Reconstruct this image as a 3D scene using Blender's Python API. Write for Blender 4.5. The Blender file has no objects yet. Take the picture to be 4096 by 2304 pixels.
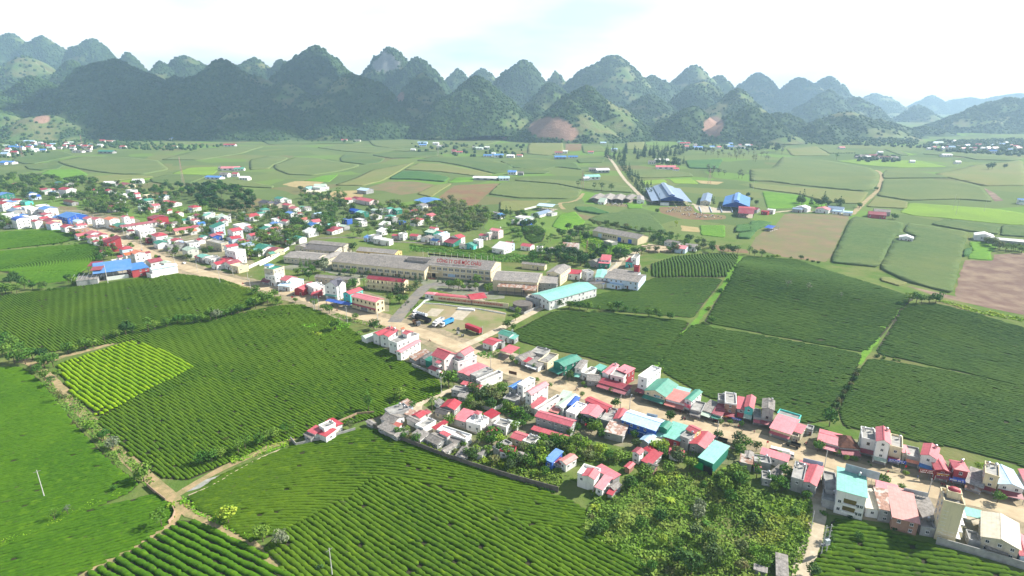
import bpy, bmesh, math, random
import numpy as np
from mathutils import Vector, Matrix
from mathutils.geometry import delaunay_2d_cdt

random.seed(7); rng = np.random.default_rng(7)
SC = bpy.context.scene
COL = SC.collection
R = math.radians

# ------------------------------------------------------------------ camera
CAM_H, FOC, PITCH = 130.0,2314.84, R(17.885)          # drone height, focal length (4096 px frame)
cam = bpy.data.cameras.new('camera'); cam.sensor_width = 36.0; cam.lens = FOC / 4096 * 36
cam.clip_start = 1.0; cam.clip_end = 30000
co = bpy.data.objects.new('camera', cam); COL.objects.link(co)
co.location = (0,0, CAM_H); co.rotation_euler = (R(90) - PITCH, 0,0)
SC.camera = co

# ------------------------------------------------------------------ sun, sky, exposure
SUN_EL, SUN_AZ = R(38), R(74)                           # azimuth from +Y towards +X
sd = Vector((math.sin(SUN_AZ) * math.cos(SUN_EL), math.cos(SUN_AZ) * math.cos(SUN_EL), math.sin(SUN_EL)))
sl = bpy.data.lights.new('sun', 'SUN'); sl.energy = 5.0; sl.angle = R(0.5); sl.color = (1.0,0.95,0.86)
so = bpy.data.objects.new('sun', sl); COL.objects.link(so)
so.rotation_euler = sd.to_track_quat('Z', 'Y').to_euler(); so.location = sd * 900

W = bpy.data.worlds.new('World'); SC.world = W; W.use_nodes = True
nt = W.node_tree; nt.nodes.clear()
def N(tree, t, **kw):
    n = tree.nodes.new(t)
    for k, v in kw.items(): setattr(n, k, v)
    return n
def lk(tree, a, b): tree.links.new(a, b)
def math_node(tree, op, a, b=None, clamp=False):
    n = N(tree, 'ShaderNodeMath', operation=op, use_clamp=clamp)
    for i, v in enumerate((a, b)):
        if v is None: continue
        if isinstance(v, (int, float)): n.inputs[i].default_value = v
        else: lk(tree, v, n.inputs[i])
    return n.outputs[0]
def ramp(tree, fac, stops):
    n = N(tree, 'ShaderNodeValToRGB'); e = n.color_ramp.elements
    while len(e) < len(stops): e.new(0.5)
    for i, (p, c) in enumerate(stops):
        e[i].position = p; e[i].color = (*c, 1) if not isinstance(c, (int, float)) else (c, c, c, 1)
    lk(tree, fac, n.inputs[0]); return n.outputs[0]
def mixc(tree, fac, a, b, mode='MIX'):
    n = N(tree, 'ShaderNodeMix', data_type='RGBA', blend_type=mode)
    for v, i in ((fac, 0),(a, 6),(b, 7)):
        if isinstance(v, (int, float)): n.inputs[i].default_value = v
        elif isinstance(v, tuple): n.inputs[i].default_value = (*v, 1)
        else: lk(tree, v, n.inputs[i])
    return n.outputs[2]
def noise(tree, vec, scale, detail=4, rough=0.55, out=0):
    n = N(tree, 'ShaderNodeTexNoise'); n.inputs['Scale'].default_value = scale
    n.inputs['Detail'].default_value = detail; n.inputs['Roughness'].default_value = rough
    if vec is not None: lk(tree, vec, n.inputs['Vector'])
    return n.outputs[out]
sky = N(nt, 'ShaderNodeTexSky', sky_type='NISHITA'); sky.sun_disc = False
sky.sun_elevation = SUN_EL; sky.sun_rotation = SUN_AZ; sky.altitude = 1000; sky.dust_density = 2.0
tc = N(nt, 'ShaderNodeTexCoord'); sep = N(nt, 'ShaderNodeSeparateXYZ'); lk(nt, tc.outputs['Generated'], sep.inputs[0])
den = math_node(nt, 'ADD', math_node(nt, 'MAXIMUM', sep.outputs[2],0.0),0.16)
cmb = N(nt, 'ShaderNodeCombineXYZ')
lk(nt, math_node(nt, 'DIVIDE', sep.outputs[0], den), cmb.inputs[0]); lk(nt, math_node(nt, 'DIVIDE', sep.outputs[1], den), cmb.inputs[1])
cl = noise(nt, cmb.outputs[0],0.55,7,0.55)
cover = ramp(nt, cl, [(0.50,0.0),(0.70,1.0)])
thick = ramp(nt, noise(nt, cmb.outputs[0],0.8,5,0.5), [(0.40,(14.5,14.7,14.9)),(0.62,(7.2,8.3,9.2))])
lowsky = ramp(nt, sep.outputs[2], [(0.0,1.0),(0.15,0.92),(0.45,0.0)])      # thick bright air low down, all round
lowcol = ramp(nt, noise(nt, cmb.outputs[0],0.42,5,0.5), [(0.42,(17.0,17.2,17.4)),(0.60,(9.0,10.4,11.4))])   # bright cloud bank with greyer parts
base = mixc(nt, math_node(nt, 'MULTIPLY', lowsky, 0.95), sky.outputs[0], lowcol)
skyc = mixc(nt, math_node(nt, 'MULTIPLY', cover, 0.85), base, thick)
bg = N(nt, 'ShaderNodeBackground'); bg.inputs[1].default_value = 0.05; lk(nt, skyc, bg.inputs[0])
wo = N(nt, 'ShaderNodeOutputWorld'); lk(nt, bg.outputs[0], wo.inputs[0])
vs = SC.view_settings; vs.view_transform = 'Standard'; vs.look = 'None'; vs.exposure = 1.1; vs.gamma = 1.0; vs.use_curve_mapping = False
SC.cycles.volume_bounces = 1; SC.cycles.max_bounces = 6; SC.cycles.diffuse_bounces = 3; SC.cycles.glossy_bounces = 2
SC.cycles.use_denoising = True

# ------------------------------------------------------------------ terrain height and picking points on it
def vnoise(x, y, seed=0):
    x = np.asarray(x, float); y = np.asarray(y, float)
    xi = np.floor(x).astype(np.int64); yi = np.floor(y).astype(np.int64); xf = x - xi; yf = y - yi
    def h(a, b):
        v = (a * 374761393 + b * 668265263 + seed * 974711) & 0x7fffffff
        v = ((v ^ (v >> 13)) * 1274126177) & 0x7fffffff
        return ((v ^ (v >> 16)) & 0xffff) / 65535.0
    u = xf * xf * (3 - 2 * xf); v = yf * yf * (3 - 2 * yf)
    return (h(xi, yi) * (1 - u) + h(xi + 1, yi) * u) * (1 - v) + (h(xi, yi + 1) * (1 - u) + h(xi + 1, yi + 1) * u) * v
def fbm(x, y, seed=0, oct=4):
    s = 0; a = 0.5
    for o in range(oct): s = s + a * vnoise(x, y, seed + o * 17); x = x * 2.03; y = y * 2.03; a *= 0.5
    return s
BUMPS = []                                              # (x, y, amplitude, sx, sy, angle)
def zt(x, y):
    x = np.asarray(x, float); y = np.asarray(y, float); z = np.zeros(np.broadcast(x, y).shape)
    for bx, by, a, sx, sy, an in BUMPS:
        c, s = math.cos(an), math.sin(an); u = (x - bx) * c + (y - by) * s; v = -(x - bx) * s + (y - by) * c
        z = z + a * np.exp(-(u / sx) ** 2 - (v / sy) ** 2)
    ramp_ = np.clip((y - 560) / 500,0,1) * np.clip((3200 - y) / 900,0,1)
    z = z + ramp_ * (26 * (fbm(x / 420 + 3.1, y / 420,5,2) - 0.42))
    return z
CR = {'F': (0,0,.6289),'C1': (0,900,2.5156),'C2': (0,600,2.5156),'C3': (1000,900,2.5156),'C4': (1350,1250,2.8987),
      'C5': (1450,1500,3.22),'C6': (2000,1400,3.22),'C7': (2500,1500,2.8975),'C8': (3150,1700,2.3985),
      'D1': (0,1300,1.4434),'D2': (900,1700,1.7173),'D3': (2200,1800,2.3418),'D4': (2000,650,2.342),'D5': (3000,650,2.3504),
      'E1': (0,700,4.6),'E2': (400,740,4.6),'E3': (800,760,4.6),'E4': (1200,740,2.6),'E5': (1640,760,2.6),'E6': (700,900,2.6),
      'E7': (2000,950,2.073),'E8': (300,860,2.6),'G1': (0,480,1.3236),'G2': (1000,500,1.3236),'G3': (2000,500,1.3236),
      'G4': (3000,480,1.3285),'G5': (0,1500,2.047),'G6': (600,1350,1.6056),'G7': (2600,1000,.9632),'G8': (3400,1650,2.047)}
CP, SP = math.cos(PITCH), math.sin(PITCH)
def ray(c, x, y):
    ox, oy, s = CR[c]; u = (ox + x / s - 2048) / FOC; v = -(oy + y / s - 1152) / FOC
    return np.array([u, CP + v * SP, -SP + v * CP])
def P(c, x, y, z=None, up=0.0):
    """survey point: where the line of sight meets the terrain (or the level z above it)"""
    d = ray(c, x, y); zz = 0.0 if z is None else z
    for k in range(12):
        t = (zz + up - CAM_H) / d[2]; p = d * t
        if z is not None: break
        zz = zz * 0.4 + 0.6 * float(zt(p[0], p[1]))
    return float(p[0]), float(p[1])
def pts(c, L): return [P(c, x, y) for x, y in L]
def zf(x, y): return float(zt(x, y))
for c, x, y, a, sx, sy, an in (('F', 1760,690,7.5,60,34,0.05),('F', 2090,735,5.5,75,45,-.25),('F', 2420,800,4.0,55,28,-.3),('D3', 1650,640,-4.5,13,20,.3),
                               ('F', 1330,585,6,26,16,0),('F', 560,500,9,60,50,0)):
    p = P(c, x, y, 0); BUMPS.append((p[0], p[1], a, sx, sy, an))

# ------------------------------------------------------------------ objects
def tag(o, label=None, cat=None, group=None, kind=None):
    if label: o['label'] = label
    if cat: o['category'] = cat
    if group: o['group'] = group
    if kind: o['kind'] = kind
    return o
def link(o, parent=None):
    COL.objects.link(o)
    if parent is not None: o.parent = parent
    return o
def mesh_obj(name, V, F, m, parent=None, smooth=False):
    me = bpy.data.meshes.new(name); me.from_pydata([tuple(map(float, v)) for v in V], [], F); 
    for mm in (m if isinstance(m, (list, tuple)) else [m]): me.materials.append(mm)
    if smooth: me.shade_smooth()
    return link(bpy.data.objects.new(name, me), parent)
def np_mesh(name, V, Q, m, parent=None, smooth=False, tri=False):
    """fast mesh from arrays: V (n,3), Q (k,4) or (k,3)"""
    V = np.asarray(V, np.float32); Q = np.asarray(Q, np.int32); k = Q.shape[1]
    me = bpy.data.meshes.new(name); me.vertices.add(len(V)); me.vertices.foreach_set('co', V.ravel())
    me.loops.add(Q.size); me.loops.foreach_set('vertex_index', Q.ravel()); me.polygons.add(len(Q))
    me.polygons.foreach_set('loop_start', np.arange(0, Q.size, k, dtype=np.int32))
    if smooth: me.polygons.foreach_set('use_smooth', np.ones(len(Q), bool))
    me.update(calc_edges=True); me.materials.append(m)
    return link(bpy.data.objects.new(name, me), parent)
def empty(name, loc=(0,0,0), rz=0, parent=None):
    o = bpy.data.objects.new(name, None); o.empty_display_size = 0.5; o.location = loc; o.rotation_euler = (0,0, rz)
    return link(o, parent)

# ------------------------------------------------------------------ materials
MATS = {}
def newmat(name):
    m = bpy.data.materials.new(name); m.use_nodes = True; t = m.node_tree; b = t.nodes['Principled BSDF']
    b.inputs['Specular IOR Level'].default_value = 0.25
    return m, t, b
def surf(name, c1, c2=None, scale=0.3, rough=0.85, c3=None, c3amt=0.35, s3=0.06, bump=0.0, bscale=3.0, rnd=0.0, obj=False, spec=None, metal=0.0, detail=5, stain=None):
    """two-tone noisy surface with a third patchy tone, optional bump, per-object tint and vertical rain stains"""
    if name in MATS: return MATS[name]
    m, t, b = newmat(name); c2 = c2 or tuple(x * 0.72 for x in c1)
    if obj: v = N(t, 'ShaderNodeTexCoord').outputs['Object']
    else: v = N(t, 'ShaderNodeNewGeometry').outputs['Position']
    f = ramp(t, noise(t, v, scale, detail, 0.62), [(0.36,0.0),(0.64,1.0)])
    col = mixc(t, f, c1, c2)
    if c3:
        f3 = ramp(t, noise(t, v, s3,4,0.6), [(0.5 - c3amt * 0.2,0.0),(0.72,1.0)])
        col = mixc(t, math_node(t, 'MULTIPLY', f3, min(1, c3amt * 2)), col, c3)
    if stain:
        mp = N(t, 'ShaderNodeMapping'); mp.inputs['Scale'].default_value = (1.3,1.3,0.12); lk(t, v, mp.inputs[0])
        fs = ramp(t, noise(t, mp.outputs[0],1.0,4,0.6), [(0.5,0.0),(0.75,1.0)])
        col = mixc(t, math_node(t, 'MULTIPLY', fs, 0.6), col, stain)
    if rnd:
        oi = N(t, 'ShaderNodeObjectInfo'); hs = N(t, 'ShaderNodeHueSaturation')
        k = math_node(t, 'ADD', math_node(t, 'MULTIPLY', oi.outputs['Random'], rnd),1 - rnd / 2); lk(t, k, hs.inputs['Value'])
        k2 = math_node(t, 'ADD', math_node(t, 'MULTIPLY', oi.outputs['Random'],-rnd * 0.5),1 + rnd * 0.1); lk(t, k2, hs.inputs['Saturation'])
        lk(t, col, hs.inputs['Color']); col = hs.outputs[0]
    lk(t, col, b.inputs['Base Color']); b.inputs['Roughness'].default_value = rough; b.inputs['Metallic'].default_value = metal
    if spec is not None: b.inputs['Specular IOR Level'].default_value = spec
    if bump:
        bn = N(t, 'ShaderNodeBump'); bn.inputs['Strength'].default_value = 1.0; bn.inputs['Distance'].default_value = bump
        lk(t, noise(t, v, bscale, 4,0.65), bn.inputs['Height']); lk(t, bn.outputs[0], b.inputs['Normal'])
    MATS[name] = m; return m
def leafy(name, c1, c2, c3=None, scale=0.5, rnd=0.25, trans=0.15):
    m, t, b = newmat(name); v = N(t, 'ShaderNodeNewGeometry').outputs['Position']
    f = ramp(t, noise(t, v, scale, 4,0.7), [(0.35,0.0),(0.65,1.0)]); col = mixc(t, f, c1, c2)
    if c3:
        f3 = ramp(t, noise(t, v, scale * 0.23,3,0.6), [(0.5,0.0),(0.7,1.0)]); col = mixc(t, math_node(t, 'MULTIPLY', f3,0.7), col, c3)
    oi = N(t, 'ShaderNodeObjectInfo'); hs = N(t, 'ShaderNodeHueSaturation')
    lk(t, math_node(t, 'ADD', math_node(t, 'MULTIPLY', oi.outputs['Random'], rnd * 2),1 - rnd), hs.inputs['Value'])
    lk(t, math_node(t, 'ADD', math_node(t, 'MULTIPLY', oi.outputs['Random'],-0.05),0.525), hs.inputs['Hue'])
    lk(t, col, hs.inputs['Color']); lk(t, hs.outputs[0], b.inputs['Base Color']); b.inputs['Roughness'].default_value = 0.7; b.inputs['Specular IOR Level'].default_value = 0.08
    if trans:
        tr = N(t, 'ShaderNodeBsdfTranslucent'); lk(t, hs.outputs[0], tr.inputs[0]); mx = N(t, 'ShaderNodeMixShader'); mx.inputs[0].default_value = trans
        lk(t, b.outputs[0], mx.inputs[1]); lk(t, tr.outputs[0], mx.inputs[2]); lk(t, mx.outputs[0], t.nodes['Material Output'].inputs[0])
    MATS[name] = m; return m

def patch_ground():
    m, t, b = newmat('ground_patchwork'); v = N(t, 'ShaderNodeNewGeometry').outputs['Position']; sp = N(t, 'ShaderNodeSeparateXYZ'); lk(t, v, sp.inputs[0])
    near = mixc(t, ramp(t, noise(t, v, 0.05,5,0.6), [(0.4,0.0),(0.6,1.0)]),(0.085,0.145,0.03),(0.14,0.17,0.055)); near = mixc(t, math_node(t, 'MULTIPLY', ramp(t, noise(t, v, 0.02,4,0.6), [(0.52,0.0),(0.68,1.0)]),0.6), near, (0.20,0.16,0.085))
    wv = N(t, 'ShaderNodeVectorMath', operation='ADD'); lk(t, v, wv.inputs[0]); sc = N(t, 'ShaderNodeVectorMath', operation='SCALE'); sc.inputs['Scale'].default_value = 60; lk(t, noise(t, v, 0.006,2,0.5,1), sc.inputs[0]); lk(t, sc.outputs[0], wv.inputs[1])
    vo = N(t, 'ShaderNodeTexVoronoi'); vo.inputs['Scale'].default_value = 0.011; lk(t, wv.outputs[0], vo.inputs['Vector']); sr = N(t, 'ShaderNodeSeparateColor'); lk(t, vo.outputs['Color'], sr.inputs[0])
    far = ramp(t, sr.outputs[0], [(0.0,(0.095,0.14,0.05)),(0.35,(0.12,0.165,0.06)),(0.6,(0.15,0.185,0.065)),(0.78,(0.13,0.24,0.04)),(0.9,(0.17,0.15,0.075)),(1.0,(0.10,0.15,0.05))])
    far = mixc(t, math_node(t, 'MULTIPLY', noise(t, v, 0.15,4,0.7),0.5), far, (0.085,0.13,0.04)); f = ramp(t, math_node(t, 'MULTIPLY', sp.outputs[1],0.001), [(0.50,0.0),(0.62,1.0)])
    lk(t, mixc(t, f, near, far), b.inputs['Base Color']); b.inputs['Roughness'].default_value = .95; b.inputs['Specular IOR Level'].default_value = .03; bn = N(t, 'ShaderNodeBump'); bn.inputs['Distance'].default_value = .5; lk(t, noise(t, v, .35,4,.65), bn.inputs['Height']); lk(t, bn.outputs[0], b.inputs['Normal']); return m
M_ground = patch_ground()
M_soil = surf('tea_soil', (0.03,0.032,0.014),(0.05,0.045,0.022),0.8,0.95)
M_path = surf('path_dirt', (0.40,0.29,0.16),(0.29,0.22,0.12),0.6,0.95, c3=(0.13,0.16,0.05), c3amt=0.45, s3=0.25, bump=0.05)
M_road = surf('road_dirt', (0.50,0.41,0.27),(0.42,0.33,0.21),0.25,0.95, c3=(0.28,0.21,0.13), c3amt=0.35, s3=0.09, bump=0.03)
M_shoulder = surf('shoulder_dirt', (0.36,0.29,0.19),(0.23,0.19,0.13),0.35,0.95, c3=(0.11,0.13,0.05), c3amt=0.3, s3=0.12, bump=0.08)
M_asph = surf('asphalt_worn', (0.20,0.19,0.175),(0.14,0.135,0.125),0.5,0.9, c3=(0.27,0.23,0.17), s3=0.12)
M_lane = surf('lane_concrete', (0.55,0.47,0.34),(0.44,0.37,0.26),0.5,0.9, c3=(0.30,0.25,0.17), s3=0.2)
M_brown = surf('ploughed_soil', (0.20,0.115,0.06),(0.15,0.085,0.048),0.12,0.95, c3=(0.16,0.15,0.055), c3amt=0.5, s3=0.03, bump=0.25, bscale=0.6)
M_brown2 = surf('ploughed_soil_pale', (0.155,0.125,0.065),(0.13,0.15,0.05),0.06,0.95, c3=(0.22,0.14,0.08), c3amt=0.4, s3=0.04, bump=0.25, bscale=0.6)
M_brown3 = surf('ploughed_soil_dark', (0.125,0.07,0.052),(0.17,0.115,0.08),0.1,0.95, c3=(0.27,0.2,0.13), c3amt=0.35, s3=0.05, bump=0.25, bscale=0.6)
M_straw = surf('dry_straw_ground', (0.38,0.29,0.14),(0.28,0.23,0.10),0.1,0.95)
M_corn = {}
for k, (a, b_, c_) in {'a': ((0.105,0.15,0.055),(0.13,0.17,0.065),(0.16,0.185,0.07)),'b': ((0.075,0.125,0.045),(0.10,0.15,0.055),(0.14,0.17,0.06)),
                       'c': ((0.15,0.185,0.06),(0.17,0.19,0.075),(0.2,0.19,0.08)),'d': ((0.05,0.12,0.045),(0.07,0.15,0.05),(0.09,0.17,0.05)),
                       'g': ((0.10,0.23,0.03),(0.15,0.28,0.035),(0.08,0.17,0.03)),'y': ((0.20,0.30,0.045),(0.16,0.27,0.04),(0.13,0.2,0.045))}.items():
    M_corn[k] = surf('crop_' + k, a, b_, 0.25,0.9, c3=c_, c3amt=0.4, s3=0.012, bump=0.5, bscale=0.9, spec=0.03)
def tea_mat(name, dark, mid, young):
    m, t, b = newmat(name); v = N(t, 'ShaderNodeNewGeometry').outputs['Position']
    col = mixc(t, ramp(t, noise(t, v, 0.9,5,0.75), [(0.38,0.0),(0.62,1.0)]), dark, mid)
    col = mixc(t, math_node(t, 'MULTIPLY', ramp(t, noise(t, v, 0.33,3,0.6), [(0.56,0.0),(0.72,1.0)]),0.75), col, young)
    col = mixc(t, math_node(t, 'MULTIPLY', ramp(t, noise(t, v, 0.022,3,0.5), [(0.40,0.0),(0.66,1.0)]),0.55), col, tuple(0.5 * (p + q) for p, q in zip(mid, young)))
    col = mixc(t, math_node(t, 'MULTIPLY', ramp(t, noise(t, v, 0.5,2,0.5), [(0.66,0.0),(0.74,1.0)]),0.5), col, (0.07,0.06,0.045))
    lk(t, col, b.inputs['Base Color']); b.inputs['Roughness'].default_value = 0.75; b.inputs['Specular IOR Level'].default_value = 0.03
    bn = N(t, 'ShaderNodeBump'); bn.inputs['Distance'].default_value = 0.12; lk(t, noise(t, v, 4.0,3,0.7), bn.inputs['Height']); lk(t, bn.outputs[0], b.inputs['Normal'])
    MATS[name] = m; return m
M_tea = {'n': tea_mat('tea_green', (0.036,0.080,0.008),(0.068,0.132,0.010),(0.125,0.20,0.010)),
         'b': tea_mat('tea_bright', (0.10,0.20,0.008),(0.17,0.30,0.008),(0.29,0.38,0.008)),
         'd': tea_mat('tea_dark', (0.028,0.062,0.014),(0.048,0.098,0.017),(0.085,0.135,0.018)),
         'f': tea_mat('tea_fresh', (0.036,0.098,0.008),(0.066,0.155,0.010),(0.11,0.21,0.010))}

# ------------------------------------------------------------------ the ground sheet
def build_terrain():
    nv, nu = 300,320
    t = np.linspace(0,1, nv); y = -120 + 10200 * (0.06 * t + 0.94 * (np.exp(4.2 * t) - 1) / (math.exp(4.2) - 1))
    u = np.linspace(-1,1, nu); Y, U = np.meshgrid(y, u, indexing='ij'); X = U * (Y + 420) * 1.25
    Z = zt(X, Y); V = np.stack([X, Y, Z],-1).reshape(-1,3)
    i = np.arange(nv - 1)[:, None] * nu + np.arange(nu - 1)[None]; Q = np.stack([i, i + 1, i + nu + 1, i + nu],-1).reshape(-1,4)
    o = np_mesh('ground', V, Q, M_ground, smooth=True); tag(o, kind='structure')
build_terrain()

def inside(px, py, poly):
    px = np.asarray(px); py = np.asarray(py); r = np.zeros(px.shape, bool); n = len(poly)
    for i in range(n):
        x1, y1 = poly[i]; x2, y2 = poly[(i + 1) % n]
        if y1 == y2: continue
        c = ((y1 > py) != (y2 > py)) & (px < (x2 - x1) * (py - y1) / (y2 - y1) + x1); r ^= c
    return r
def densify(poly, step, wob=0.0):
    out = []; n = len(poly)
    for i in range(n):
        a, b = np.array(poly[i]), np.array(poly[(i + 1) % n]); L = np.linalg.norm(b - a); k = max(1, int(L / step))
        for j in range(k): out.append(tuple(a + (b - a) * j / k + (rng.normal(0, wob, 2) if wob else 0)))
    return out
def smooth_poly(poly, it=2):
    P_ = [np.array(p) for p in poly]
    for _ in range(it):
        Q_ = []
        for i in range(len(P_)):
            a, b = P_[i], P_[(i + 1) % len(P_)]; Q_ += [a * 0.93 + b * 0.07, a * 0.07 + b * 0.93]
        P_ = Q_
    return [tuple(p) for p in P_]
def drape(name, poly, m, step, zoff, jit=0.0, skirt=0.0, wob=0.0, parent=None, smooth=True):
    """sheet over the terrain inside poly; skirt > 0 gives it standing sides down to the ground"""
    b = densify(poly, step, wob); bx = np.array(b); x0, y0 = bx.min(0); x1, y1 = bx.max(0)
    gx, gy = np.meshgrid(np.arange(x0, x1, step), np.arange(y0, y1, step)); gx = gx.ravel() + rng.normal(0, step * .12, gx.size); gy = gy.ravel() + rng.normal(0, step * .12, gy.size)
    k = inside(gx, gy, b); V2 = [Vector((float(p[0]), float(p[1]))) for p in b] + [Vector((float(p), float(q))) for p, q in zip(gx[k], gy[k])]
    n = len(b); r = delaunay_2d_cdt(V2, [(i, (i + 1) % n) for i in range(n)], [list(range(n))],1,1e-4)
    A = np.array([[p.x, p.y] for p in r[0]]); Z = zt(A[:, 0], A[:, 1]) + zoff
    if jit: Z = Z + rng.normal(0, jit, len(Z))
    V = np.column_stack([A, Z]).tolist(); F = [list(f) for f in r[2]]
    if skirt:
        cnt = {}
        for f in F:
            for i in range(len(f)):
                e = (f[i], f[(i + 1) % len(f)]); cnt[e] = 1
        E_ = [e for e in cnt if (e[1], e[0]) not in cnt]; low = {}
        for a, c in E_:
            for q in (a, c):
                if q not in low: low[q] = len(V); V.append([V[q][0], V[q][1], V[q][2] - zoff - 0.4])
        F += [[c, a, low[a], low[c]] for a, c in E_]
    return mesh_obj(name, V, F, m, parent, smooth)
def ribbon(name, line, width, m, zoff, wob=0.25, step=4.0, kind='structure'):
    L = [np.array(p) for p in line]; D = []
    for i in range(len(L) - 1):
        p0, p1, p2, p3 = L[max(0, i - 1)], L[i], L[i + 1], L[min(len(L) - 1, i + 2)]; k = max(1, int(np.linalg.norm(p2 - p1) / step))
        for j in range(k):
            t = j / k; D.append(0.5 * (2 * p1 + (p2 - p0) * t + (2 * p0 - 5 * p1 + 4 * p2 - p3) * t * t + (3 * p1 - p0 - 3 * p2 + p3) * t ** 3))
    D.append(L[-1]); D = np.array(D); T = np.gradient(D, axis=0); T /= np.linalg.norm(T, axis=1)[:, None] + 1e-9; Nn = np.column_stack([-T[:, 1], T[:, 0]])
    cols = 5; V = []
    for c in range(cols):
        f = (c / (cols - 1) - 0.5) * width; w = rng.normal(0, wob, len(D)) if c in (0, cols - 1) else np.zeros(len(D)); q = D + Nn * (f + w)[:, None]
        V.append(np.column_stack([q, zt(q[:, 0], q[:, 1]) + zoff]))
    V = np.concatenate(V); n = len(D); Q = []
    for c in range(cols - 1):
        i = np.arange(n - 1); Q.append(np.stack([c * n + i, c * n + i + 1,(c + 1) * n + i + 1,(c + 1) * n + i],-1)[:, ::-1])
    o = np_mesh(name, V, np.concatenate(Q), m, smooth=True); tag(o, kind=kind); return D

# ------------------------------------------------------------------ tea fields: soil sheet and clipped hedge rows
def tea_field(poly, rowdir, label, m='n', sp=1.9, near=True, bend=(0,0), center=None, step=6, hgt=0.85, wfac=0.95, wav=0.5):
    c0 = np.array(poly).mean(0); poly = [tuple(c0 + (np.array(q) - c0) * (1 + 2.0 / max(20, np.linalg.norm(np.array(q) - c0)))) for q in poly]
    root = drape('tea_field', smooth_poly(poly, 1), M_soil, step, 0.05); tag(root, label, 'tea field', 'tea fields')
    A = np.array(poly); mid = A.mean(0); rad = np.linalg.norm(A - mid, axis=1).max() + 5; ds = 0.75 if near else 1.6
    poly = smooth_poly(poly, 1)
    V, Q, rows, nv = [], [], [],0
    if center is None:
        d = np.array(rowdir[1]) - np.array(rowdir[0]); an = math.atan2(d[1], d[0]); c, s = math.cos(an), math.sin(an); ks = range(int(-rad / sp) - 30, int(rad / sp) + 30)
    else:
        cc = np.array(center); ks = range(2, int((np.linalg.norm(mid - cc) + rad) / sp))
    for k in ks:
        if center is None:
            S = np.arange(-rad, rad, ds) + rng.uniform(0, ds); T = k * sp + np.where(S < 0, bend[0], bend[1]) * S * S
            T = T + wav * np.sin(S / 19.0 + k * 0.13) + 0.14 * np.sin(S / 2.3 + k * 2.1) + rng.normal(0,0.06, len(S))
            X = mid[0] + S * c - T * s; Y = mid[1] + S * s + T * c
        else:
            r = k * sp; th = np.arange(0,2 * math.pi, ds / r); rr = r + 0.3 * np.sin(th * 9 + k * .3) + rng.normal(0,0.06, len(th)); X = cc[0] + rr * np.cos(th); Y = cc[1] + rr * np.sin(th)
        ok = inside(X, Y, poly)
        if not ok.any(): continue
        cut = rng.random(len(X)) < (0.0045 if near else 0.003); ok &= ~cut
        idx = np.flatnonzero(np.diff(np.concatenate([[0], ok.astype(int), [0]])))
        RV, RQ, rn = [], [],0
        for a, b in zip(idx[::2], idx[1::2]):
            if b - a < 3: continue
            x, y = X[a:b], Y[a:b]; n = b - a; tx, ty = np.gradient(x), np.gradient(y); L = np.hypot(tx, ty) + 1e-9; nx, ny = -ty / L, tx / L
            nb = 1 - 0.35 * (rng.random(n) < 0.10); hw = sp * 0.5 * wfac * (1 + rng.normal(0,0.07, n)) * nb; hh = hgt * (1 + rng.normal(0,0.07, n)) * (0.75 + .25 * nb); hw[0] *= .5; hw[-1] *= .5; hh[0] *= .7; hh[-1] *= .7
            z0 = zt(x, y) + 0.02
            prof = ((-1.0,0.0),(-0.95,0.80),(0.0,1.0),(0.95,0.80),(1.0,0.0)) if near else ((-1.0,0.0),(-0.7,0.95),(0.7,0.95),(1.0,0.0)); m_ = len(prof)
            for u, w in prof: RV.append(np.column_stack([x + nx * hw * u, y + ny * hw * u, z0 + hh * w * (1 + (rng.normal(0,0.05, n) if w else 0))]))
            i = np.arange(n - 1)[:, None]; j = np.arange(m_ - 1)[None]; q = rn + j * n + i
            RQ.append(np.stack([q, q + 1, q + n + 1, q + n],-1).reshape(-1,4)[:, ::-1]); rn += m_ * n
        if not RV: continue
        RV, RQ = np.concatenate(RV), np.concatenate(RQ); rows.append((RV, RQ))
    if near and len(rows) <= 300:
        for RV, RQ in rows: np_mesh('hedge_row', RV, RQ, M_tea[m], root, smooth=True)
    else:
        off = 0; VV, QQ = [], []
        for RV, RQ in rows: VV.append(RV); QQ.append(RQ + off); off += len(RV)
        o = np_mesh('hedge_rows', np.concatenate(VV), np.concatenate(QQ), M_tea[m], root, smooth=True); o['kind'] = 'stuff'
    return root
F_ = lambda L: pts('F', L)
D_ = lambda c, a, b: (P(c, *a), P(c, *b))
dG6 = D_('G6', (100,300),(650,640))
tea_field(F_([(180,1480),(215,1449),(330,1392),(415,1340),(455,1316),(500,1318),(560,1343),(640,1390),(715,1440),(760,1480)]), D_('D1', (960,1215),(1400,1445)),
          'neat young tea field with straight thick rows at the bottom left corner', 'f', 2.3, wfac=0.72, hgt=0.9, wav=0.1)
tea_field(F_([(-30,1372),(60,1345),(200,1298),(300,1270),(388,1250),(422,1278),(428,1306),(400,1330),(325,1378),(200,1440),(120,1480),(-30,1480)]), D_('D1', (200,1300),(800,1150)),
          'tea field left of the curved brick wall, below the grassy path', 'f', 1.4, hgt=.6, wfac=.95)
tea_field(F_([(-30,925),(60,928),(105,962),(148,1018),(205,1092),(285,1170),(345,1210),(320,1235),(200,1288),(60,1333),(-30,1360)]), D_('G5', (100,600),(600,500)),
          'large tea field left of the tree lined dirt track', 'f', 1.4, hgt=.6, wfac=.95)
tea_field(F_([(150,918),(330,860),(400,885),(482,925),(400,965),(250,1046),(190,985)]), D_('D1', (330,230),(640,460)),
          'bright yellow green tea patch with bushy rows beside the dirt track', 'b', 2.0, wfac=0.8, hgt=1.0)
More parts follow.
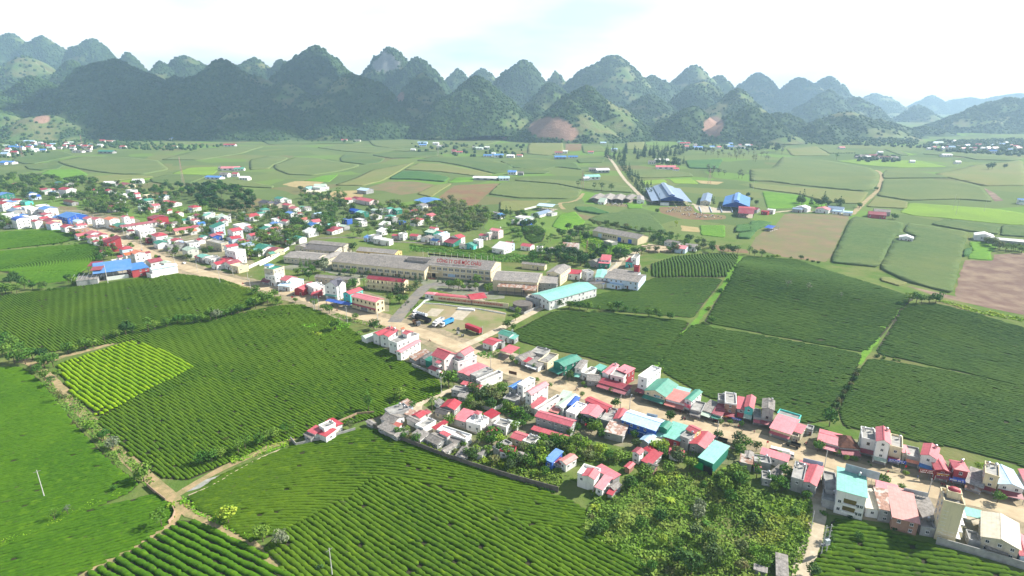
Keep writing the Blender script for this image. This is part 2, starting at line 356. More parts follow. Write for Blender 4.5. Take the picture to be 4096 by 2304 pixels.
tea_field(F_([(335,858),(420,832),(560,800),(690,772),(760,768),(840,805),(905,850),(985,895),(1060,935),(1105,968),(1100,990),(1000,1030),(900,1058),(800,1085),(690,1110),
              (600,1150),(480,1200),(415,1195),(335,1135),(255,1052),(400,970),(488,926),(405,883)]), dG6,
          'largest tea field in the middle left, ending at the houses', 'n', 1.4, hgt=.6, wfac=.95)
tea_field(F_([(-30,748),(190,722),(300,708),(450,690),(560,705),(640,738),(690,750),(600,785),(450,825),(320,858),(170,878),(100,888),(-30,850)]), dG6,
          'wide tea field in front of the blue roofed workshop', 'n', 1.5, False, hgt=.55, wfac=.96)
tea_field(F_([(-30,637),(120,622),(240,614),(250,640),(205,685),(180,705),(90,715),(40,690),(0,680),(-30,690)]), None, 'tea field with curved rows left of the blue roofed workshop', 'f', 2.0, False, center=P('C1', -120,470))
tea_field(F_([(-30,590),(20,583),(150,580),(205,598),(150,612),(-30,630)]), None, 'far left tea field below the white houses of the town', 'f', 2.0, False, center=P('C1', -120,330))
tea_field(F_([(485,1252),(560,1200),(690,1145),(830,1100),(922,1083),(975,1106),(1150,1167),(1300,1218),(1430,1262),(1470,1290),(1482,1310),(1465,1328),(1330,1330),(1200,1268),
              (1100,1228),(945,1203),(890,1252),(720,1338),(645,1358),(560,1308),(505,1278)]), D_('D2', (900,150),(1900,330)),
          'tea field with curving rows under the long boundary wall', 'n', 1.5, hgt=.65, bend=(-0.0065,0.0008), wav=1.2)
tea_field(F_([(946,1204),(1050,1219),(1200,1268),(1330,1330),(1466,1329),(1560,1395),(1630,1449),(1660,1485),(770,1485),(700,1400),(678,1378),(720,1338),(890,1252)]), D_('D2', (950,500),(1700,960)),
          'dark tea field with thick diagonal rows at the bottom centre', 'n', 1.75, hgt=.85)
tea_field(F_([(2030,1485),(2060,1420),(2100,1350),(2105,1318),(2180,1325),(2300,1362),(2420,1402),(2590,1450),(2620,1485)]), D_('C8', (500,1250),(1500,1400)),
          'tea field behind the row houses at the bottom right corner', 'n', 1.9)
tea_field(F_([(1290,838),(1395,784),(1560,792),(1730,810),(1690,868),(1652,915),(1600,935),(1450,888),(1400,878),(1320,862)]), D_('E7', (300,700),(900,770)),
          'tea field between the lane and the green roofed shop house', 'd', 1.6, False, hgt=.6, bend=(0.004,0))
tea_field(F_([(1425,768),(1480,748),(1620,712),(1645,702),(1815,702),(1765,760),(1738,798),(1550,782)]), D_('E7', (600,480),(1200,400)),
          'tea field right of the grey workshop, above the tree row', 'd', 1.6, False, hgt=.6)
tea_field(F_([(1645,664),(1705,645),(1780,638),(1855,640),(1845,668),(1822,696),(1645,697)]), D_('D4', (1690,890),(1720,1060)),
          'small hilltop tea field with rows running downhill', 'd', 2.4, False)
tea_field(F_([(1872,645),(2010,655),(2150,702),(2295,748),(2255,782),(2175,885),(1960,845),(1775,810),(1805,760),(1842,700)]), D_('G7', (400,230),(800,290)),
          'broad rounded tea hill in the right middle ground', 'd', 1.6, False, hgt=.6, bend=(0.0006,0.0006))
tea_field(F_([(1745,818),(1960,855),(2165,893),(2140,940),(2105,1005),(2085,1050),(2020,1062),(1900,1012),(1790,1000),(1660,928),(1700,866)]), D_('C7', (1000,60),(2000,200)),
          'tea field behind the shop houses with the turquoise front', 'd', 1.5, True, hgt=.6)
tea_field(F_([(2188,905),(2380,935),(2610,985),(2610,1180),(2400,1122),(2280,1100),(2130,1072),(2118,1035),(2150,965)]), D_('C8', (1400,130),(2200,330)),
          'large tea field behind the row houses on the right edge', 'd', 1.5, True, hgt=.6)
tea_field(F_([(2272,778),(2345,765),(2450,790),(2610,838),(2610,978),(2380,925),(2205,888)]), D_('G7', (950,300),(1400,400)),
          'rounded tea field on the right edge below the dark soil field', 'd', 1.6, False, hgt=.6)
tea_field(pts('D4', [(190,590),(300,585),(400,620),(415,680),(385,740),(300,760),(230,700)]), D_('D4', (230,640),(390,680)),'small terraced tea mound behind the factory', 'd', 2.2, False)
tea_field(pts('E5', [(560,570),(800,590),(860,640),(700,660),(300,610),(60,590),(0,570),(200,590)]), D_('E5', (100,600),(800,640)),'narrow strip of tea on the bank behind the factory', 'n', 2.0, False)

# ------------------------------------------------------------------ other crops and bare soil
CORN = [('G1', 'b', [(60,215),(160,167),(330,167),(400,190),(300,210),(180,233),(130,233)]),('G1', 'b', [(130,245),(300,231),(338,241),(310,260),(220,268),(150,260)]),
 ('G1', 'a', [(305,222),(400,202),(480,194),(700,202),(840,217),(895,263),(760,288),(640,288),(540,278),(440,263),(345,240)]),
 ('G1', 'a', [(850,212),(1050,213),(1290,177),(1400,142),(1250,140),(1060,163),(940,190)]),('G1', 'b', [(795,315),(880,292),(1075,294),(1085,305),(1010,336),(880,342),(805,330)]),
 ('G1', 'c', [(490,300),(620,292),(760,298),(815,301),(640,317),(560,340),(505,338)]),('G1', 'a', [(1095,322),(1240,314),(1400,345),(1450,352),(1440,362),(1350,358),(1200,348)]),
 ('G1', 'c', [(0,132),(250,127),(225,136),(0,140)]),('G1', 'g', [(215,285),(260,264),(420,264),(470,290),(380,317),(250,300)]),('G1', 'y', [(905,285),(1000,253),(1175,247),(1130,288),(1080,291)]),
 ('G1', 'y', [(545,345),(660,319),(820,304),(760,326),(640,342)]),('G2', 'a', [(125,215),(240,172),(360,177),(480,202),(585,216),(490,243),(330,268),(200,263),(133,235)]),
 ('G2', 'a', [(0,187),(100,167),(205,177),(118,217),(100,233),(0,238)]),('G2', 'b', [(475,177),(500,158),(640,167),(715,180),(690,198),(600,210),(482,195)]),
 ('G2', 'b', [(645,160),(760,142),(985,146),(998,163),(860,176),(742,177)]),('G2', 'b', [(880,190),(980,168),(1250,182),(1395,217),(1378,248),(1290,258),(1100,213),(1000,196)]),
 ('G2', 'c', [(815,238),(890,204),(1010,208),(1150,233),(1290,262),(1200,272),(1000,247)]),('G2', 'c', [(445,320),(560,282),(640,243),(870,198),(795,245),(700,297),(600,322)]),
 ('G2', 'd', [(735,288),(800,250),(900,250),(1055,280),(1030,303),(870,290)]),('G2', 'g', [(1045,304),(1090,279),(1188,278),(1178,299),(1080,306)]),('G2', 'g', [(285,295),(390,268),(468,262),(418,303),(300,297)]),
 ('G2', 'c', [(885,366),(985,318),(1070,313),(960,383)]),('G2', 'b', [(60,80),(300,72),(600,78),(560,100),(350,100),(100,104)]),('G2', 'a', [(620,70),(900,78),(880,120),(760,128),(650,110)]),
 ('G2', 'a', [(1080,95),(1250,80),(1330,85),(1250,108),(1150,120)]),('G2', 'a', [(1000,140),(880,142),(760,138),(640,150),(500,140),(350,120),(500,108),(760,120)]),
 ('G3', 'a', [(-60,368),(0,312),(60,304),(300,319),(432,347),(415,383),(350,393),(100,388)]),('G3', 'a', [(75,295),(130,285),(420,303),(685,332),(700,360),(560,353),(440,341),(300,313)]),
 ('G3', 'b', [(5,240),(60,228),(275,247),(240,258),(100,260)]),('G3', 'b', [(0,192),(180,183),(400,203),(435,238),(300,223),(200,247),(65,225)]),('G3', 'c', [(0,407),(275,402),(180,433),(90,457),(0,460)]),
 ('D4', 'b', [(825,540),(950,490),(1200,468),(1400,490),(1480,560),(1560,655),(1300,650),(1050,590)]),('G3', 'y', [(745,296),(868,288),(886,304),(762,316)]),('G3', 'y', [(895,286),(1008,281),(1052,313),(922,309)]),
 ('G3', 'c', [(655,130),(672,79),(758,74),(780,133)]),('G3', 'c', [(152,97),(330,93),(338,138),(260,162),(143,153)]),('G3', 'a', [(434,112),(530,108),(557,139),(440,148)]),
 ('G3', 'b', [(405,186),(480,172),(557,173),(547,199),(420,203)]),('G3', 'a', [(685,236),(860,237),(1000,257),(1025,274),(745,283),(685,260)]),('G3', 'd', [(980,190),(1180,185),(1150,235),(1000,230)]),
 ('G4', 'a', [(175,197),(400,217),(640,257),(686,287),(686,330),(655,368),(600,381),(350,357),(100,327),(0,326),(0,263),(122,257)]),
 ('G4', 'c', [(0,338),(350,366),(630,387),(608,418),(590,447),(420,441),(250,393),(60,370),(0,358)]),('G4', 'g', [(64,378),(250,399),(410,440),(395,460),(240,468),(92,473)]),
 ('G4', 'a', [(706,324),(950,318),(1120,333),(1235,361),(1290,436),(1100,422),(840,430),(675,403),(694,370)]),('G4', 'a', [(724,268),(900,278),(1060,310),(950,310),(709,312),(703,292)]),
 ('G4', 'c', [(980,287),(1200,240),(1450,215),(1480,350),(1240,352),(1120,322),(1020,302)]),('G4', 'c', [(836,437),(664,412),(617,462),(832,472)]),
 ('G4', 'y', [(844,440),(1300,472),(1480,500),(1480,560),(1350,554),(1000,518),(866,508),(795,490)]),('G4', 'a', [(714,157),(778,157),(845,189),(800,189)]),
 ('G4', 'a', [(915,182),(1000,173),(1160,175),(1456,208),(1400,218),(1200,212),(1120,195)]),('G4', 'y', [(455,217),(600,208),(900,218),(1055,250),(800,253),(640,243)]),
 ('G4', 'y', [(795,162),(850,178),(870,190),(835,180)]),('G4', 'a', [(370,150),(480,155),(560,170),(480,178),(420,178)]),('G4', 'c', [(190,155),(350,140),(430,190),(220,190)]),
 ('D5', 'b', [(955,512),(1448,578),(1418,660),(1500,690),(1375,690),(1352,715),(1212,990),(750,945)]),('D5', 'b', [(1484,578),(2052,662),(1985,905),(1905,1240),(1480,1130),(1216,995),(1360,715),(1540,750),(1555,700),(1440,655)]),
 ('D5', 'b', [(1702,585),(1832,540),(2345,612),(2330,680),(2055,650)]),('D5', 'b', [(2372,595),(2600,622),(2600,705),(2358,688)]),('D5', 'c', [(1225,1092),(1300,1090),(1478,1140),(1400,1165),(1240,1120)]),
 ('D5', 'd', [(2010,830),(2085,815),(2060,880),(2003,890)]),('D5', 'g', [(2055,745),(2230,750),(2330,790),(2260,850),(2270,920),(2040,905),(2095,830)]),
 ('D4', 'g', [(1870,590),(2110,590),(2105,705),(1880,680)]),('D4', 'd', [(2215,600),(2420,580),(2400,650),(2200,660)]),('D4', 'd', [(2230,680),(2390,650),(2340,720),(2230,715)]),('D4', 'g', [(560,490),(700,460),(800,560),(600,640),(480,600)]),
 ('D4', 'd', [(700,430),(860,425),(1020,480),(940,490),(740,460)]),('D4', 'g', [(1190,395),(1330,390),(1330,430),(1200,430)]),('D5', 'd', [(0,570),(130,560),(200,580),(60,640),(0,660)])]
for i, (c, k, L) in enumerate(CORN):
    poly = smooth_poly(pts(c, L),1); A = np.array(poly); d = np.linalg.norm(A.mean(0)); size = np.linalg.norm(A.max(0) - A.min(0)); hgt = {'g': 0.35,'y': 0.25,'d': 2.0,'c': 1.0}.get(k, 1.4)
    st = max(2.5, size / 48); side = 'left' if A.mean(0)[0] < -60 else 'right' if A.mean(0)[0] > 250 else 'middle'
    nm = 'grass_field' if k in 'gy' else 'corn_field'
    o = drape(nm, poly, M_corn[k], st, hgt, 0.10 * hgt, hgt, 0.35); o['kind'] = 'stuff'
SOIL = [('G2', M_brown2, [(595,343),(730,300),(860,298),(985,317),(900,357),(800,371),(700,348)]),('G2', M_brown, [(995,387),(1085,319),(1330,309),(1278,348),(1188,427),(1130,422),(1100,397)]),
 ('G3', M_brown, [(347,100),(433,100),(428,136),(347,136)]),('G3', M_straw, [(1035,292),(1187,302),(1148,316),(1062,309)]),('G4', M_brown3, [(1242,360),(1300,387),(1345,428),(1300,433)]),
 ('D5', M_brown2, [(940,500),(735,940),(290,885),(0,800),(50,700),(240,590),(330,480),(900,490)]),('D5', M_brown3, [(2015,920),(2280,925),(2300,865),(2600,850),(2600,1400),(2350,1350),(1915,1262)]),
 ('D5', M_brown3, [(1470,1160),(1900,1252),(2600,1400),(2600,1440),(2200,1360),(1700,1240)]),('D4', M_brown, [(1490,420),(1800,405),(1830,470),(2110,495),(2120,530),(1900,540),(1700,530),(1500,470)]),
 ('E1', M_brown2, [(1080,570),(1400,580),(1420,640),(1180,650),(1090,610)]),('E2', M_brown, [(930,140),(1060,100),(1230,110),(1230,190),(1100,190)]),('E3', M_brown2, [(860,210),(1080,150),(1150,180),(1090,250),(1000,300),(880,300)]),
 ('G2', M_straw, [(170,315),(240,297),(400,297),(340,330),(240,330)]),('D4', M_straw, [(1690,590),(1860,610),(1880,655),(1700,640)]),('D4', M_brown2, [(700,480),(900,500),(810,540),(740,520)]),
 ('D4', M_brown, [(2000,770),(2320,820),(2330,850),(2050,830)]),('D4', M_brown2, [(980,375),(1190,390),(1190,420),(990,405)]),('G2', M_straw, [(440,350),(600,345),(600,380),(460,400),(380,395)])]
for c, m, L in SOIL:
    o = drape('bare_soil', smooth_poly(pts(c, L),1), m, 6,0.07,0.02,0,0.4); tag(o, kind='structure')
o = drape('factory_yard', pts('C3', [(330,420),(1000,250),(1120,290),(2520,480),(2576,590),(2560,740),(2300,760),(1760,620),(1690,560),(1100,560),(640,440),(560,480),(200,420)]),
      surf('yard_ground', (0.24,0.235,0.20),(0.16,0.18,0.10),0.15,0.95, c3=(0.10,0.13,0.05), s3=0.08),5,0.06); tag(o, kind='structure')
o = drape('truck_yard', pts('C3', [(1510,990),(1640,870),(1760,790),(2000,800),(2300,820),(2576,880),(2560,1000),(2430,1080),(2200,1210),(2040,1150),(1780,1080),(1600,1030)]),
      surf('yard_grass', (0.15,0.19,0.055),(0.21,0.19,0.10),0.07,0.95, c3=(0.33,0.25,0.16), c3amt=0.55, s3=0.035),5,0.08); tag(o, kind='structure')
M_slab = surf('old_concrete_pad', (0.48,0.42,0.33),(0.38,0.33,0.26),0.5,0.9, c3=(0.26,0.24,0.16), s3=0.2)
for L in ([(1755,915),(1830,838),(1955,850),(1880,922)], [(2000,945),(2090,850),(2245,855),(2140,960)]):
    tag(drape('concrete_pad', pts('C3', L), M_slab, 6,0.12), kind='structure')

# ------------------------------------------------------------------ roads
FULL = lambda L: [P('F', x * .6289, y * .6289) for x, y in L]
road_px = [(4300,2125),(4096,2060),(3960,2010),(3790,1972),(3560,1920),(3317,1846),(3160,1800),(3018,1755),(2880,1722),(2742,1683),(2600,1645),(2450,1607),(2310,1568),(2155,1516),(2031,1478),(1900,1418),(1755,1356),(1596,1304),
           (1397,1250),(1278,1210),(1159,1174),(1040,1146),(914,1119),(755,1075),(636,1031),(537,983),(477,952),(420,930),(330,905),(230,880)]
road_w = FULL(road_px)
ribbon('road_shoulder', road_w, 22, M_shoulder, 0.10,0.8)
ROAD = ribbon('road', road_w, 10.2, M_road, 0.14,0.25)
ribbon('lane', FULL([(1840,1392),(1905,1362),(2000,1317),(2096,1268),(2169,1230),(2241,1196),(2309,1167),(2367,1133),(2424,1090),(2463,1066),(2482,1044),(2521,1022),(2569,996)]),5.5, M_lane, 0.16)
ribbon('driveway', pts('C3', [(1450,980),(1530,880),(1610,790),(1700,690),(1790,615),(1950,600),(2200,640),(2430,690)]),8.5, M_asph, 0.18,0.1)
ribbon('lane', FULL([(1870,1545),(1804,1562),(1745,1587),(1700,1602),(1672,1620),(1670,1645),(1720,1660),(1800,1690),(1910,1727),(2010,1765),(2115,1795)]),4.0, M_lane, 0.16)
ribbon('lane', pts('C8', [(380,420),(340,520),(305,650),(290,800),(275,950),(240,1080),(195,1200),(130,1449),(105,1560)]),5.0, M_lane, 0.16)
ribbon('dirt_track', FULL([(90,1440),(149,1466),(229,1542),(298,1619),(388,1716),(485,1806),(554,1875),(640,1945),(700,2000),(770,2050),(900,2120),(1016,2195),(1100,2260),(1180,2310),(1240,2360)]),4.2, M_path, 0.12,0.4)
ribbon('dirt_track', FULL([(690,1990),(760,1950),(850,1895),(960,1845),(1080,1790),(1175,1752)]),3.2, M_path, 0.13,0.4)
ribbon('dirt_track', FULL([(720,2030),(690,2090),(640,2140),(550,2190),(420,2255),(310,2320),(260,2360)]),3.4, M_path, 0.13,0.4)
ribbon('dirt_track', FULL([(-40,2160),(60,2130),(150,2105),(230,2075),(330,2030),(420,1985),(520,1945)]),2.0, M_path, 0.1,0.4)
ribbon('dirt_track', FULL([(1100,1225),(1024,1250),(875,1282),(676,1318),(517,1352),(440,1378),(358,1400),(239,1432),(149,1462)]),4.0, M_path, 0.12,0.4)
ribbon('dirt_track', pts('D5', [(960,490),(1010,440),(1090,362),(1190,272),(1222,200),(1238,140),(1225,95),(1180,72)]),6, M_path, 0.15,0.4)
ribbon('dirt_track', pts('G3', [(560,150),(575,170),(640,262),(700,330),(745,375),(800,405),(870,418),(1010,420),(1130,440)]),6, M_lane, 0.15,0.4)
ribbon('dirt_track', pts('D4', [(780,290),(740,340),(660,370),(560,385),(600,440)]),5, M_path, 0.15,0.4)
ribbon('dirt_track', pts('D5', [(230,470),(400,455),(640,465),(960,492)]),4, M_lane, 0.15,0.4)
ribbon('grass_verge', pts('G7', [(965,215),(930,250),(880,320),(840,390),(800,440)]),3.2, M_corn['g'],0.14,0.5)
ribbon('grass_verge', pts('G7', [(350,25),(300,110),(240,190),(190,260),(140,320),(60,410),(20,450)]),3.5, M_corn['g'],0.14,0.4)
ribbon('grass_verge', pts('G7', [(170,280),(400,335),(640,378),(810,405)]),1.5, M_corn['g'],0.14,0.3)
ribbon('railway_bank', pts('C3', [(680,135),(1000,125),(1400,165),(1700,180),(2000,215),(2300,255),(2576,300)]),4, surf('bank_road', (0.2,0.18,0.15),(0.14,0.13,0.1),0.3,0.95),0.14,0.2)
# ------------------------------------------------------------------ mountains
def mtn_mat():
    m, t, b = newmat('mountain_slope'); v = N(t, 'ShaderNodeNewGeometry').outputs['Position']
    col = mixc(t, ramp(t, noise(t, v, 0.03,6,0.65), [(0.35,0.0),(0.65,1.0)]),(0.022,0.052,0.018),(0.05,0.095,0.028))
    a = N(t, 'ShaderNodeVertexColor', layer_name='cover'); s = N(t, 'ShaderNodeSeparateColor'); lk(t, a.outputs[0], s.inputs[0])
    col = mixc(t, s.outputs[1], col, mixc(t, ramp(t, noise(t, v, 0.012,5,0.6), [(0.4,0.0),(0.6,1.0)]),(0.10,0.17,0.045),(0.17,0.17,0.07)))
    col = mixc(t, s.outputs[0], col, mixc(t, noise(t, v, 0.05,5,0.7),(0.26,0.14,0.10),(0.38,0.24,0.17)))
    col = mixc(t, s.outputs[2], col, mixc(t, noise(t, v, 0.03,5,0.7),(0.12,0.13,0.12),(0.42,0.42,0.42)))
    lk(t, col, b.inputs['Base Color']); b.inputs['Roughness'].default_value = 0.95
    bn = N(t, 'ShaderNodeBump'); bn.inputs['Distance'].default_value = 3.0; lk(t, noise(t, v, 0.12,4,0.7), bn.inputs['Height']); lk(t, bn.outputs[0], b.inputs['Normal'])
    return m
M_mtn = mtn_mat()
# apex (F frame), distance, half width (F px), grassiness, lean
PEAKS = [(-60,74,4600,190,.1),(25,84,4500,120,.1),(105,90,4500,110,.1),(232,97,4300,105,.1),(320,132,4000,80,.1),(460,141,3800,110,.15),(402,155,3700,80,.1),(640,146,3700,110,.1),
 (705,152,3700,80,.1),(795,116,3100,135,.1),(980,120,3500,100,.05),(1045,144,3400,95,.1),(945,140,3500,60,.05),(1150,172,4200,70,.1),(1212,172,4300,80,.1),(1318,152,3500,105,.1),(1398,179,3700,60,.1),(1545,141,3500,150,.15),
 (1480,172,3400,90,.1),(1640,190,3600,90,.2),(1748,164,3800,90,.4),(1808,190,3900,70,.3),(1905,183,4700,85,.15),(2010,196,4700,90,.1),(2085,193,4700,70,.05),(2120,212,4700,45,.05),(2200,236,5600,80,.2),
 (2345,240,6500,45,.2),(2440,246,6500,80,.2),(2560,236,6300,120,.2),(2650,230,6300,120,.2),
 (60,142,3400,130,.5),(175,152,3200,100,.5),(-40,150,3300,120,.4),(78,192,2600,110,.3),(-70,215,2400,130,.2),(290,150,2650,165,.12),(210,230,2350,90,.2),(370,215,2450,90,.15),(440,190,2600,90,.15),
 (556,149,2600,150,.05),(640,190,2650,100,.15),(475,250,2300,80,.2),(720,205,2600,100,.15),(770,235,2450,90,.15),(880,187,2450,135,.08),(950,255,2300,80,.15),(830,265,2250,70,.1),(610,265,2270,90,.15),
 (1062,182,2700,90,.5),(1030,235,2500,60,.4),(1195,192,2350,140,.12),(1120,262,2250,70,.1),(1385,210,2700,80,.6),(1345,262,2350,60,.2),(1475,217,2200,120,.25),(1435,250,2080,95,.5),(1560,270,2200,80,.3),(1640,238,2700,100,.3),
 (1770,205,2900,95,.15),(1855,224,2550,105,.7),(1745,268,2150,85,.3),(1885,265,2100,90,.3),(1830,300,2050,60,.3),(1960,285,2250,90,.5),(2085,226,3400,80,.15),(2155,243,3500,65,.2),(2130,282,2250,105,.35),(2065,305,2150,70,.3),(2215,300,2400,80,.3),
 (2310,265,4000,45,.2),(2540,246,2800,130,.15),(2450,283,2700,90,.2),(2640,235,2900,150,.15),(2330,318,2500,60,.3),(1680,300,2250,70,.4),(-10,280,2250,90,.3),(120,290,2250,110,.25),(330,285,2250,80,.2),(700,290,2250,90,.2)]
SCARS = [('F', 1385,322,55,26),('F', 1795,318,26,26),('F', 1008,245,9,14),('F', 1430,335,22,18),('F', 105,300,20,10)]
ROCK = [(972,158,42,30),(955,165,18,20)]
FOREST = []
def proj(X, Y, Z):                                  # back to the F frame, to find scars and cliffs on the slopes
    dy, dz = Y, Z - CAM_H; d = dy * CP - dz * SP; up = dy * SP + dz * CP
    return (2048 + FOC * X / d) * .6289,(1152 - FOC * up / d) * .6289
M_tmp = []
for i, (ax, ay, D, hw, gr) in enumerate(PEAKS):
    d = ray('F', ax, ay); t = D / d[1]; px, py, pz = d[0] * t, D, CAM_H + d[2] * t
    Rm = hw / .6289 / FOC * D * 1.55; nr, nf = 46,112
    r = np.linspace(0,1, nr) ** 0.9; f = np.linspace(0,2 * math.pi, nf, endpoint=False); RR, FF = np.meshgrid(r, f, indexing='ij')
    rv = 1 + 0.22 * (fbm(np.cos(FF) * 1.3 + i * 7.7, np.sin(FF) * 1.3 + 5,3,3) - 0.45) * 2
    X = px + RR * Rm * rv * np.cos(FF); Y = py + RR * Rm * rv * np.sin(FF) * 0.85
    el = rng.uniform(-.5,.5); X = X + (Y - py) * el * .5; k_ = int(rng.integers(2,5)); sub = 0
    for j in range(k_): q = rng.uniform(0,6.28); dr = rng.uniform(.3,.62) * Rm; rr = np.hypot(X - px - dr * math.cos(q), Y - py - dr * math.sin(q)) / (Rm * rng.uniform(.34,.5)); sub = np.maximum(sub, rng.uniform(.05,.16) * np.clip(1 - rr, 0,1) ** .8)
    prof = sub * np.minimum(1, RR * 3) + np.clip(1.1 - np.sqrt(RR * RR + 0.0121),0,1) ** 1.25 / 0.99; H = pz + 12
    nz = (fbm(X / 95, Y / 95,11,5) - 0.47) * 75 * np.minimum(1, RR * 4) * (1 - RR * 0.75) * min(1, H / 220)
    rdg = np.abs(fbm(X / 210 + 9, Y / 210,23,3) - 0.45) * -150 * np.minimum(1, RR * 2.2) * (1 - RR) * min(1, H / 220)
    Z = H * prof - 12 + nz + rdg * 0.8
    if 960 < ax < 990 and ay < 125: Z = np.where(Z > H * 0.66, Z + 0, Z)
    V = np.stack([X, Y, Z],-1).reshape(-1,3); a = np.arange(nr - 1)[:, None] * nf + np.arange(nf)[None]; b = np.arange(nr - 1)[:, None] * nf + (np.arange(nf)[None] + 1) % nf
    Q = np.stack([a, b, b + nf, a + nf],-1).reshape(-1,4)[:, ::-1]
    o = np_mesh('mountain', V, Q[nf * 0:], M_mtn, smooth=True); tag(o, kind='structure')
    fx, fy = proj(V[:, 0], V[:, 1], V[:, 2]); sc = np.zeros(len(V)); rk = np.zeros(len(V)); wob = 0.5 * (fbm(V[:, 0] / 40, V[:, 2] / 40,2,3) - .45)
    for _, cx, cy, wx, wy in SCARS:
        if D < 2900: sc = np.maximum(sc, np.clip((1.15 + wob - np.hypot((fx - cx) / wx, (fy - cy) / wy)) * 4,0,1))
    if 3400 < D < 3600:
        for cx, cy, wx, wy in ROCK: rk = np.maximum(rk, np.clip((0.9 + wob * 2.5 - np.hypot((fx - cx) / wx, (fy - cy) / wy)) * 4,0,1))
    g = np.clip((fbm(V[:, 0] / 130 + 40, V[:, 2] / 90 + V[:, 1] / 150,31,4) - (0.60 - gr * 0.33)) * 9,0,1)
    c = np.column_stack([sc, g * 0.9, rk, np.ones(len(V))]).astype(np.float32); at = o.data.color_attributes.new('cover', 'FLOAT_COLOR', 'POINT'); at.data.foreach_set('color', c.ravel())
    # trees of the mountain forest: random points on slopes that can be seen from the valley
    q = Q; p0, p1, p3 = V[q[:, 0]], V[q[:, 1]], V[q[:, 3]]; nn = np.cross(p3 - p0, p1 - p0); ar = np.linalg.norm(nn, axis=1); ok = nn[:, 1] * np.sign(nn[:, 2] + 1e-9) < 0.35 * ar
    sp = 11.0 if D < 3000 else 15.0; cnt = rng.poisson(ar * ok / (sp * sp)); ids = np.repeat(np.arange(len(q)), cnt); u, w = rng.random(len(ids)), rng.random(len(ids))
    A_ = V[q[ids, 0]]; pt = A_ + (V[q[ids, 1]] - A_) * u[:, None] + (V[q[ids, 3]] - A_) * w[:, None]
    cov = c[q[ids, 0]]; keep = (rng.random(len(ids)) > np.maximum(cov[:, 0] * 1.2, np.maximum(cov[:, 1] * 0.93, cov[:, 2] * 1.1))) & (pt[:, 2] > 1)
    FOREST.append(np.column_stack([pt[keep], np.full(keep.sum(), sp / 11.0)]))
FP = np.concatenate(FOREST)
def tree_scatter(name, pts4, m, label, cat, base=(3.2,6.2), sub=1):
    """one mesh of points, a lumpy crown instanced on each by geometry nodes"""
    me = bpy.data.meshes.new(name); me.vertices.add(len(pts4)); me.vertices.foreach_set('co', pts4[:, :3].astype(np.float32).ravel())
    at = me.attributes.new('size', 'FLOAT', 'POINT'); at.data.foreach_set('value', (pts4[:, 3] * rng.uniform(base[0], base[1], len(pts4))).astype(np.float32))
    o = link(bpy.data.objects.new(name, me)); me.materials.append(m)
    g = bpy.data.node_groups.new(name, 'GeometryNodeTree'); g.interface.new_socket('Geometry', in_out='INPUT', socket_type='NodeSocketGeometry'); g.interface.new_socket('Geometry', in_out='OUTPUT', socket_type='NodeSocketGeometry')
    gi, go = g.nodes.new('NodeGroupInput'), g.nodes.new('NodeGroupOutput'); ico = g.nodes.new('GeometryNodeMeshIcoSphere'); ico.inputs['Subdivisions'].default_value = sub + 1
    sp_ = g.nodes.new('GeometryNodeSetPosition'); ns = g.nodes.new('ShaderNodeTexNoise'); ns.inputs['Scale'].default_value = 2.3
    vm = g.nodes.new('ShaderNodeVectorMath'); vm.operation = 'SUBTRACT'; vm.inputs[1].default_value = (.5,.5,.42); vs_ = g.nodes.new('ShaderNodeVectorMath'); vs_.operation = 'SCALE'; vs_.inputs['Scale'].default_value = 1.5
    g.links.new(ns.outputs[1], vm.inputs[0]); g.links.new(vm.outputs[0], vs_.inputs[0]); g.links.new(vs_.outputs[0], sp_.inputs['Offset']); g.links.new(ico.outputs[0], sp_.inputs[0])
    sm = g.nodes.new('GeometryNodeSetMaterial'); sm.inputs['Material'].default_value = m; g.links.new(sp_.outputs[0], sm.inputs[0])
    ip = g.nodes.new('GeometryNodeInstanceOnPoints'); g.links.new(gi.outputs[0], ip.inputs['Points']); g.links.new(sm.outputs[0], ip.inputs['Instance'])
    rv = g.nodes.new('FunctionNodeRandomValue'); rv.data_type = 'FLOAT_VECTOR'; rv.inputs[0].default_value = (-.2,-.2,0); rv.inputs[1].default_value = (.2,.2,6.28)
    e2r = g.nodes.new('FunctionNodeEulerToRotation'); g.links.new(rv.outputs[0], e2r.inputs[0]); g.links.new(e2r.outputs[0], ip.inputs['Rotation'])
    na = g.nodes.new('GeometryNodeInputNamedAttribute'); na.data_type = 'FLOAT'; na.inputs[0].default_value = 'size'; g.links.new(na.outputs[0], ip.inputs['Scale'])
    g.links.new(ip.outputs[0], go.inputs[0]); md = o.modifiers.new('scatter', 'NODES'); md.node_group = g
    return tag(o, label, cat, kind='stuff')
M_forest = leafy('forest_leaves', (0.022,0.055,0.016),(0.045,0.095,0.022),(0.065,0.115,0.03),0.05,0.3,0.0)
tree_scatter('forest', FP, M_forest, 'dense dark forest covering the karst mountains', 'forest')
print('forest points', len(FP))
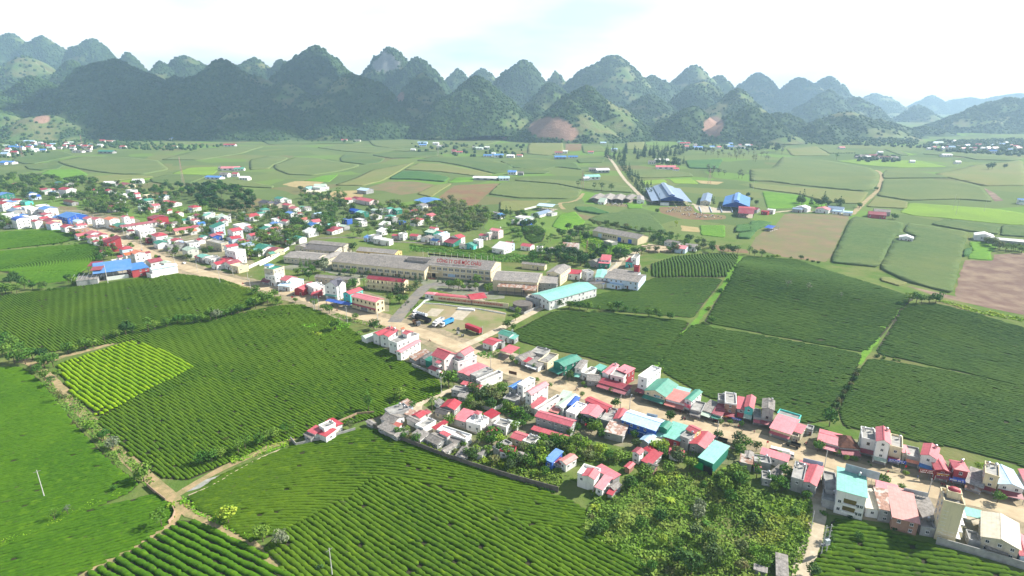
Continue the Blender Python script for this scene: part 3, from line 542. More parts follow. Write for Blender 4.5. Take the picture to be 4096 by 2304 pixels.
# ------------------------------------------------------------------ building kit
RC = {'r': ((0.46,0.055,0.075),'red'),'p': ((0.60,0.15,0.18),'pink'),'c': ((0.27,0.03,0.048),'crimson'),'o': ((0.62,0.15,0.05),'orange'),'b': ((0.06,0.22,0.56),'blue'),'B': ((0.02,0.10,0.48),'deep blue'),
      'lb': ((0.42,0.60,0.78),'pale blue'),'g': ((0.045,0.26,0.18),'green'),'t': ((0.20,0.52,0.43),'teal'),'dg': ((0.02,0.15,0.11),'dark green'),'gy': ((0.27,0.25,0.23),'grey'),'dy': ((0.15,0.14,0.135),'dark grey'),
      'w': ((0.78,0.78,0.76),'white'),'be': ((0.58,0.52,0.38),'beige'),'sl': ((0.10,0.10,0.125),'slate'),'br': ((0.15,0.075,0.055),'brown'),'ru': ((0.38,0.22,0.16),'rusty'),'pg': ((0.46,0.58,0.46),'pale green'),
      'sa': ((0.52,0.16,0.13),'salmon'),'gb': ((0.22,0.30,0.42),'grey blue'),'py': ((0.60,0.63,0.42),'pale yellow')}
WC = {'w': ((0.80,0.79,0.76),'white'),'cr': ((0.72,0.62,0.41),'cream'),'gr': ((0.40,0.40,0.39),'grey'),'pk': ((0.74,0.60,0.58),'pink'),'tq': ((0.10,0.56,0.50),'turquoise'),'gn': ((0.03,0.22,0.15),'green'),
      'bl': ((0.04,0.13,0.50),'blue'),'lb': ((0.58,0.68,0.80),'pale blue'),'rd': ((0.40,0.05,0.06),'red'),'bk': ((0.42,0.24,0.17),'brick'),'be': ((0.62,0.56,0.42),'beige'),'yl': ((0.70,0.52,0.22),'yellow'),'gg': ((0.55,0.58,0.50),'grey green')}
def roof_mat(code):
    k = 'roof_' + code
    if k in MATS: return MATS[k]
    c = RC[code][0]; m, t, b = newmat(k); old = code in ('gy', 'dy', 'ru', 'br', 'sl'); v = N(t, 'ShaderNodeTexCoord').outputs['Object']
    mp = N(t, 'ShaderNodeMapping'); mp.inputs['Scale'].default_value = (1.2,1.2,1.2); lk(t, v, mp.inputs[0])
    lo, hi = (0.55,1.35) if old else (0.82,1.14)
    col = mixc(t, ramp(t, noise(t, mp.outputs[0],0.6 if not old else 0.9,5,0.68), [(0.34,0.0),(0.66,1.0)]), tuple(x * lo for x in c), tuple(min(1, x * hi) for x in c))
    if code == 'ru': col = mixc(t, ramp(t, noise(t, v, 0.5,2,0.4), [(0.50,0.0),(0.54,1.0)]), col, (0.5,0.45,0.4))
    if old: col = mixc(t, math_node(t, 'MULTIPLY', ramp(t, noise(t, v, 0.22,4,0.6), [(0.48,0.0),(0.72,1.0)]),0.7), col, (0.40,0.36,0.31) if code == 'gy' else tuple(x * 0.6 for x in c))
    else:
        fade = math_node(t, 'MULTIPLY', ramp(t, noise(t, v, 0.12,3,0.5), [(0.45,0.0),(0.75,1.0)]),0.3); col = mixc(t, fade, col, tuple(0.6 * x + 0.24 for x in c))
    sx = N(t, 'ShaderNodeSeparateXYZ'); lk(t, v, sx.inputs[0])
    if code not in ('sl', 'br'):                      # sheet laps every metre or so
        s1 = math_node(t, 'FRACT', math_node(t, 'MULTIPLY', sx.outputs[0],0.9)); ln = math_node(t, 'LESS_THAN', s1,0.09); col = mixc(t, math_node(t, 'MULTIPLY', ln, 0.35), col, tuple(x * 0.55 for x in c))
    oi = N(t, 'ShaderNodeObjectInfo'); hs = N(t, 'ShaderNodeHueSaturation'); lk(t, math_node(t, 'ADD', math_node(t, 'MULTIPLY', oi.outputs['Random'],0.34),0.82), hs.inputs['Value'])
    lk(t, math_node(t, 'SUBTRACT', 1.06, math_node(t, 'MULTIPLY', oi.outputs['Random'],0.22)), hs.inputs['Saturation']); lk(t, col, hs.inputs['Color']); lk(t, hs.outputs[0], b.inputs['Base Color'])
    b.inputs['Roughness'].default_value = 0.9 if old else 0.48; b.inputs['Specular IOR Level'].default_value = 0.15 if old else 0.4
    w = N(t, 'ShaderNodeTexWave'); w.inputs['Scale'].default_value = 1.3; lk(t, v, w.inputs[0]); bn = N(t, 'ShaderNodeBump'); bn.inputs['Distance'].default_value = 0.03; lk(t, w.outputs[1], bn.inputs['Height']); lk(t, bn.outputs[0], b.inputs['Normal'])
    MATS[k] = m; return m
def wall_mat(code):
    c = WC[code][0]; g = code in ('gr', 'bk', 'be')
    return surf('wall_' + code, c, tuple(x * (0.72 if g else 0.9) for x in c),0.5 if g else 0.25,0.85, obj=True, stain=tuple(x * (0.45 if g else 0.6) for x in c), rnd=0.12)
M_slabtop = surf('roof_concrete', (0.40,0.39,0.36),(0.26,0.255,0.24),0.35,0.9, c3=(0.13,0.13,0.125), c3amt=0.45, s3=0.22, obj=True, rnd=0.3)
M_slabwhite = surf('roof_white_slab', (0.74,0.72,0.68),(0.62,0.60,0.56),0.3,0.85, c3=(0.42,0.41,0.39), c3amt=0.3, s3=0.3, obj=True)
M_frame = surf('window_frame', (0.78,0.78,0.76), None, 1.0,0.6)
M_wood = surf('wood_brown', (0.17,0.075,0.035),(0.11,0.05,0.025),2.0,0.6)
def glass_mat(): m, t, b = newmat('window_glass'); b.inputs['Base Color'].default_value = (0.025,0.035,0.045,1); b.inputs['Roughness'].default_value = 0.08; b.inputs['Specular IOR Level'].default_value = 0.6; return m
M_glass = glass_mat()
M_steel = surf('stainless_steel', (0.62,0.63,0.65),(0.5,0.51,0.53),2.0,0.3, metal=0.85, obj=True)
M_dark = surf('dark_opening', (0.022,0.02,0.02), None, 1.0,0.9)
M_iron = surf('grey_iron', (0.22,0.22,0.23), None, 2.0,0.6)
M_shutter = surf('roller_shutter', (0.30,0.29,0.30),(0.22,0.2,0.21),1.5,0.5, obj=True)

def box_vf(x0, x1, y0, y1, z0, z1, V, F):
    n = len(V); V += [(x0, y0, z0),(x1, y0, z0),(x1, y1, z0),(x0, y1, z0),(x0, y0, z1),(x1, y0, z1),(x1, y1, z1),(x0, y1, z1)]
    F += [(n, n + 3, n + 2, n + 1),(n + 4, n + 5, n + 6, n + 7),(n, n + 1, n + 5, n + 4),(n + 1, n + 2, n + 6, n + 5),(n + 2, n + 3, n + 7, n + 6),(n + 3, n, n + 4, n + 7)]
def box(name, x0, x1, y0, y1, z0, z1, m, parent=None):
    V, F = [], []; box_vf(x0, x1, y0, y1, z0, z1, V, F); return mesh_obj(name, V, F, m, parent)
def boxes(name, L, m, parent=None):
    V, F = [], []
    for b in L: box_vf(*b, V, F)
    return mesh_obj(name, V, F, m, parent)
SHARED = {}
def shared(name, key, build, parent, loc, rz=0, scale=(1,1,1)):
    """object that shares one mesh with all alike pieces"""
    if key not in SHARED: SHARED[key] = build()
    o = bpy.data.objects.new(name, SHARED[key]); o.location = loc; o.rotation_euler = (0,0, rz); o.scale = scale; return link(o, parent)
def data_of(V, F, mats, idx=None, smooth=False):
    me = bpy.data.meshes.new('piece'); me.from_pydata(V, [], F)
    for m in mats: me.materials.append(m)
    if idx: me.polygons.foreach_set('material_index', idx)
    if smooth: me.shade_smooth()
    return me
def win_mesh(kind):
    V, F = [], []; fm = {'w': M_frame, 'b': M_wood}[kind]
    for b in ((-.5,.5,-.06,.02,-.5,-.43),(-.5,.5,-.06,.02,.43,.5),(-.5,-.42,-.06,.02,-.43,.43),(.42,.5,-.06,.02,-.43,.43),(-.035,.035,-.06,.02,-.43,.43),(-.58,.58,-.16,.02,-.57,-.5),(-.58,.58,-.22,.02,.5,.56)): box_vf(*b, V, F)
    n = len(F); box_vf(-.42,.42,-.02,.02,-.43,.43, V, F); return data_of(V, F, [fm, M_glass], [0] * n + [1] * 6)
def door_mesh(m):
    V, F = [], []; box_vf(-.5,.5,-.05,.02,0,1, V, F); n = len(F); box_vf(-.56,-.5,-.09,.02,0,1.05, V, F); box_vf(.5,.56,-.09,.02,0,1.05, V, F); box_vf(-.5,.5,-.09,.02,1,1.05, V, F)
    return data_of(V, F, [m, M_frame], [0] * n + [1] * 18)
def tank_mesh():
    V, F = [], []; n = 12
    for z, r in ((.9,.55),(1.0,.62),(2.2,.62),(2.35,.5),(2.5,.12)):
        for i in range(n): V.append((r * math.cos(6.2832 * i / n), r * math.sin(6.2832 * i / n), z))
    for k in range(4):
        for i in range(n): F.append((k * n + i, k * n + (i + 1) % n, (k + 1) * n + (i + 1) % n, (k + 1) * n + i))
    F.append(tuple(range(n))[::-1]); F.append(tuple(range(4 * n, 5 * n))); k = len(F)
    for sx in (-1,1):
        for sy in (-1,1): box_vf(sx * .45 - .05, sx * .45 + .05, sy * .45 - .05, sy * .45 + .05,0,.95, V, F)
    return data_of(V, F, [M_steel, M_iron], [0] * k + [1] * (len(F) - k))
def road_near(x, y):
    d = np.hypot(ROAD[:, 0] - x, ROAD[:, 1] - y); i = int(np.argmin(d)); a, b = ROAD[max(0, i - 3)], ROAD[min(len(ROAD) - 1, i + 3)]
    return ROAD[i], math.atan2(b[1] - a[1], b[0] - a[0]), float(d[i])
HSC = {'C4': .88,'C5': .8,'C6': .75,'C7': .74,'C8': .78,'D3': .78,'G6': .8}; CUR = [1.0]     # local size of storeys and fittings
BLD = []                                                # (root, description, px, py) for labels
def imgpt(x, y, z=0): return proj(x, y, z)
def slab_roof(name, quads, th, m, parent):
    """sloping roof planes with thickness: each quad is four eave/ridge points"""
    V, F = [], []
    for q in quads:
        n = len(V); k = len(q); V += [tuple(p) for p in q] + [(p[0], p[1], p[2] - th) for p in q]; F.append(tuple(range(n, n + k))); F.append(tuple(range(n + 2 * k - 1, n + k - 1,-1)))
        for i in range(k): j = (i + 1) % k; F.append((n + j, n + i, n + k + i, n + k + j))
    return mesh_obj(name, V, F, m, parent)
def block(root, W, D, h, roof, rc, wc, rp=0.32, z0=0.0, cx=0.0, cy=0.0, oh=0.4, wins=True, vis=None, flat_m=None, wk='w', open_walls=False, nm='wall', wcol2=None, par=0.7):
    """one storeyed block with its roof, as parts of root; local x along the first edge"""
    x0, x1, y0, y1 = cx - W / 2, cx + W / 2, cy - D / 2, cy + D / 2; wm = wall_mat(wc); rm = roof_mat(rc) if rc else M_slabtop; V, F = [], []
    th = 0.12
    if open_walls:
        nx, ny = max(1, int(W / 5)), max(1, int(D / 5)); L = []
        for i in range(nx + 1):
            for j in range(ny + 1):
                if i in (0, nx) or j in (0, ny): px, py = x0 + W * i / nx, y0 + D * j / ny; L.append((px - .13, px + .13, py - .13, py + .13, z0, h - .1))
        for k, b in enumerate(L): shared('post', ('post', round(h - z0,1)), lambda: data_of(*(lambda V, F: (box_vf(-.13,.13,-.13,.13,0, h - .1 - z0, V, F),(V, F))[1])([], []), [M_iron]), root, ((b[0] + b[1]) / 2,(b[2] + b[3]) / 2, z0))
        box('floor_slab', x0, x1, y0, y1, z0 - .3, z0 + .12, M_slab, root)
    else:
        box_vf(x0, x1, y0, y1, z0 - 0.5, h, V, F)
        if roof == 'gx':
            rz = h + D / 2 * rp
            for x in (x0, x1): n = len(V); V += [(x, y0, h),(x, y1, h),(x, cy, rz - .02)]; F.append((n, n + 1, n + 2) if x == x1 else (n + 1, n, n + 2))
        if roof == 'gy':
            rz = h + W / 2 * rp
            for y in (y0, y1): n = len(V); V += [(x0, y, h),(x1, y, h),(cx, y, rz - .02)]; F.append((n, n + 1, n + 2) if y == y0 else (n + 1, n, n + 2))
        if roof in ('sx', 'sb'):
            a, b = (y0, y1) if roof == 'sx' else (y1, y0); n = len(V); rz = h + D * rp; V += [(x0, b, h),(x1, b, h),(x1, b, rz),(x0, b, rz),(x0, a, h),(x1, a, h)]; F += [(n, n + 1, n + 2, n + 3),(n, n + 3, n + 4),(n + 1, n + 5, n + 2)]
        if roof in ('sl', 'sr'):
            a, b = (x0, x1) if roof == 'sl' else (x1, x0); n = len(V); rz = h + W * rp; V += [(b, y0, h),(b, y1, h),(b, y1, rz),(b, y0, rz),(a, y0, h),(a, y1, h)]; F += [(n, n + 1, n + 2, n + 3),(n, n + 3, n + 4),(n + 1, n + 5, n + 2)]
        if roof == 'arc':
            n0 = 9
            for x in (x0, x1):
                n = len(V); V += [(x, cy + D / 2 * math.cos(math.pi * i / n0), h + D * .22 * math.sin(math.pi * i / n0)) for i in range(n0 + 1)]; F.append(tuple(range(n, n + n0 + 1)))
        mesh_obj(nm, V, F, wm, root)
    e = oh; X0, X1, Y0, Y1 = x0 - e, x1 + e, y0 - e, y1 + e; t = 0.13
    if roof == 'gx':
        rz = h + D / 2 * rp + t; ez = h - e * rp + t; r_ = slab_roof('roof', [[(X0, Y0, ez),(X1, Y0, ez),(X1, cy, rz),(X0, cy, rz)], [(X0, cy, rz),(X1, cy, rz),(X1, Y1, ez),(X0, Y1, ez)]], th, rm, root); box('ridge_cap', X0, X1, cy - .2, cy + .2, rz - .02, rz + .05, rm, r_)
    elif roof == 'gy':
        rz = h + W / 2 * rp + t; ez = h - e * rp + t; r_ = slab_roof('roof', [[(X0, Y0, ez),(cx, Y0, rz),(cx, Y1, rz),(X0, Y1, ez)], [(cx, Y0, rz),(X1, Y0, ez),(X1, Y1, ez),(cx, Y1, rz)]], th, rm, root); box('ridge_cap', cx - .2, cx + .2, Y0, Y1, rz - .02, rz + .05, rm, r_)
    elif roof in ('sx', 'sb'):
        zl, zh = h + t - e * rp, h + t + (D + e) * rp; a, b = (zl, zh) if roof == 'sx' else (zh, zl); slab_roof('roof', [[(X0, Y0, a),(X1, Y0, a),(X1, Y1, b),(X0, Y1, b)]], th, rm, root)
    elif roof in ('sl', 'sr'):
        zl, zh = h + t - e * rp, h + t + (W + e) * rp; a, b = (zl, zh) if roof == 'sl' else (zh, zl); slab_roof('roof', [[(X0, Y0, a),(X1, Y0, b),(X1, Y1, b),(X0, Y1, a)]], th, rm, root)
    elif roof == 'hip':
        k = min(W, D) / 2; rz = h + (k + e) * rp * 1.15 + t; ez = h + t
        if W >= D: a, b = (X0 + k + e, cy, rz),(X1 - k - e, cy, rz); q = [[(X0, Y0, ez),(X1, Y0, ez), b, a], [(X1, Y1, ez),(X0, Y1, ez), a, b], [(X1, Y0, ez),(X1, Y1, ez), b], [(X0, Y1, ez),(X0, Y0, ez), a]]
        else: a, b = (cx, Y0 + k + e, rz),(cx, Y1 - k - e, rz); q = [[(X1, Y0, ez),(X1, Y1, ez), b, a], [(X0, Y1, ez),(X0, Y0, ez), a, b], [(X0, Y0, ez),(X1, Y0, ez), a], [(X1, Y1, ez),(X0, Y1, ez), b]]
        slab_roof('roof', q, th, rm, root)
    elif roof == 'arc':
        n0 = 9; V, F = [], []
        for i in range(n0 + 1):
            a = math.pi * i / n0
            for x in (X0, X1): V.append((x, cy + (D / 2 + e * .5) * math.cos(a), h + .12 + D * .22 * math.sin(a)))
        F = [(2 * i, 2 * i + 1,2 * i + 3,2 * i + 2) for i in range(n0)]; n = len(V); V += [(v[0], v[1], v[2] - .1) for v in V]; F += [tuple(n + q for q in f[::-1]) for f in F]; mesh_obj('roof', V, F, rm, root)
    elif roof == 'flat':
        fm = flat_m or (rm if rc else M_slabtop); p = .16; box('roof_slab', x0 + p + .003, x1 - p - .003, y0 + p + .003, y1 - p - .003, h + .002, h + .1, fm, root)
        boxes('parapet', [(x0 - .12, x1 + .12, y0 - .12, y0 + p, h + .003, h + par),(x0 - .12, x1 + .12, y1 - p, y1 + .12, h + .003, h + par),(x0 - .12, x0 + p, y0 + p, y1 - p, h + .003, h + par),(x1 - p, x1 + .12, y0 + p, y1 - p, h + .003, h + par)], wall_mat(wcol2 or wc), root)
    if wins and not open_walls:
        kk = CUR[0]; fl = max(1, int(round((h - z0) / 3.4 / kk))); fh = (h - z0) / fl; wz = root.matrix_basis.to_euler().z
        for sd_, ln, bx, by, a in (('f', W, cx, y0,0.0),('b', W, cx, y1, math.pi),('l', D, x0, cy, -math.pi / 2),('r', D, x1, cy, math.pi / 2)):
            na = wz + a; ny = -math.cos(na); pr = root.location
            if vis is not None:
                if sd_ not in vis: continue
            else:
                out = Vector((math.sin(na),-math.cos(na))); tocam = Vector((-pr.x, -pr.y)).normalized()
                if out.dot(tocam) < -0.1: continue
            n = max(1, int(ln / 3.4 / kk)) if ln > 2.2 else 0
            for f in range(fl):
                for i in range(n):
                    if f == 0 and random.random() < 0.35: continue
                    if f > 0 and random.random() < 0.12: continue
                    u = (i + .5) / n * ln - ln / 2; z = z0 + f * fh + fh * .55; c, s = math.cos(a), math.sin(a)
                    shared('window', ('win', wk), lambda: win_mesh(wk), root, (bx + u * c, by + u * s, z), a, (1.25 * kk, 1,1.35 * kk))
def place(c, A, B, C, h, ridge=None):
    """corner points at eave height -> centre, width along A-B, depth, rotation"""
    a, b = (np.array(P(c, *q, z=h)) for q in (A, B)); cc = np.array(P(c, *C, z=h if ridge is None else h + ridge))
    ux = b - a; W = np.linalg.norm(ux); ux /= W; uy = np.array([-ux[1], ux[0]]); dd = float((cc - b) @ uy); 
    if ridge is not None: dd *= 2
    ctr = (a + b) / 2 + uy * dd / 2; rz = math.atan2(ux[1], ux[0])
    if dd < 0: rz += math.pi
    return ctr, W, max(1.5, abs(dd)), rz
def house(c, A, B, C, h, roof, rc, wc, label=None, cat='house', name='house', ridge=None, tank=0, shop=None, **kw):
    CUR[0] = HSC.get(c, 1.0); h *= CUR[0]; ctr, W, D, rz = place(c, A, B, C, h, ridge)
    return house_at(ctr, W, D, rz, h, roof, rc, wc, label, cat, name, tank, shop, **kw)
def house_at(ctr, W, D, rz, h, roof, rc, wc, label=None, cat='house', name='house', tank=0, shop=None, door=True, **kw):
    g = zf(*ctr); root = empty(name, (ctr[0], ctr[1], g), rz); block(root, W, D, h, roof, rc, wc, **kw)
    q, ang, dist = road_near(*ctr); side = None
    to = Vector((q[0] - ctr[0], q[1] - ctr[1])).normalized(); best = -2
    for nm_, ln, bx, by, a in (('f', W, 0,-D / 2,0.0),('b', W, 0, D / 2, math.pi),('l', D, -W / 2,0,-math.pi / 2),('r', D, W / 2,0, math.pi / 2)):
        na = rz + a; o_ = Vector((math.sin(na),-math.cos(na)))
        if o_.dot(to) > best: best = o_.dot(to); side = (nm_, ln, bx, by, a)
    nm_, ln, bx, by, a = side; cs, sn = math.cos(a), math.sin(a)
    if door and not kw.get('open_walls'):
        if shop:
            sw = min(ln * .8,6); shared('shutter_door', 'shutter', lambda: door_mesh(M_shutter), root, (bx, by, .05), a, (sw, 1,2.7 * CUR[0]))
            col, dep = shop; L = min(ln, 30); am = roof_mat(col)
            def loc(u, v): return (bx + u * cs + v * sn, by + u * sn - v * cs)
            q_ = [(*loc(-L / 2,.1),3.55 * CUR[0]),(*loc(L / 2,.1),3.55 * CUR[0]),(*loc(L / 2, dep),2.9 * CUR[0]),(*loc(-L / 2, dep),2.9 * CUR[0])]; aw = slab_roof('awning', [q_],.08, am, root)
            for u in (-L / 2 + .15, L / 2 - .15): shared('awning_post', 'apost', lambda: data_of(*(lambda V, F: (box_vf(-.05,.05,-.05,.05,0,2.85, V, F),(V, F))[1])([], []), [M_iron]), root, (*loc(u, dep - .15),0),0,(1,1, CUR[0]))
        else: shared('door', 'door', lambda: door_mesh(M_wood), root, (bx + ln * .2 * cs, by + ln * .2 * sn, .05), a, (1.3 * CUR[0],1,2.3 * CUR[0]))
    for k in range(tank):
        tx, ty = (W * .28 * (-1) ** k, D * (.3 - .25 * (k // 2)) * (1 if k % 2 == 0 else .8)); shared('water_tank', 'tank', tank_mesh, root, (tx, ty, h + (0 if roof == 'flat' else .2)),0,(CUR[0],) * 3)
    d = f"{WC[wc][1]} {'shed' if h < 3.1 else 'house'} with {RC[rc][1] + ' ' if rc else ''}{ {'gx': 'gable', 'gy': 'gable', 'sx': 'sloping', 'sb': 'sloping', 'sl': 'sloping', 'sr': 'sloping', 'hip': 'hipped', 'flat': 'flat', 'arc': 'arched'}[roof]} roof"
    if cat == 'house' and h < 3.7: cat = 'shed'; root.name = 'shed'; d = d.replace('house', 'shed')
    fx, fy = imgpt(ctr[0], ctr[1], g + h * .6); root['category'] = cat; root['group'] = 'houses of the town' if cat == 'house' else cat + 's'
    BLD.append([root, label, d, fx, fy]); return root
def add(root, W, D, h, roof, rc, wc, cx=0, cy=0, z0=0, **kw): block(root, W, D, h * CUR[0], roof, rc, wc, z0=z0 * CUR[0], cx=cx, cy=cy, **kw)
def label_buildings():
    marks = [(m[3], m[4], m[0]['mark']) for m in BLD if 'mark' in m[0]]; seen = {}
    for b in BLD:
        root, label, d, fx, fy = b
        if label: root['label'] = label; continue
        best = min((m for m in marks), key=lambda m: (m[0] - fx) ** 2 + 4 * (m[1] - fy) ** 2); dx, dy = fx - best[0], fy - best[1]
        w = ('right of' if dx > 0 else 'left of') if abs(dx) > 2.0 * abs(dy) else ('in front of' if dy > 0 else 'behind'); seen.setdefault((d, w, best[2]), []).append(((dx * dx + 4 * dy * dy), b))
    ords = 'first second third fourth fifth sixth seventh eighth ninth tenth eleventh twelfth'.split()
    for (d, w, m), L in seen.items():
        L.sort(key=lambda t: t[0])
        for i, (_, b) in enumerate(L): b[0]['label'] = ' '.join(f"{d} {w} {m}".split()[:16]) if len(L) == 1 else f"{d}, {ords[min(i, 11)]} {w} {m}".replace('pale ', 'light ') if len(f'{d} {w} {m}'.split()) < 16 else f"{RC[d.split()[-3]][1] if d.split()[-3] in RC else d.split('with ')[-1]} house, {ords[min(i, 11)]} {w} {m}"
    for b in BLD:
        if 'mark' in b[0]: del b[0]['mark']
def mark(root, phrase): root['mark'] = phrase; return root
# ------------------------------------------------------------------ buildings left of the main road, near the camera
H = house
H('C4', (278,275),(330,300),(545,200),4,'gy', 'pg', 'w'); H('C4', (410,240),(475,262),(665,192),7,'gy', 'r', 'w', tank=1); H('C4', (495,265),(590,280),(735,210),7.5,'gy', 'r', 'w', tank=1)
H('C4', (735,182),(752,190),(768,182),9,'gy', 'o', 'w', wins=False, door=False)
t = H('C4', (595,330),(690,365),(945,262),8,'flat', None, 'w', tank=2); add(t, 3.4,4.5,10.6,'gx', 'r', 'w', 0,3,8.1, wins=False)
H('C4', (685,450),(735,462),(1045,350),6,'gy', 'p', 'w', 'long white house with pink roof and a teal shutter end by the tea'); H('C4', (830,505),(905,555),(1050,470),3,'sx', 'ru', 'gr', rp=.12)
H('C4', (955,530),(1020,545),(1100,470),4,'gy', 'dy', 'gr'); H('C4', (1020,545),(1100,580),(1112,512),4.5,'gx', 'g', 'gn', rp=.2, wins=False)
t = mark(H('C4', (1095,490),(1235,545),(1310,455),11,'gx', 'r', 'pk', 'tall pink three storey house with stepped red roofs and balconies', tank=0, rp=.5),'the tall pink house')
for z in (3.2,6.3): box('balcony', 1.2,3.6,-7.0,-5.2, z, z + .8, wall_mat('w'), t)
slab_roof('porch_roof', [[(1.0,-7.2,8.4),(3.9,-7.2,8.4),(3.9,-5.0,9.0),(1.0,-5.0,9.0)]],.1, roof_mat('r'), t)
H('C4', (1055,645),(1195,700),(1240,675),3.6,'sx', 'r', 'w', rp=.2)
H('C4', (1310,530),(1395,585),(1600,510),8,'flat', None, 'w', 'white villa with columned balcony and clustered red gables by the road'); t = H('C4', (1385,470),(1475,495),(1600,440),11.5,'gy', 'r', 'w', rp=.6); H('C4', (1340,500),(1420,535),(1462,500),9.5,'sx', 'p', 'w', rp=.15, wins=False)
H('C4', (1400,690),(1535,740),(1770,640),4,'gy', 'p', 'gr', rp=.12); H('C4', (1540,725),(1610,758),(1760,655),4.6,'flat', None, 'gr', tank=1); H('C4', (1610,790),(1660,815),(1905,700),4.5,'flat', None, 'w')
H('C4', (1435,828),(1645,876),(1662,848),3,'sx', 'r', 'gr', rp=.1); H('C4', (1320,905),(1480,935),(1505,885),3.2,'flat', None, 'gr', tank=1); H('C4', (1395,970),(1475,985),(1495,945),2.8,'sx', 'gy', 'gr', rp=.15)
H('C4', (1865,240),(1990,280),(2045,235),4.5,'gx', 'g', 'w', tank=1); H('C4', (1985,295),(2050,310),(2090,278),3.4,'sx', 't', 'gr', rp=.15); H('C4', (1685,345),(1800,380),(1905,325),4,'gx', 'r', 'w', rp=.2); H('C4', (1845,355),(1905,372),(1940,350),3,'flat', None, 'gr')
H('C4', (1895,440),(2010,475),(2090,415),4,'sx', 'r', 'gr', open_walls=True, rp=.08)
H('C5', (287,452),(360,520),(545,388),4.2,'flat', None, 'gr', 'grey flat roofed house with two tanks at the lane bend', tank=2); H('C5', (500,352),(575,402),(607,345),3.4,'sx', 'ru', 'lb', rp=.15)
H('C5', (240,560),(400,620),(560,540),3.4,'gx', 'gy', 'w'); H('C5', (200,668),(372,758),(440,690),3.2,'sx', 'gy', 'gr', rp=.15); H('C5', (345,632),(465,668),(492,636),3.0,'sx', 'sa', 'w', rp=.15); H('C5', (570,560),(710,625),(735,580),3.4,'gx', 'gy', 'w'); H('C5', (372,760),(440,795),(560,690),3.2,'gy', 'gy', 'gr', rp=.2)
H('C5', (645,515),(735,550),(792,482),3.4,'gy', 'r', 'w'); H('C5', (550,500),(640,527),(702,482),2.9,'sx', 'ru', 'gr', rp=.12); H('C5', (790,470),(840,500),(862,480),3,'sx', 'r', 'w', rp=.15)
mark(H('C5', (1010,410),(1180,445),(1322,365),4.2,'gy', 'r', 'gr', 'grey house with broad red gable roof beside the palm'),'the house by the palm'); H('C5', (925,340),(985,380),(1035,348),3.0,'sx', 'gy', 'w', rp=.15); H('C5', (935,472),(1075,512),(1140,465),3.5,'gx', 'dy', 'be', rp=.5)
H('C5', (685,655),(785,700),(950,605),4.2,'flat', None, 'w', tank=1); H('C5', (905,675),(945,699),(1068,612),4.2,'sx', 'r', 'cr', rp=.1)
mark(H('C5', (960,720),(1330,845),(1400,782),4,'flat', 'w', 'w', 'big bright white flat roofed compound beside the flower bed'),'the bright white compound'); H('C5', (815,822),(960,892),(1060,790),3.4,'gx', 'gy', 'gr'); H('C5', (1095,815),(1205,882),(1330,822),3.2,'sx', 'gy', 'w', rp=.15); H('C5', (1015,962),(1062,988),(1192,896),3.0,'gy', 'gy', 'w'); H('C5', (620,772),(740,832),(840,762),3.2,'sx', 'gy', 'w', rp=.12); H('C5', (1010,742),(1100,785),(1126,775),5.2,'sx', 'r', 'w', wins=False, door=False, rp=.1)
t = H('C5', (1180,560),(1325,603),(1445,495),4,'sx', 'p', 'gr', rp=.1); H('C5', (1335,612),(1520,664),(1655,572),4.4,'flat', 'w', 'w', tank=3); H('C5', (1440,490),(1500,507),(1537,482),7,'hip', 'r', 'w'); H('C5', (1565,500),(1660,556),(1752,500),4,'sx', 'r', 'w', rp=.1)
H('C5', (1600,660),(1680,692),(1750,605),3.2,'gy', 'gy', 'gr'); H('C5', (1690,640),(1850,690),(1935,620),4,'flat', None, 'w', tank=1); H('C5', (1610,728),(1700,745),(1800,698),3,'gy', 'r', 'w'); H('C5', (1850,610),(1990,650),(2012,622),3.6,'sx', 'pg', 'gg', rp=.1)
H('C5', (1915,800),(2065,850),(2150,775),4.2,'gx', 'r', 'be'); H('C5', (2065,858),(2190,905),(2255,810),4,'flat', None, 'w', tank=2); H('C5', (1680,940),(1760,985),(1890,872),3.8,'flat', None, 'gr'); H('C5', (1770,985),(1960,1005),(2025,942),4,'flat', None, 'w', wcol2='rd')
H('C5', (1400,988),(1540,1027),(1595,955),3.4,'gx', 'gy', 'w'); H('C5', (1205,1038),(1320,1062),(1440,962),3.1,'gy', 'gy', 'w', rp=.2); H('C5', (1975,1022),(2030,1067),(2077,1002),3.2,'gx', 'gy', 'be'); H('C5', (50,600),(120,640),(170,620),2.6,'gx', 'gy', 'gr')
H('C5', (1885,150),(1955,178),(2085,100),7,'gy', 'b', 'gr', tank=1); H('C5', (1995,130),(2065,156),(2225,62),9,'flat', 'w', 'w'); H('C5', (1810,312),(1960,352),(2010,282),3.6,'flat', None, 'gr', tank=2)
mark(H('C5', (2100,220),(2175,250),(2385,120),9.5,'gy', 'p', 'w', 'tall narrow white house with pink ribbed gable roof', rp=.55),'the narrow pink roofed house'); H('C5', (2150,402),(2215,432),(2330,335),3.6,'sx', 'r', 'w', rp=.2); H('C5', (2215,445),(2262,465),(2515,270),4,'flat', None, 'w')
mark(H('C6', (460,850),(910,980),(965,905),7,'gx', 'p', 'gr', 'long two storey row building with pink roof and bare grey walls', vis='flr', rp=.35),'the pink roofed row building')
for k, (x0, x1) in enumerate(((410,520),(530,650),(645,860))):
    H('C6', (x0,1020 + k * 32),(x1 - 10,1020 + k * 32 + (x1 - x0) * .3),(x1 + 18,1020 + k * 32 + (x1 - x0) * .3 - 32),2.9,'sx', 'r', 'gr', f'{("left", "middle", "right")[k]} bright red canopy in front of the long row building', 'canopy', 'canopy', open_walls=True, rp=.12)
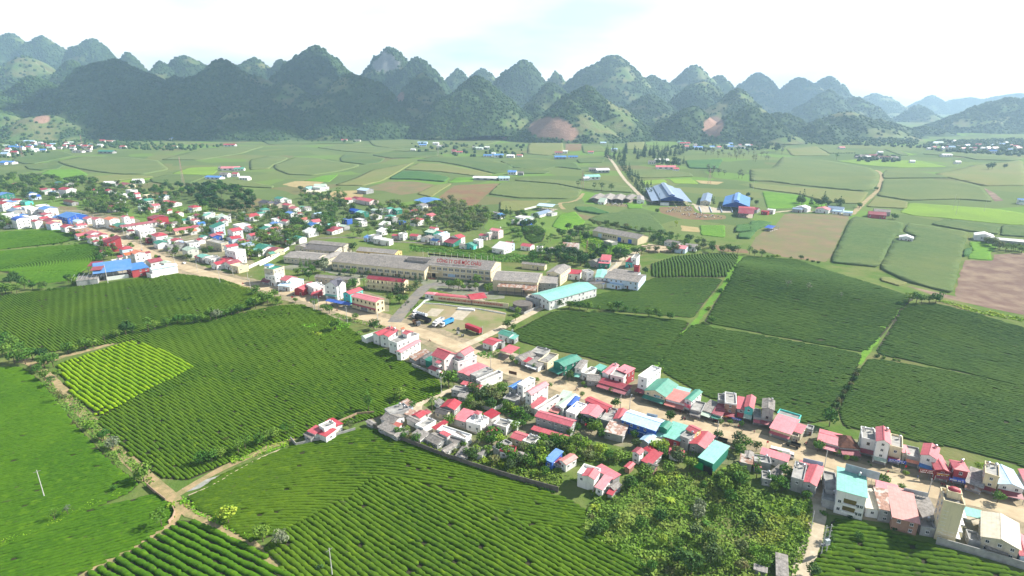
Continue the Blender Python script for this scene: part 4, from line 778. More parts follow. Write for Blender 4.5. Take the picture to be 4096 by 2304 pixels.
H('C6', (715,712),(810,747),(1050,612),6,'gy', 'pg', 'w'); H('C6', (870,712),(950,728),(1090,628),6.2,'gy', 'B', 'bl', wins=False); H('C6', (640,782),(740,812),(822,748),4,'sx', 'sa', 'gn', rp=.1); H('C6', (760,608),(860,630),(945,560),3.6,'sx', 'pg', 'w', open_walls=True, rp=.08)
H('C6', (850,802),(970,842),(1120,715),6,'flat', 'w', 'w', tank=1); H('C6', (1045,812),(1240,868),(1385,762),6.4,'gy', 'p', 'gr', rp=.15); H('C6', (1100,642),(1370,762),(1440,722),6.8,'gx', 'r', 'rd', rp=.18)
H('C6', (1290,902),(1430,942),(1570,792),4,'flat', None, 'gr', tank=3); H('C6', (1470,882),(1560,902),(1680,785),5,'gy', 'r', 'w')
mark(H('C6', (1570,895),(2003,1037),(2130,915),7.4,'gx', 'lb', 'bl', 'large hall with pale blue roof and bright blue walls', 'hall', 'hall', vis='fr', rp=.28),'the blue walled hall')
H('C6', (1680,1012),(1860,1072),(1890,1050),3.4,'sx', 'lb', 'gr', open_walls=True, rp=.1); H('C6', (1350,1045),(1580,1105),(1680,1000),4.4,'sx', 'ru', 'gr', rp=.1); H('C6', (1930,985),(1990,1000),(2010,985),3.2,'flat', None, 'gr')
H('C6', (2110,1110),(2310,1172),(2430,1002),5,'sx', 't', 'rd', 'wide flat teal roof beside the blue walled hall', rp=.06); H('C6', (2060,990),(2150,1020),(2242,955),8,'gy', 'g', 'gn', wins=False); H('C6', (2000,1102),(2120,1122),(2162,1062),4.5,'sx', 't', 'w', tank=2, rp=.06)
H('C6', (1810,1150),(1910,1192),(1982,1092),4.6,'gy', 'lb', 'gr'); H('C6', (1915,1192),(2050,1232),(2110,1182),3.5,'sx', 'py', 'gr', rp=.1)
H('C7', (640,715),(735,755),(800,682),6.6,'flat', None, 'gr', tank=1); H('C7', (715,627),(810,672),(880,627),8,'gx', 'r', 'yl'); H('C7', (755,790),(925,850),(1050,712),4.6,'gy', 'r', 'gr', tank=0); H('C7', (515,905),(670,937),(720,882),3.5,'gx', 'r', 'w', rp=.2)
H('C7', (90,885),(165,917),(217,870),6,'gy', 'c', 'w'); H('C7', (200,987),(300,1032),(420,917),3.3,'sx', 'r', 'gr', rp=.08); H('C7', (225,850),(300,905),(420,915),3.6,'gx', 'r', 'w', rp=.15); H('C7', (0,1060),(50,1082),(90,1022),3.2,'gy', 'r', 'bk'); H('C7', (250,1062),(330,1094),(392,1042),3,'gx', 'dy', 'bk')
t = mark(H('C7', (860,950),(1020,1018),(1245,857),6,'sx', 't', 'gn', 'big shed with sloping teal roof and green tarpaulin walls', 'shed', 'shed', rp=.05, wins=False),'the teal tarpaulin shed')
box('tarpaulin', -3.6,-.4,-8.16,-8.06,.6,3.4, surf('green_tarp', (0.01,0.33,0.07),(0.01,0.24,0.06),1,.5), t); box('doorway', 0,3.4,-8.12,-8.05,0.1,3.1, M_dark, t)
H('C7', (1390,952),(1470,972),(1512,907),5,'gy', 'gy', 'w'); H('C7', (1340,1002),(1470,1032),(1492,962),4.6,'sx', 'ru', 'gr', rp=.1); H('C7', (1500,1012),(1690,1042),(1740,972),4,'flat', None, 'gr', tank=1); H('C7', (1575,910),(1880,1004),(1912,952),4.5,'sx', 'p', 'w', rp=.12); H('C7', (1500,1060),(1570,1070),(1600,1040),3,'sx', 'r', 'gr', rp=.1); H('C7', (1690,1130),(1750,1160),(1790,1060),3,'sx', 'gy', 'gr', rp=.08); H('C7', (1590,1210),(1690,1230),(1730,1150),3,'flat', None, 'gr', tank=1)
H('C7', (1930,1197),(2065,1237),(2110,1052),6.5,'flat', None, 'gr', tank=2); H('C7', (2068,1232),(2212,1282),(2310,1090),6.5,'gy', 'r', 'gr', 'grey plastered house with red gable roof at the lane corner', rp=.3); H('C7', (2040,1032),(2290,1078),(2312,1050),5,'sx', 'r', 'w', rp=.1)
H('C5', (2360,1085),(2440,1120),(2576,1010),4.5,'sx', 'b', 'bl', 'blue roofed house standing among the orchard trees', rp=.1); H('D3', (90,95),(150,130),(250,70),4.6,'gy', 'sa', 'w'); H('D3', (30,100),(95,130),(130,95),3.2,'sx', 'c', 'gr', rp=.1)
t = H('D3', (258,235),(410,285),(520,215),6,'flat', 'w', 'w', 'white house with roof terrace and red stair roof at the edge of the tea', par=1.1); add(t, 4.2,4.5,8.2,'gy', 'r', 'w', 1.6,-2.2,6.1, wins=False); H('D3', (420,180),(590,275),(680,245),4.4,'sb', 'p', 'gr', rp=.05); H('D3', (430,345),(490,370),(595,285),4,'sx', 'p', 'w', rp=.1); H('D3', (550,340),(600,370),(660,325),3.2,'gy', 'gy', 'gr'); H('D3', (540,405),(580,420),(635,385),2.6,'sx', 'r', 'gr', rp=.1)
H('D3', (2135,1140),(2230,1165),(2255,990),3.2,'sx', 'gy', 'gr', 'long grey corrugated roof shed beside the lane at the bottom', rp=.08); H('D3', (1925,1080),(2030,1110),(2050,1085),2.4,'sx', 'gy', 'gr', rp=.1)
H('G6', (1070,610),(1130,635),(1170,590),4.2,'sx', 'r', 'w', 'lone white house with red roofs at the tip of the big tea field', rp=.1); H('G6', (1085,570),(1120,592),(1185,555),6,'flat', None, 'w', tank=1); H('G6', (990,620),(1030,645),(1075,622),3.2,'sx', 'gy', 'gr', rp=.1); H('G6', (1130,540),(1190,575),(1245,560),4,'gx', 'r', 'w', rp=.15); H('G6', (1015,600),(1060,620),(1095,585),4.4,'sx', 'r', 'w', rp=.1)
# C8, this side of the road
H('C8', (365,635),(485,662),(525,490),4.5,'flat', None, 'gr'); H('C8', (335,722),(475,762),(490,664),3.4,'flat', None, 'gr', tank=1)
t = mark(H('C8', (480,640),(755,715),(870,503),10.5,'sb', 't', 'w', 'white three storey house with sea green roof and two recessed balconies', rp=.05, vis='l', tank=1),'the sea green roof'); ctr, W, D, rz = place('C8', (480,640),(755,715),(870,503),10.5 * .78)
for z in (1.3,4.1): box('balcony_recess', -1.9,1.7,-D / 2 - .04,-D / 2 + .02, z + .75, z + 2.4, surf('ochre_recess', (0.16,0.12,0.03),(0.1,0.08,0.02),1,.9), t); box('balcony', -2.1,1.9,-D / 2 - .7,-D / 2 - .05, z, z + .7, wall_mat('w'), t)
for x in (-4.4,3.2,4.8):
    for z in (2.0,4.9): shared('window', ('win', 'w'), lambda: win_mesh('w'), t, (x * W / 12,-D / 2, z),0,(1.0,1,1.2))
H('C8', (760,792),(885,812),(950,655),4.6,'sx', 'be', 'w', rp=.06); H('C8', (860,600),(1060,650),(1095,600),4.2,'sx', 'p', 'w', rp=.06); H('C8', (890,802),(1010,827),(1085,672),6,'sx', 'ru', 'gr', rp=.08); H('C8', (1015,882),(1260,945),(1340,700),6,'sx', 'sa', 'bk', 'wide salmon red metal roof between the rusty roof and grey roof', rp=.06); H('C8', (1305,890),(1465,917),(1482,732),5,'sx', 'gy', 'gr', rp=.05); H('C8', (1280,985),(1420,1010),(1440,930),3.6,'flat', None, 'gr', tank=1)
t = mark(H('C8', (1500,742),(1698,792),(1757,690),17.5,'flat', None, 'cr', 'tall cream tower house with domed red roof and open stair', vis='l', par=.9),'the cream tower house'); ctr, W, D, rz = place('C8', (1500,742),(1698,792),(1757,690),17.5)
for z in (2.4,5,7.6,10.2): shared('window', ('win', 'w'), lambda: win_mesh('w'), t, (-W * .30,-D / 2, z),0,(1.1,1,1.25)); box('stair_landing', W / 2, W / 2 + 1.5,-D / 2 + .5, D / 2 - .5, z - .6, z - .35, wall_mat('w'), t)
for x in (-.1,.22): shared('window', ('win', 'w'), lambda: win_mesh('w'), t, (W * x, -D / 2,3.3),0,(1.2,1,1.2))
V, F = [], []; n = 16; dw = W * .34
for k in range(7):
    a = k / 6 * math.pi / 2
    for i in range(n): b_ = 6.2832 * i / n; V.append((dw * math.cos(a) * math.cos(b_) + W * .05, dw * .8 * math.cos(a) * math.sin(b_) + D * .15,20.6 * .78 + dw * .62 * math.sin(a)))
for k in range(6):
    for i in range(n): F.append((k * n + i, k * n + (i + 1) % n, (k + 1) * n + (i + 1) % n, (k + 1) * n + i))
mesh_obj('dome', V, F, roof_mat('r'), t, True); add(t, dw * 2.05, dw * 1.7,20.6,'flat', 'r', 'cr', W * .05, D * .15,17.6, wins=False, par=.15)
H('C8', (1710,862),(1880,902),(1897,842),3.5,'sx', 't', 'w', open_walls=True, rp=.06); H('C8', (1740,1110),(1850,1140),(1870,1060),2.8,'flat', None, 'gr'); H('C8', (1868,1067),(2228,1192),(2270,965),6.2,'gy', 'be', 'be', 'large beige gabled hall beside the cream tower house', 'hall', 'hall', rp=.3); H('C8', (2240,1250),(2340,1280),(2350,1090),4.2,'gy', 'p', 'lb'); H('C8', (1920,1190),(2100,1240),(2125,1200),2.6,'sx', 'gy', 'be', rp=.15, wins=False)
# ------------------------------------------------------------------ the row across the road
H('C8', (295,145),(500,200),(552,102),4.6,'gx', 'p', 'w', rp=.2, shop=('p', 3)); H('C8', (505,212),(688,228),(712,122),4.6,'hip', 'br', 'gr', 'house with old brown tiled hipped roof in the shop row', rp=.55, shop=('c', 3)); H('C8', (715,132),(850,162),(882,62),8.5,'flat', None, 'w', tank=2, shop=('c', 2.5), wk='b')
mark(H('C8', (860,150),(985,180),(1030,62),12,'gy', 'r', 'w', 'tall white three storey house with steep red gable roof', tank=1, shop=('pg', 2), rp=.5),'the tall white gabled house'); H('C8', (985,207),(1100,237),(1137,132),8.5,'flat', None, 'cr', tank=1, shop=('c', 2.5)); H('C8', (1145,302),(1275,332),(1292,242),4.6,'flat', None, 'gr', shop=('o', 1.5)); H('C8', (1110,262),(1165,270),(1180,215),5,'sx', 'p', 'w', rp=.1)
mark(H('C8', (1285,282),(1430,327),(1455,222),8,'gy', 'r', 'w', 'white and blue two storey shop house with red gable', tank=1, shop=('b', 2), rp=.4),'the white and blue shop house'); H('C8', (1425,427),(1560,452),(1576,312),5.6,'gy', 'r', 'rd', tank=0, shop=('c', 2), rp=.4); H('C8', (1605,422),(1735,447),(1744,372),7.4,'hip', 'r', 'rd', tank=1, shop=('B', 2)); H('C8', (1715,547),(1870,602),(1882,462),4,'sx', 'gy', 'gr', rp=.06, shop=('ru', 2.5)); H('C8', (1895,472),(2030,512),(2047,402),9,'flat', None, 'cr', tank=2, shop=('c', 2))
t = mark(H('C8', (2030,562),(2265,612),(2262,452),6,'gy', 'lb', 'w', 'car repair hall with pale blue gable roof and white sign', 'hall', 'hall', shop=('c', 3), rp=.3),'the car repair hall')
H('C8', (2290,560),(2420,590),(2420,470),5,'gy', 'p', 'gr')
H('C6', (1780,345),(1895,382),(2052,242),11,'flat', 'w', 'w', 'tall narrow white house with blue trim beside the green hall', tank=1, shop=('c', 3)); mark(H('C6', (1865,520),(2130,602),(2312,457),6,'gy', 'g', 'cr', 'wide green gabled hall on the road with rusty skylight strips', 'hall', 'hall', shop=('g', 3), rp=.35),'the green hall on the road')
H('C6', (2140,627),(2380,692),(2432,572),5,'sx', 'sa', 'w', 'shop with salmon roof and red banner beside the green hall', rp=.08, shop=('sa', 3)); H('C6', (2260,522),(2420,562),(2480,522),5.2,'sx', 't', 'w', rp=.06); H('C7', (695,277),(770,302),(884,192),7.6,'gy', 'g', 'w', shop=('pg', 2)); H('C7', (760,412),(880,442),(950,342),4,'flat', None, 'gr', shop=('gy', 2)); H('C7', (890,402),(1010,442),(1080,332),4,'sx', 'gy', 'gr', rp=.05, shop=('pg', 3))
H('C7', (1160,332),(1290,352),(1382,242),8.6,'flat', None, 'bk', 'two storey brown brick house with white parapet in the shop row', tank=1, shop=('c', 3), wcol2='w'); H('C7', (1085,302),(1160,312),(1226,247),7,'flat', None, 'gr', tank=1); H('C7', (1015,442),(1115,472),(1182,372),4.3,'sx', 'c', 'w', rp=.1, shop=('g', 2))
mark(H('C7', (1390,367),(1485,387),(1576,272),8,'gy', 'r', 'tq', 'turquoise fronted two storey house with red gable roof', shop=('pg', 3), rp=.5),'the turquoise fronted house'); H('C7', (1305,387),(1390,402),(1450,292),6,'sx', 'p', 'gr', rp=.08, shop=('r', 3)); H('C7', (1595,382),(1725,407),(1802,312),11,'gy', 'gy', 'gr', 'grey three storey house with grey gable and brown windows', tank=1, shop=('c', 2.5), wk='b'); H('C7', (1490,500),(1570,515),(1620,420),4,'flat', None, 'gr', shop=('p', 2))
H('C7', (1685,612),(1920,687),(2012,542),5,'sx', 'p', 'cr', 'wide shop with plain pink sloping roof', rp=.08, shop=('p', 1.5)); H('C7', (1765,452),(2010,527),(2042,482),5.6,'flat', None, 'tq'); H('C7', (1950,647),(2040,677),(2097,602),4.6,'sx', 'p', 'be', rp=.06); H('C7', (1925,712),(2010,732),(2060,672),3.2,'flat', None, 'be'); H('C7', (2100,630),(2170,650),(2200,610),3,'flat', None, 'gr')
mark(H('C6', (690,152),(825,212),(1037,112),7,'gy', 'g', 'gn', 'dark green two storey shop house with green gable roof', shop=('g', 4), rp=.3),'the dark green shop house'); H('C6', (965,232),(1045,247),(1192,152),7,'gy', 'gy', 'w', rp=.15, shop=('t', 3)); H('C6', (1050,300),(1120,325),(1215,240),4.2,'flat', None, 'w', tank=1); H('C6', (1215,232),(1300,262),(1342,212),4,'sx', 't', 'gn', rp=.08)
H('C6', (1320,287),(1390,307),(1552,202),7,'gy', 'p', 'w', tank=1); H('C6', (1510,252),(1640,302),(1697,237),8,'sx', 'p', 'rd', rp=.08); H('C6', (1420,332),(1590,372),(1702,292),7,'flat', None, 'pk', wk='b', tank=1); H('C6', (1275,417),(1640,522),(1687,472),4,'sx', 'c', 'gr', 'long shop front with crimson roof below the pink house', rp=.1, shop=('c', 3)); H('C6', (1125,387),(1280,402),(1332,322),4,'gx', 'gy', 'gr')
H('C6', (195,92),(290,132),(402,22),4,'gy', 'gy', 'w'); H('C6', (350,167),(490,217),(592,142),4,'sx', 'gy', 'w', rp=.06, shop=('w', 2)); H('C6', (490,152),(610,182),(762,72),4.2,'flat', None, 'cr'); H('C6', (395,32),(560,72),(622,2),4.2,'flat', None, 'gr', tank=1); H('C6', (285,132),(345,157),(385,112),3.6,'sx', 'r', 'w', rp=.1)
# ------------------------------------------------------------------ the tea factory and its neighbours
FAC = mark(H('C3', (1756,395),(2420,455),(2510,378),9.5,'gx', 'gy', 'cr', 'main two storey tea factory hall with red roof lettering', 'factory', 'factory', ridge=3.0, vis='', rp=.30),'the tea factory'); fc, FW, FD, frz = place('C3', (1756,395),(2420,455),(2510,378),9.5,3.0)
def fac_windows(t, W, D, n, zs, skip=()):
    for z in zs:
        for i in range(n):
            if (z, i) in skip: continue
            x = (i + .5) / n * W - W / 2
            for k in (-1,0,1): shared('window', ('win', 'w'), lambda: win_mesh('w'), t, (x + k * W / n * .24,-D / 2, z),0,(W / n * .2,1,2.3))
    for i in range(n + 1): x = i / n * W - W / 2; shared('pilaster', ('pil', round(W)), lambda: data_of(*(lambda V, F: (box_vf(-.15,.15,-.16,0,0,(zs[-1] + 1.9), V, F),(V, F))[1])([], []), [wall_mat('cr')]), t, (x * .997,-D / 2,.02))
fac_windows(FAC, FW, FD, 11,(2.6,7.0), {(2.6,0),(2.6,1),(2.6,2)}); box('band', -FW / 2 - .05, FW / 2 + .05,-FD / 2 - .25,-FD / 2 - .17,9.1,9.6, wall_mat('w'), FAC)
for k in range(6): shared('window', ('win', 'w'), lambda: win_mesh('w'), FAC, (FW / 2,-FD / 2 + FD * (k + .7) / 6.5,7), math.pi / 2,(1.3,1,2))
box('porch_roof', -FW / 2 + 2,-FW / 2 + 13,-FD / 2 - 4,-FD / 2 - .1,4.3,4.7, wall_mat('cr'), FAC)
for x in (2.4,7.5,12.6): box('porch_column', -FW / 2 + x - .2,-FW / 2 + x + .2,-FD / 2 - 3.8,-FD / 2 - 3.4,0,4.3, wall_mat('cr'), FAC)
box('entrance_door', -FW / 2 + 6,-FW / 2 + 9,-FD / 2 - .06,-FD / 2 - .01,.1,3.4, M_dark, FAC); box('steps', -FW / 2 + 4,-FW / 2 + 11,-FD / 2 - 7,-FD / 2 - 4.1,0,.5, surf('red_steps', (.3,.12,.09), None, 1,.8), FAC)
TEXTS = []
def text_obj(s, size, m, parent, loc, rot, name='lettering', ex=.05, width=None, bold=0.0):
    cu = bpy.data.curves.new(name, 'FONT'); cu.body = s; cu.size = size; cu.extrude = ex; cu.align_x = 'CENTER'; cu.align_y = 'CENTER'; cu.offset = bold; cu.resolution_u = 3
    o = bpy.data.objects.new('tmp', cu); COL.objects.link(o); TEXTS.append((o, name, m, parent, loc, rot, width))
def finish_text():
    dg = bpy.context.evaluated_depsgraph_get(); L = [bpy.data.meshes.new_from_object(t[0].evaluated_get(dg)) for t in TEXTS]
    for me, (o, name, m, parent, loc, rot, width) in zip(L, TEXTS):
        bpy.data.objects.remove(o); me.materials.clear(); me.materials.append(m); o = bpy.data.objects.new(name, me); link(o, parent); o.location = loc; o.rotation_euler = rot
        if width: w = max(v.co.x for v in me.vertices) - min(v.co.x for v in me.vertices); o.scale = (width / w, 1,1)
M_red = surf('sign_red', (0.50,0.008,0.015),(0.42,0.008,0.012),1,.5); M_white = surf('sign_white', (.8,.8,.78), None, 1,.6); M_bluep = surf('sign_blue', (0.02,0.06,0.42), None, 1,.5)
sl_ = math.atan(.30); v_ = .30
text_obj('CÔNG TY CHÈ MỘC CHÂU', 3.9, M_red, FAC, (0,-FD / 2 + FD / 2 * v_, 9.5 + FD / 2 * v_ * .30 + 1.75),(1.25,0,0), width=FW * .67, ex=.08, bold=.05)
box('banner', -FW / 2 + FW * .36,-FW / 2 + FW * .47,-FD / 2 - .2,-FD / 2 - .1,1.2,3.4, surf('pale_blue_banner', (.45,.62,.8), None, 1,.6), FAC)
t = H('C3', (822,366),(1755,460),(1800,372),7,'gx', 'gy', 'cr', 'long low tea factory wing with old grey corrugated roof', 'factory', 'factory', ridge=2.6, vis='', rp=.26); _, W2, D2, _ = place('C3', (822,366),(1755,460),(1800,372),7,2.6)
fac_windows(t, W2, D2,14,(3.6,)); add(t, W2 * .22,7,11.2,'gx', 'dy', 'gr', W2 * .36,-1,8.2, wins=False, oh=.6)
H('C3', (1200,306),(1800,350),(1830,330),8,'gx', 'gy', 'cr', 'rear tea factory hall with grey roof behind the long wing', 'factory', 'factory', wins=False)
for q, h, r in ((((335,320),(660,352),(745,285)),5,'gx'),(((535,240),(850,265),(930,215)),6,'gx'),(((580,182),(940,215),(1010,187)),7.5,'gx'),(((640,352),(740,362),(937,277)),5,'gy'),(((450,215),(560,225),(600,190)),5,'gy')): H('C3', *q, h, r, 'gy' if h != 6 else 'dy', 'be', None, 'warehouse', 'warehouse', rp=.2)
H('C3', (1070,257),(1455,292),(1467,252),4.2,'gx', 'gy', 'yl', 'low yellow staff block with patched grey roof behind the factory', wk='b', rp=.3)
mark(H('E7', (-60,352),(310,374),(372,297),8,'gx', 'gy', 'cr', 'grey roofed factory hall right of the lettered hall', 'factory', 'factory', wins=False, rp=.22),'the grey factory hall'); H('E7', (-20,406),(195,420),(282,376),5.4,'sx', 'ru', 'gr', open_walls=True, rp=.12); H('E7', (180,433),(290,442),(362,392),4.5,'gx', 'ru', 'gr', open_walls=True, rp=.2)
H('E7', (385,292),(500,307),(563,242),9,'gy', 'gy', 'cr', rp=.28); H('E7', (310,376),(470,382),(500,340),6,'sx', 'gy', 'gr', rp=.1); t = mark(H('E7', (262,470),(410,527),(660,374),6.5,'gy', 't', 'w', 'long teal roofed warehouse beside the lane', 'warehouse', 'warehouse', rp=.22),'the teal warehouse'); H('E7', (213,502),(320,522),(358,502),5,'flat', 'gy', 'gr')
mark(H('E7', (865,347),(1145,387),(1226,327),6,'gx', 'gy', 'lb', 'wide workshop with layered grey roofs beside the tea hill', 'workshop', 'workshop', rp=.18),'the grey workshop'); H('E7', (920,305),(1130,335),(1190,308),7.5,'gx', 'gy', 'lb', rp=.15, wins=False); H('E7', (790,342),(870,347),(932,282),6,'gy', 't', 'w', rp=.15); H('E7', (865,382),(1010,404),(1026,386),3.5,'sx', 'lb', 'lb', tank=1, rp=.1); H('E7', (800,387),(862,390),(870,372),3.5,'sx', 'b', 'w', rp=.1); H('E7', (1110,270),(1150,274),(1182,264),11,'flat', 'c', 'rd', wins=False)
H('E7', (665,385),(692,402),(832,312),4,'gy', 'dy', 'be', rp=.2); H('E7', (560,302),(660,310),(702,287),4.6,'sx', 'r', 'w', rp=.1); H('E7', (680,282),(720,302),(740,277),6.6,'flat', None, 'w'); H('E7', (818,224),(905,230),(917,198),4.6,'sx', 'p', 'gn', rp=.1); H('E7', (835,197),(910,202),(917,174),6.4,'sx', 'r', 'w', rp=.15); H('E7', (735,202),(815,222),(838,174),4,'gy', 'gy', 'gr')
H('E7', (1040,230),(1090,237),(1120,212),4.6,'sx', 'r', 'tq', rp=.1); H('E7', (1085,207),(1130,212),(1152,182),7,'flat', None, 'w', tank=1); H('E7', (180,217),(370,237),(386,222),4,'gx', 'gy', 'cr'); H('E7', (515,72),(640,80),(660,52),5,'gx', 'ru', 'gr'); H('E7', (302,84),(345,87),(380,77),4,'flat', None, 'w'); H('E7', (375,98),(430,106),(455,92),3.6,'gy', 'gy', 'w'); H('E7', (172,67),(250,77),(302,62),4,'gx', 'r', 'w')
t = mark(H('C3', (1170,538),(1545,577),(1573,547),7.6,'gx', 'c', 'cr', 'two storey factory office with red roof and long verandas', 'office', 'office', vis='f', wk='b', rp=.35),'the office with long verandas'); _, W3, D3_, _ = place('C3', (1170,538),(1545,577),(1573,547),7.6)
box('veranda_floor', -W3 / 2, W3 / 2,-D3_ / 2 - 1.5,-D3_ / 2 - .05,3.5,3.8, wall_mat('cr'), t); box('veranda_rail', -W3 / 2, W3 / 2,-D3_ / 2 - 1.5,-D3_ / 2 - 1.4,3.82,4.6, wall_mat('cr'), t)
for i in range(11): shared('column', 'vcol', lambda: data_of(*(lambda V, F: (box_vf(-.14,.14,-.14,.14,0,7.5, V, F),(V, F))[1])([], []), [wall_mat('cr')]), t, (-W3 / 2 + .2 + i * (W3 - .4) / 10,-D3_ / 2 - 1.67,0))
H('C3', (650,522),(1060,557),(1102,532),5,'gx', 'gy', 'be', rp=.3); H('C3', (750,602),(870,617),(972,577),10,'gy', 'sl', 'w', 'white villa with slate roof and arched balconies by the road', rp=.6, shop=('t', 1.5)); H('C3', (800,590),(900,600),(940,570),10.5,'gx', 'sl', 'w', wins=False, door=False, rp=.5); H('C3', (935,682),(1005,697),(1102,642),7.6,'gy', 'r', 'tq', rp=.35)
mark(H('C3', (1020,717),(1265,777),(1337,742),8,'gx', 'p', 'cr', 'two storey cream shop block with pink roof and arched windows', shop=('r', 1), wk='b', rp=.3),'the cream shop block'); 
mark(H('C3', (765,762),(1000,807),(1037,787),3.2,'gx', 'B', 'bl', 'row of blue party tents pitched along the road', 'tent', 'tent', open_walls=True, rp=.3),'the blue tents')
H('C3', (140,442),(235,457),(282,412),11.5,'flat', 'g', 'be', 'white house with ochre upper storey at the road bend'); H('C3', (150,502),(250,522),(322,492),7.5,'flat', 'w', 'w'); H('C3', (140,405),(190,412),(215,395),13,'hip', 'b', 'w', wins=False, door=False); H('C3', (120,545),(200,560),(240,520),4,'sx', 'c', 'gr', rp=.1, shop=('c', 2)); H('C3', (300,547),(365,562),(432,517),6,'gx', 'r', 'w'); H('C3', (280,607),(400,622),(492,557),3.6,'sx', 'lb', 'w', rp=.08); H('C3', (445,642),(530,652),(572,582),4.6,'gy', 'r', 'rd'); H('C3', (565,602),(640,642),(742,612),6,'flat', 'w', 'w', tank=1); H('C3', (620,692),(680,694),(762,642),3.5,'sx', 'r', 'rd', rp=.08, shop=('c', 2))
H('C3', (1760,692),(1860,702),(1876,682),3.4,'hip', 'p', 'w', 'small white gatehouse with pink roof at the factory drive', 'gatehouse', 'gatehouse'); H('C3', (1865,712),(2225,747),(2242,725),3.2,'arc', 'r', 'w', 'long parking shelter with arched red roof behind the slogan wall', 'shelter', 'shelter', open_walls=True); H('C3', (2170,702),(2228,752),(2302,667),3.4,'gy', 'r', 'w', 'short arched red shelter at the end of the slogan wall', 'shelter', 'shelter', open_walls=True, rp=.3)
# ------------------------------------------------------------------ cattle farm and yellow warehouse
t = mark(H('D4', (1505,337),(1718,342),(1712,222),8.5,'gy', 'gb', 'bl', 'largest blue cattle barn with a raised ridge and side wings', 'barn', 'barn', open_walls=True, rp=.32),'the largest cattle barn'); ctr, W, D, rz = place('D4', (1505,337),(1718,342),(1712,222),8.5); add(t, W * .24, D * .96,8.6 + W / 2 * .32 + .6,'gy', 'gb', 'bl', 0,0,8.2 + W / 2 * .32 - 1, wins=False, rp=.3); slab_roof('gable_panel', [[(-W / 2,-D / 2 - .1,7),(W / 2,-D / 2 - .1,7),(W / 2,-D / 2 - .1,8.5),(0,-D / 2 - .1,8.4 + W / 2 * .32),(-W / 2,-D / 2 - .1,8.5)]],.1, wall_mat('bl'), t)
add(t, W * .36, D, 5.6,'sl', 'gb', 'gr', -W * .69,0,0, open_walls=True, rp=.14); add(t, W * .36, D, 5.6,'sr', 'gb', 'gr', W * .69,0,0, open_walls=True, rp=.14); box('milk_room', -W * .5,-W * .12,-D / 2 - 3,-D / 2 + 3,0,4, wall_mat('w'), t)
H('D4', (1878,357),(1970,362),(1948,287),5.2,'gy', 'gb', 'be', 'small blue roofed barn between the two large barns', 'barn', 'barn', rp=.32); t = H('D4', (2087,392),(2337,407),(2320,322),6.5,'gy', 'b', 'bl', 'wide low blue cattle barn on the right of the farm', 'barn', 'barn', open_walls=True, rp=.34); ctr, W, D, rz = place('D4', (2087,392),(2337,407),(2320,322),6.5); add(t, W * .2, D * .9,7 + W / 2 * .34,'gy', 'b', 'bl', 0,0,5.6 + W / 2 * .34, wins=False, rp=.3); slab_roof('gable_panel', [[(-W / 2,-D / 2 - .1,5),(W / 2,-D / 2 - .1,5),(W / 2,-D / 2 - .1,6.5),(0,-D / 2 - .1,6.4 + W / 2 * .34),(-W / 2,-D / 2 - .1,6.5)]],.1, wall_mat('bl'), t)
H('D4', (2232,472),(2372,482),(2402,437),5,'gx', 'c', 'gr', open_walls=True, rp=.2); H('D4', (2240,432),(2390,440),(2412,415),5.4,'gx', 'r', 'gr', rp=.15)
for x, y, w in ((880,345,90),(992,347,105),(1092,350,105),(1182,345,80)): H('D4', (x - w / 2, y),(x + w / 2, y + 5),(x + w / 2 - 12, y - 42),4.6,'gy', 'gy', 'bl', None, 'barn', 'barn', open_walls=True, rp=.3)
H('D4', (1285,350),(1352,352),(1325,312),4.6,'gy', 'gy', 'w', None, 'barn', 'barn', rp=.3); H('D4', (918,372),(978,376),(968,348),3.2,'gx', 'pg', 'w')
t = mark(H('D4', (870,637),(1290,717),(1382,687),6,'gx', 'gy', 'cr', 'long yellow warehouse with grey roof and blue doors', 'warehouse', 'warehouse', vis='', rp=.28),'the yellow warehouse'); ctr, W, D, rz = place('D4', (870,637),(1290,717),(1382,687),6)
for x in (-.33,.11,.34): box('sliding_door', W * x - 2, W * x + 2,-D / 2 - .1,-D / 2 - .03,.1,4.2, wall_mat('lb' if x < 0 else 'bl'), t)
for x in (-.24,-.19,-.13,-.08,-.02,.02): shared('window', ('win', 'b'), lambda: win_mesh('b'), t, (W * x, -D / 2,3.4),0,(1.4,1,1.4))
H('D4', (345,412),(490,425),(545,405),5.5,'gx', 'lb', 'gr', 'open blue roofed farm shed on the slope behind the town', 'shed', 'shed', open_walls=True, rp=.2); H('D4', (290,490),(370,500),(440,460),3.2,'gy', 'gb', 'w'); H('D4', (440,480),(485,488),(490,470),3,'flat', None, 'w'); H('D4', (140,520),(220,530),(255,510),4.6,'flat', 'w', 'w'); H('D4', (225,532),(270,538),(300,520),3.6,'sx', 'pg', 'w', rp=.1); H('D4', (185,560),(255,570),(288,552),4.2,'sx', 'lb', 'bl', rp=.1); H('D4', (108,550),(165,560),(190,540),3.6,'flat', 'w', 'w'); H('D4', (972,737),(1045,757),(1076,740),2.5,'flat', 'be', 'gr', wins=False)
H('D4', (1540,740),(1670,765),(1692,745),4,'gx', 'gy', 'w', rp=.3); H('D4', (1638,800),(1735,812),(1780,785),4.4,'gx', 'p', 'lb', rp=.2); H('D4', (1735,785),(1840,795),(1855,772),4,'gx', 'gy', 'w', rp=.3); H('D5', (140,612),(205,622),(243,598),3.2,'gx', 'B', 'bl', 'small blue roofed hut at the edge of the ploughed field', 'shed', 'shed', open_walls=True, rp=.2)
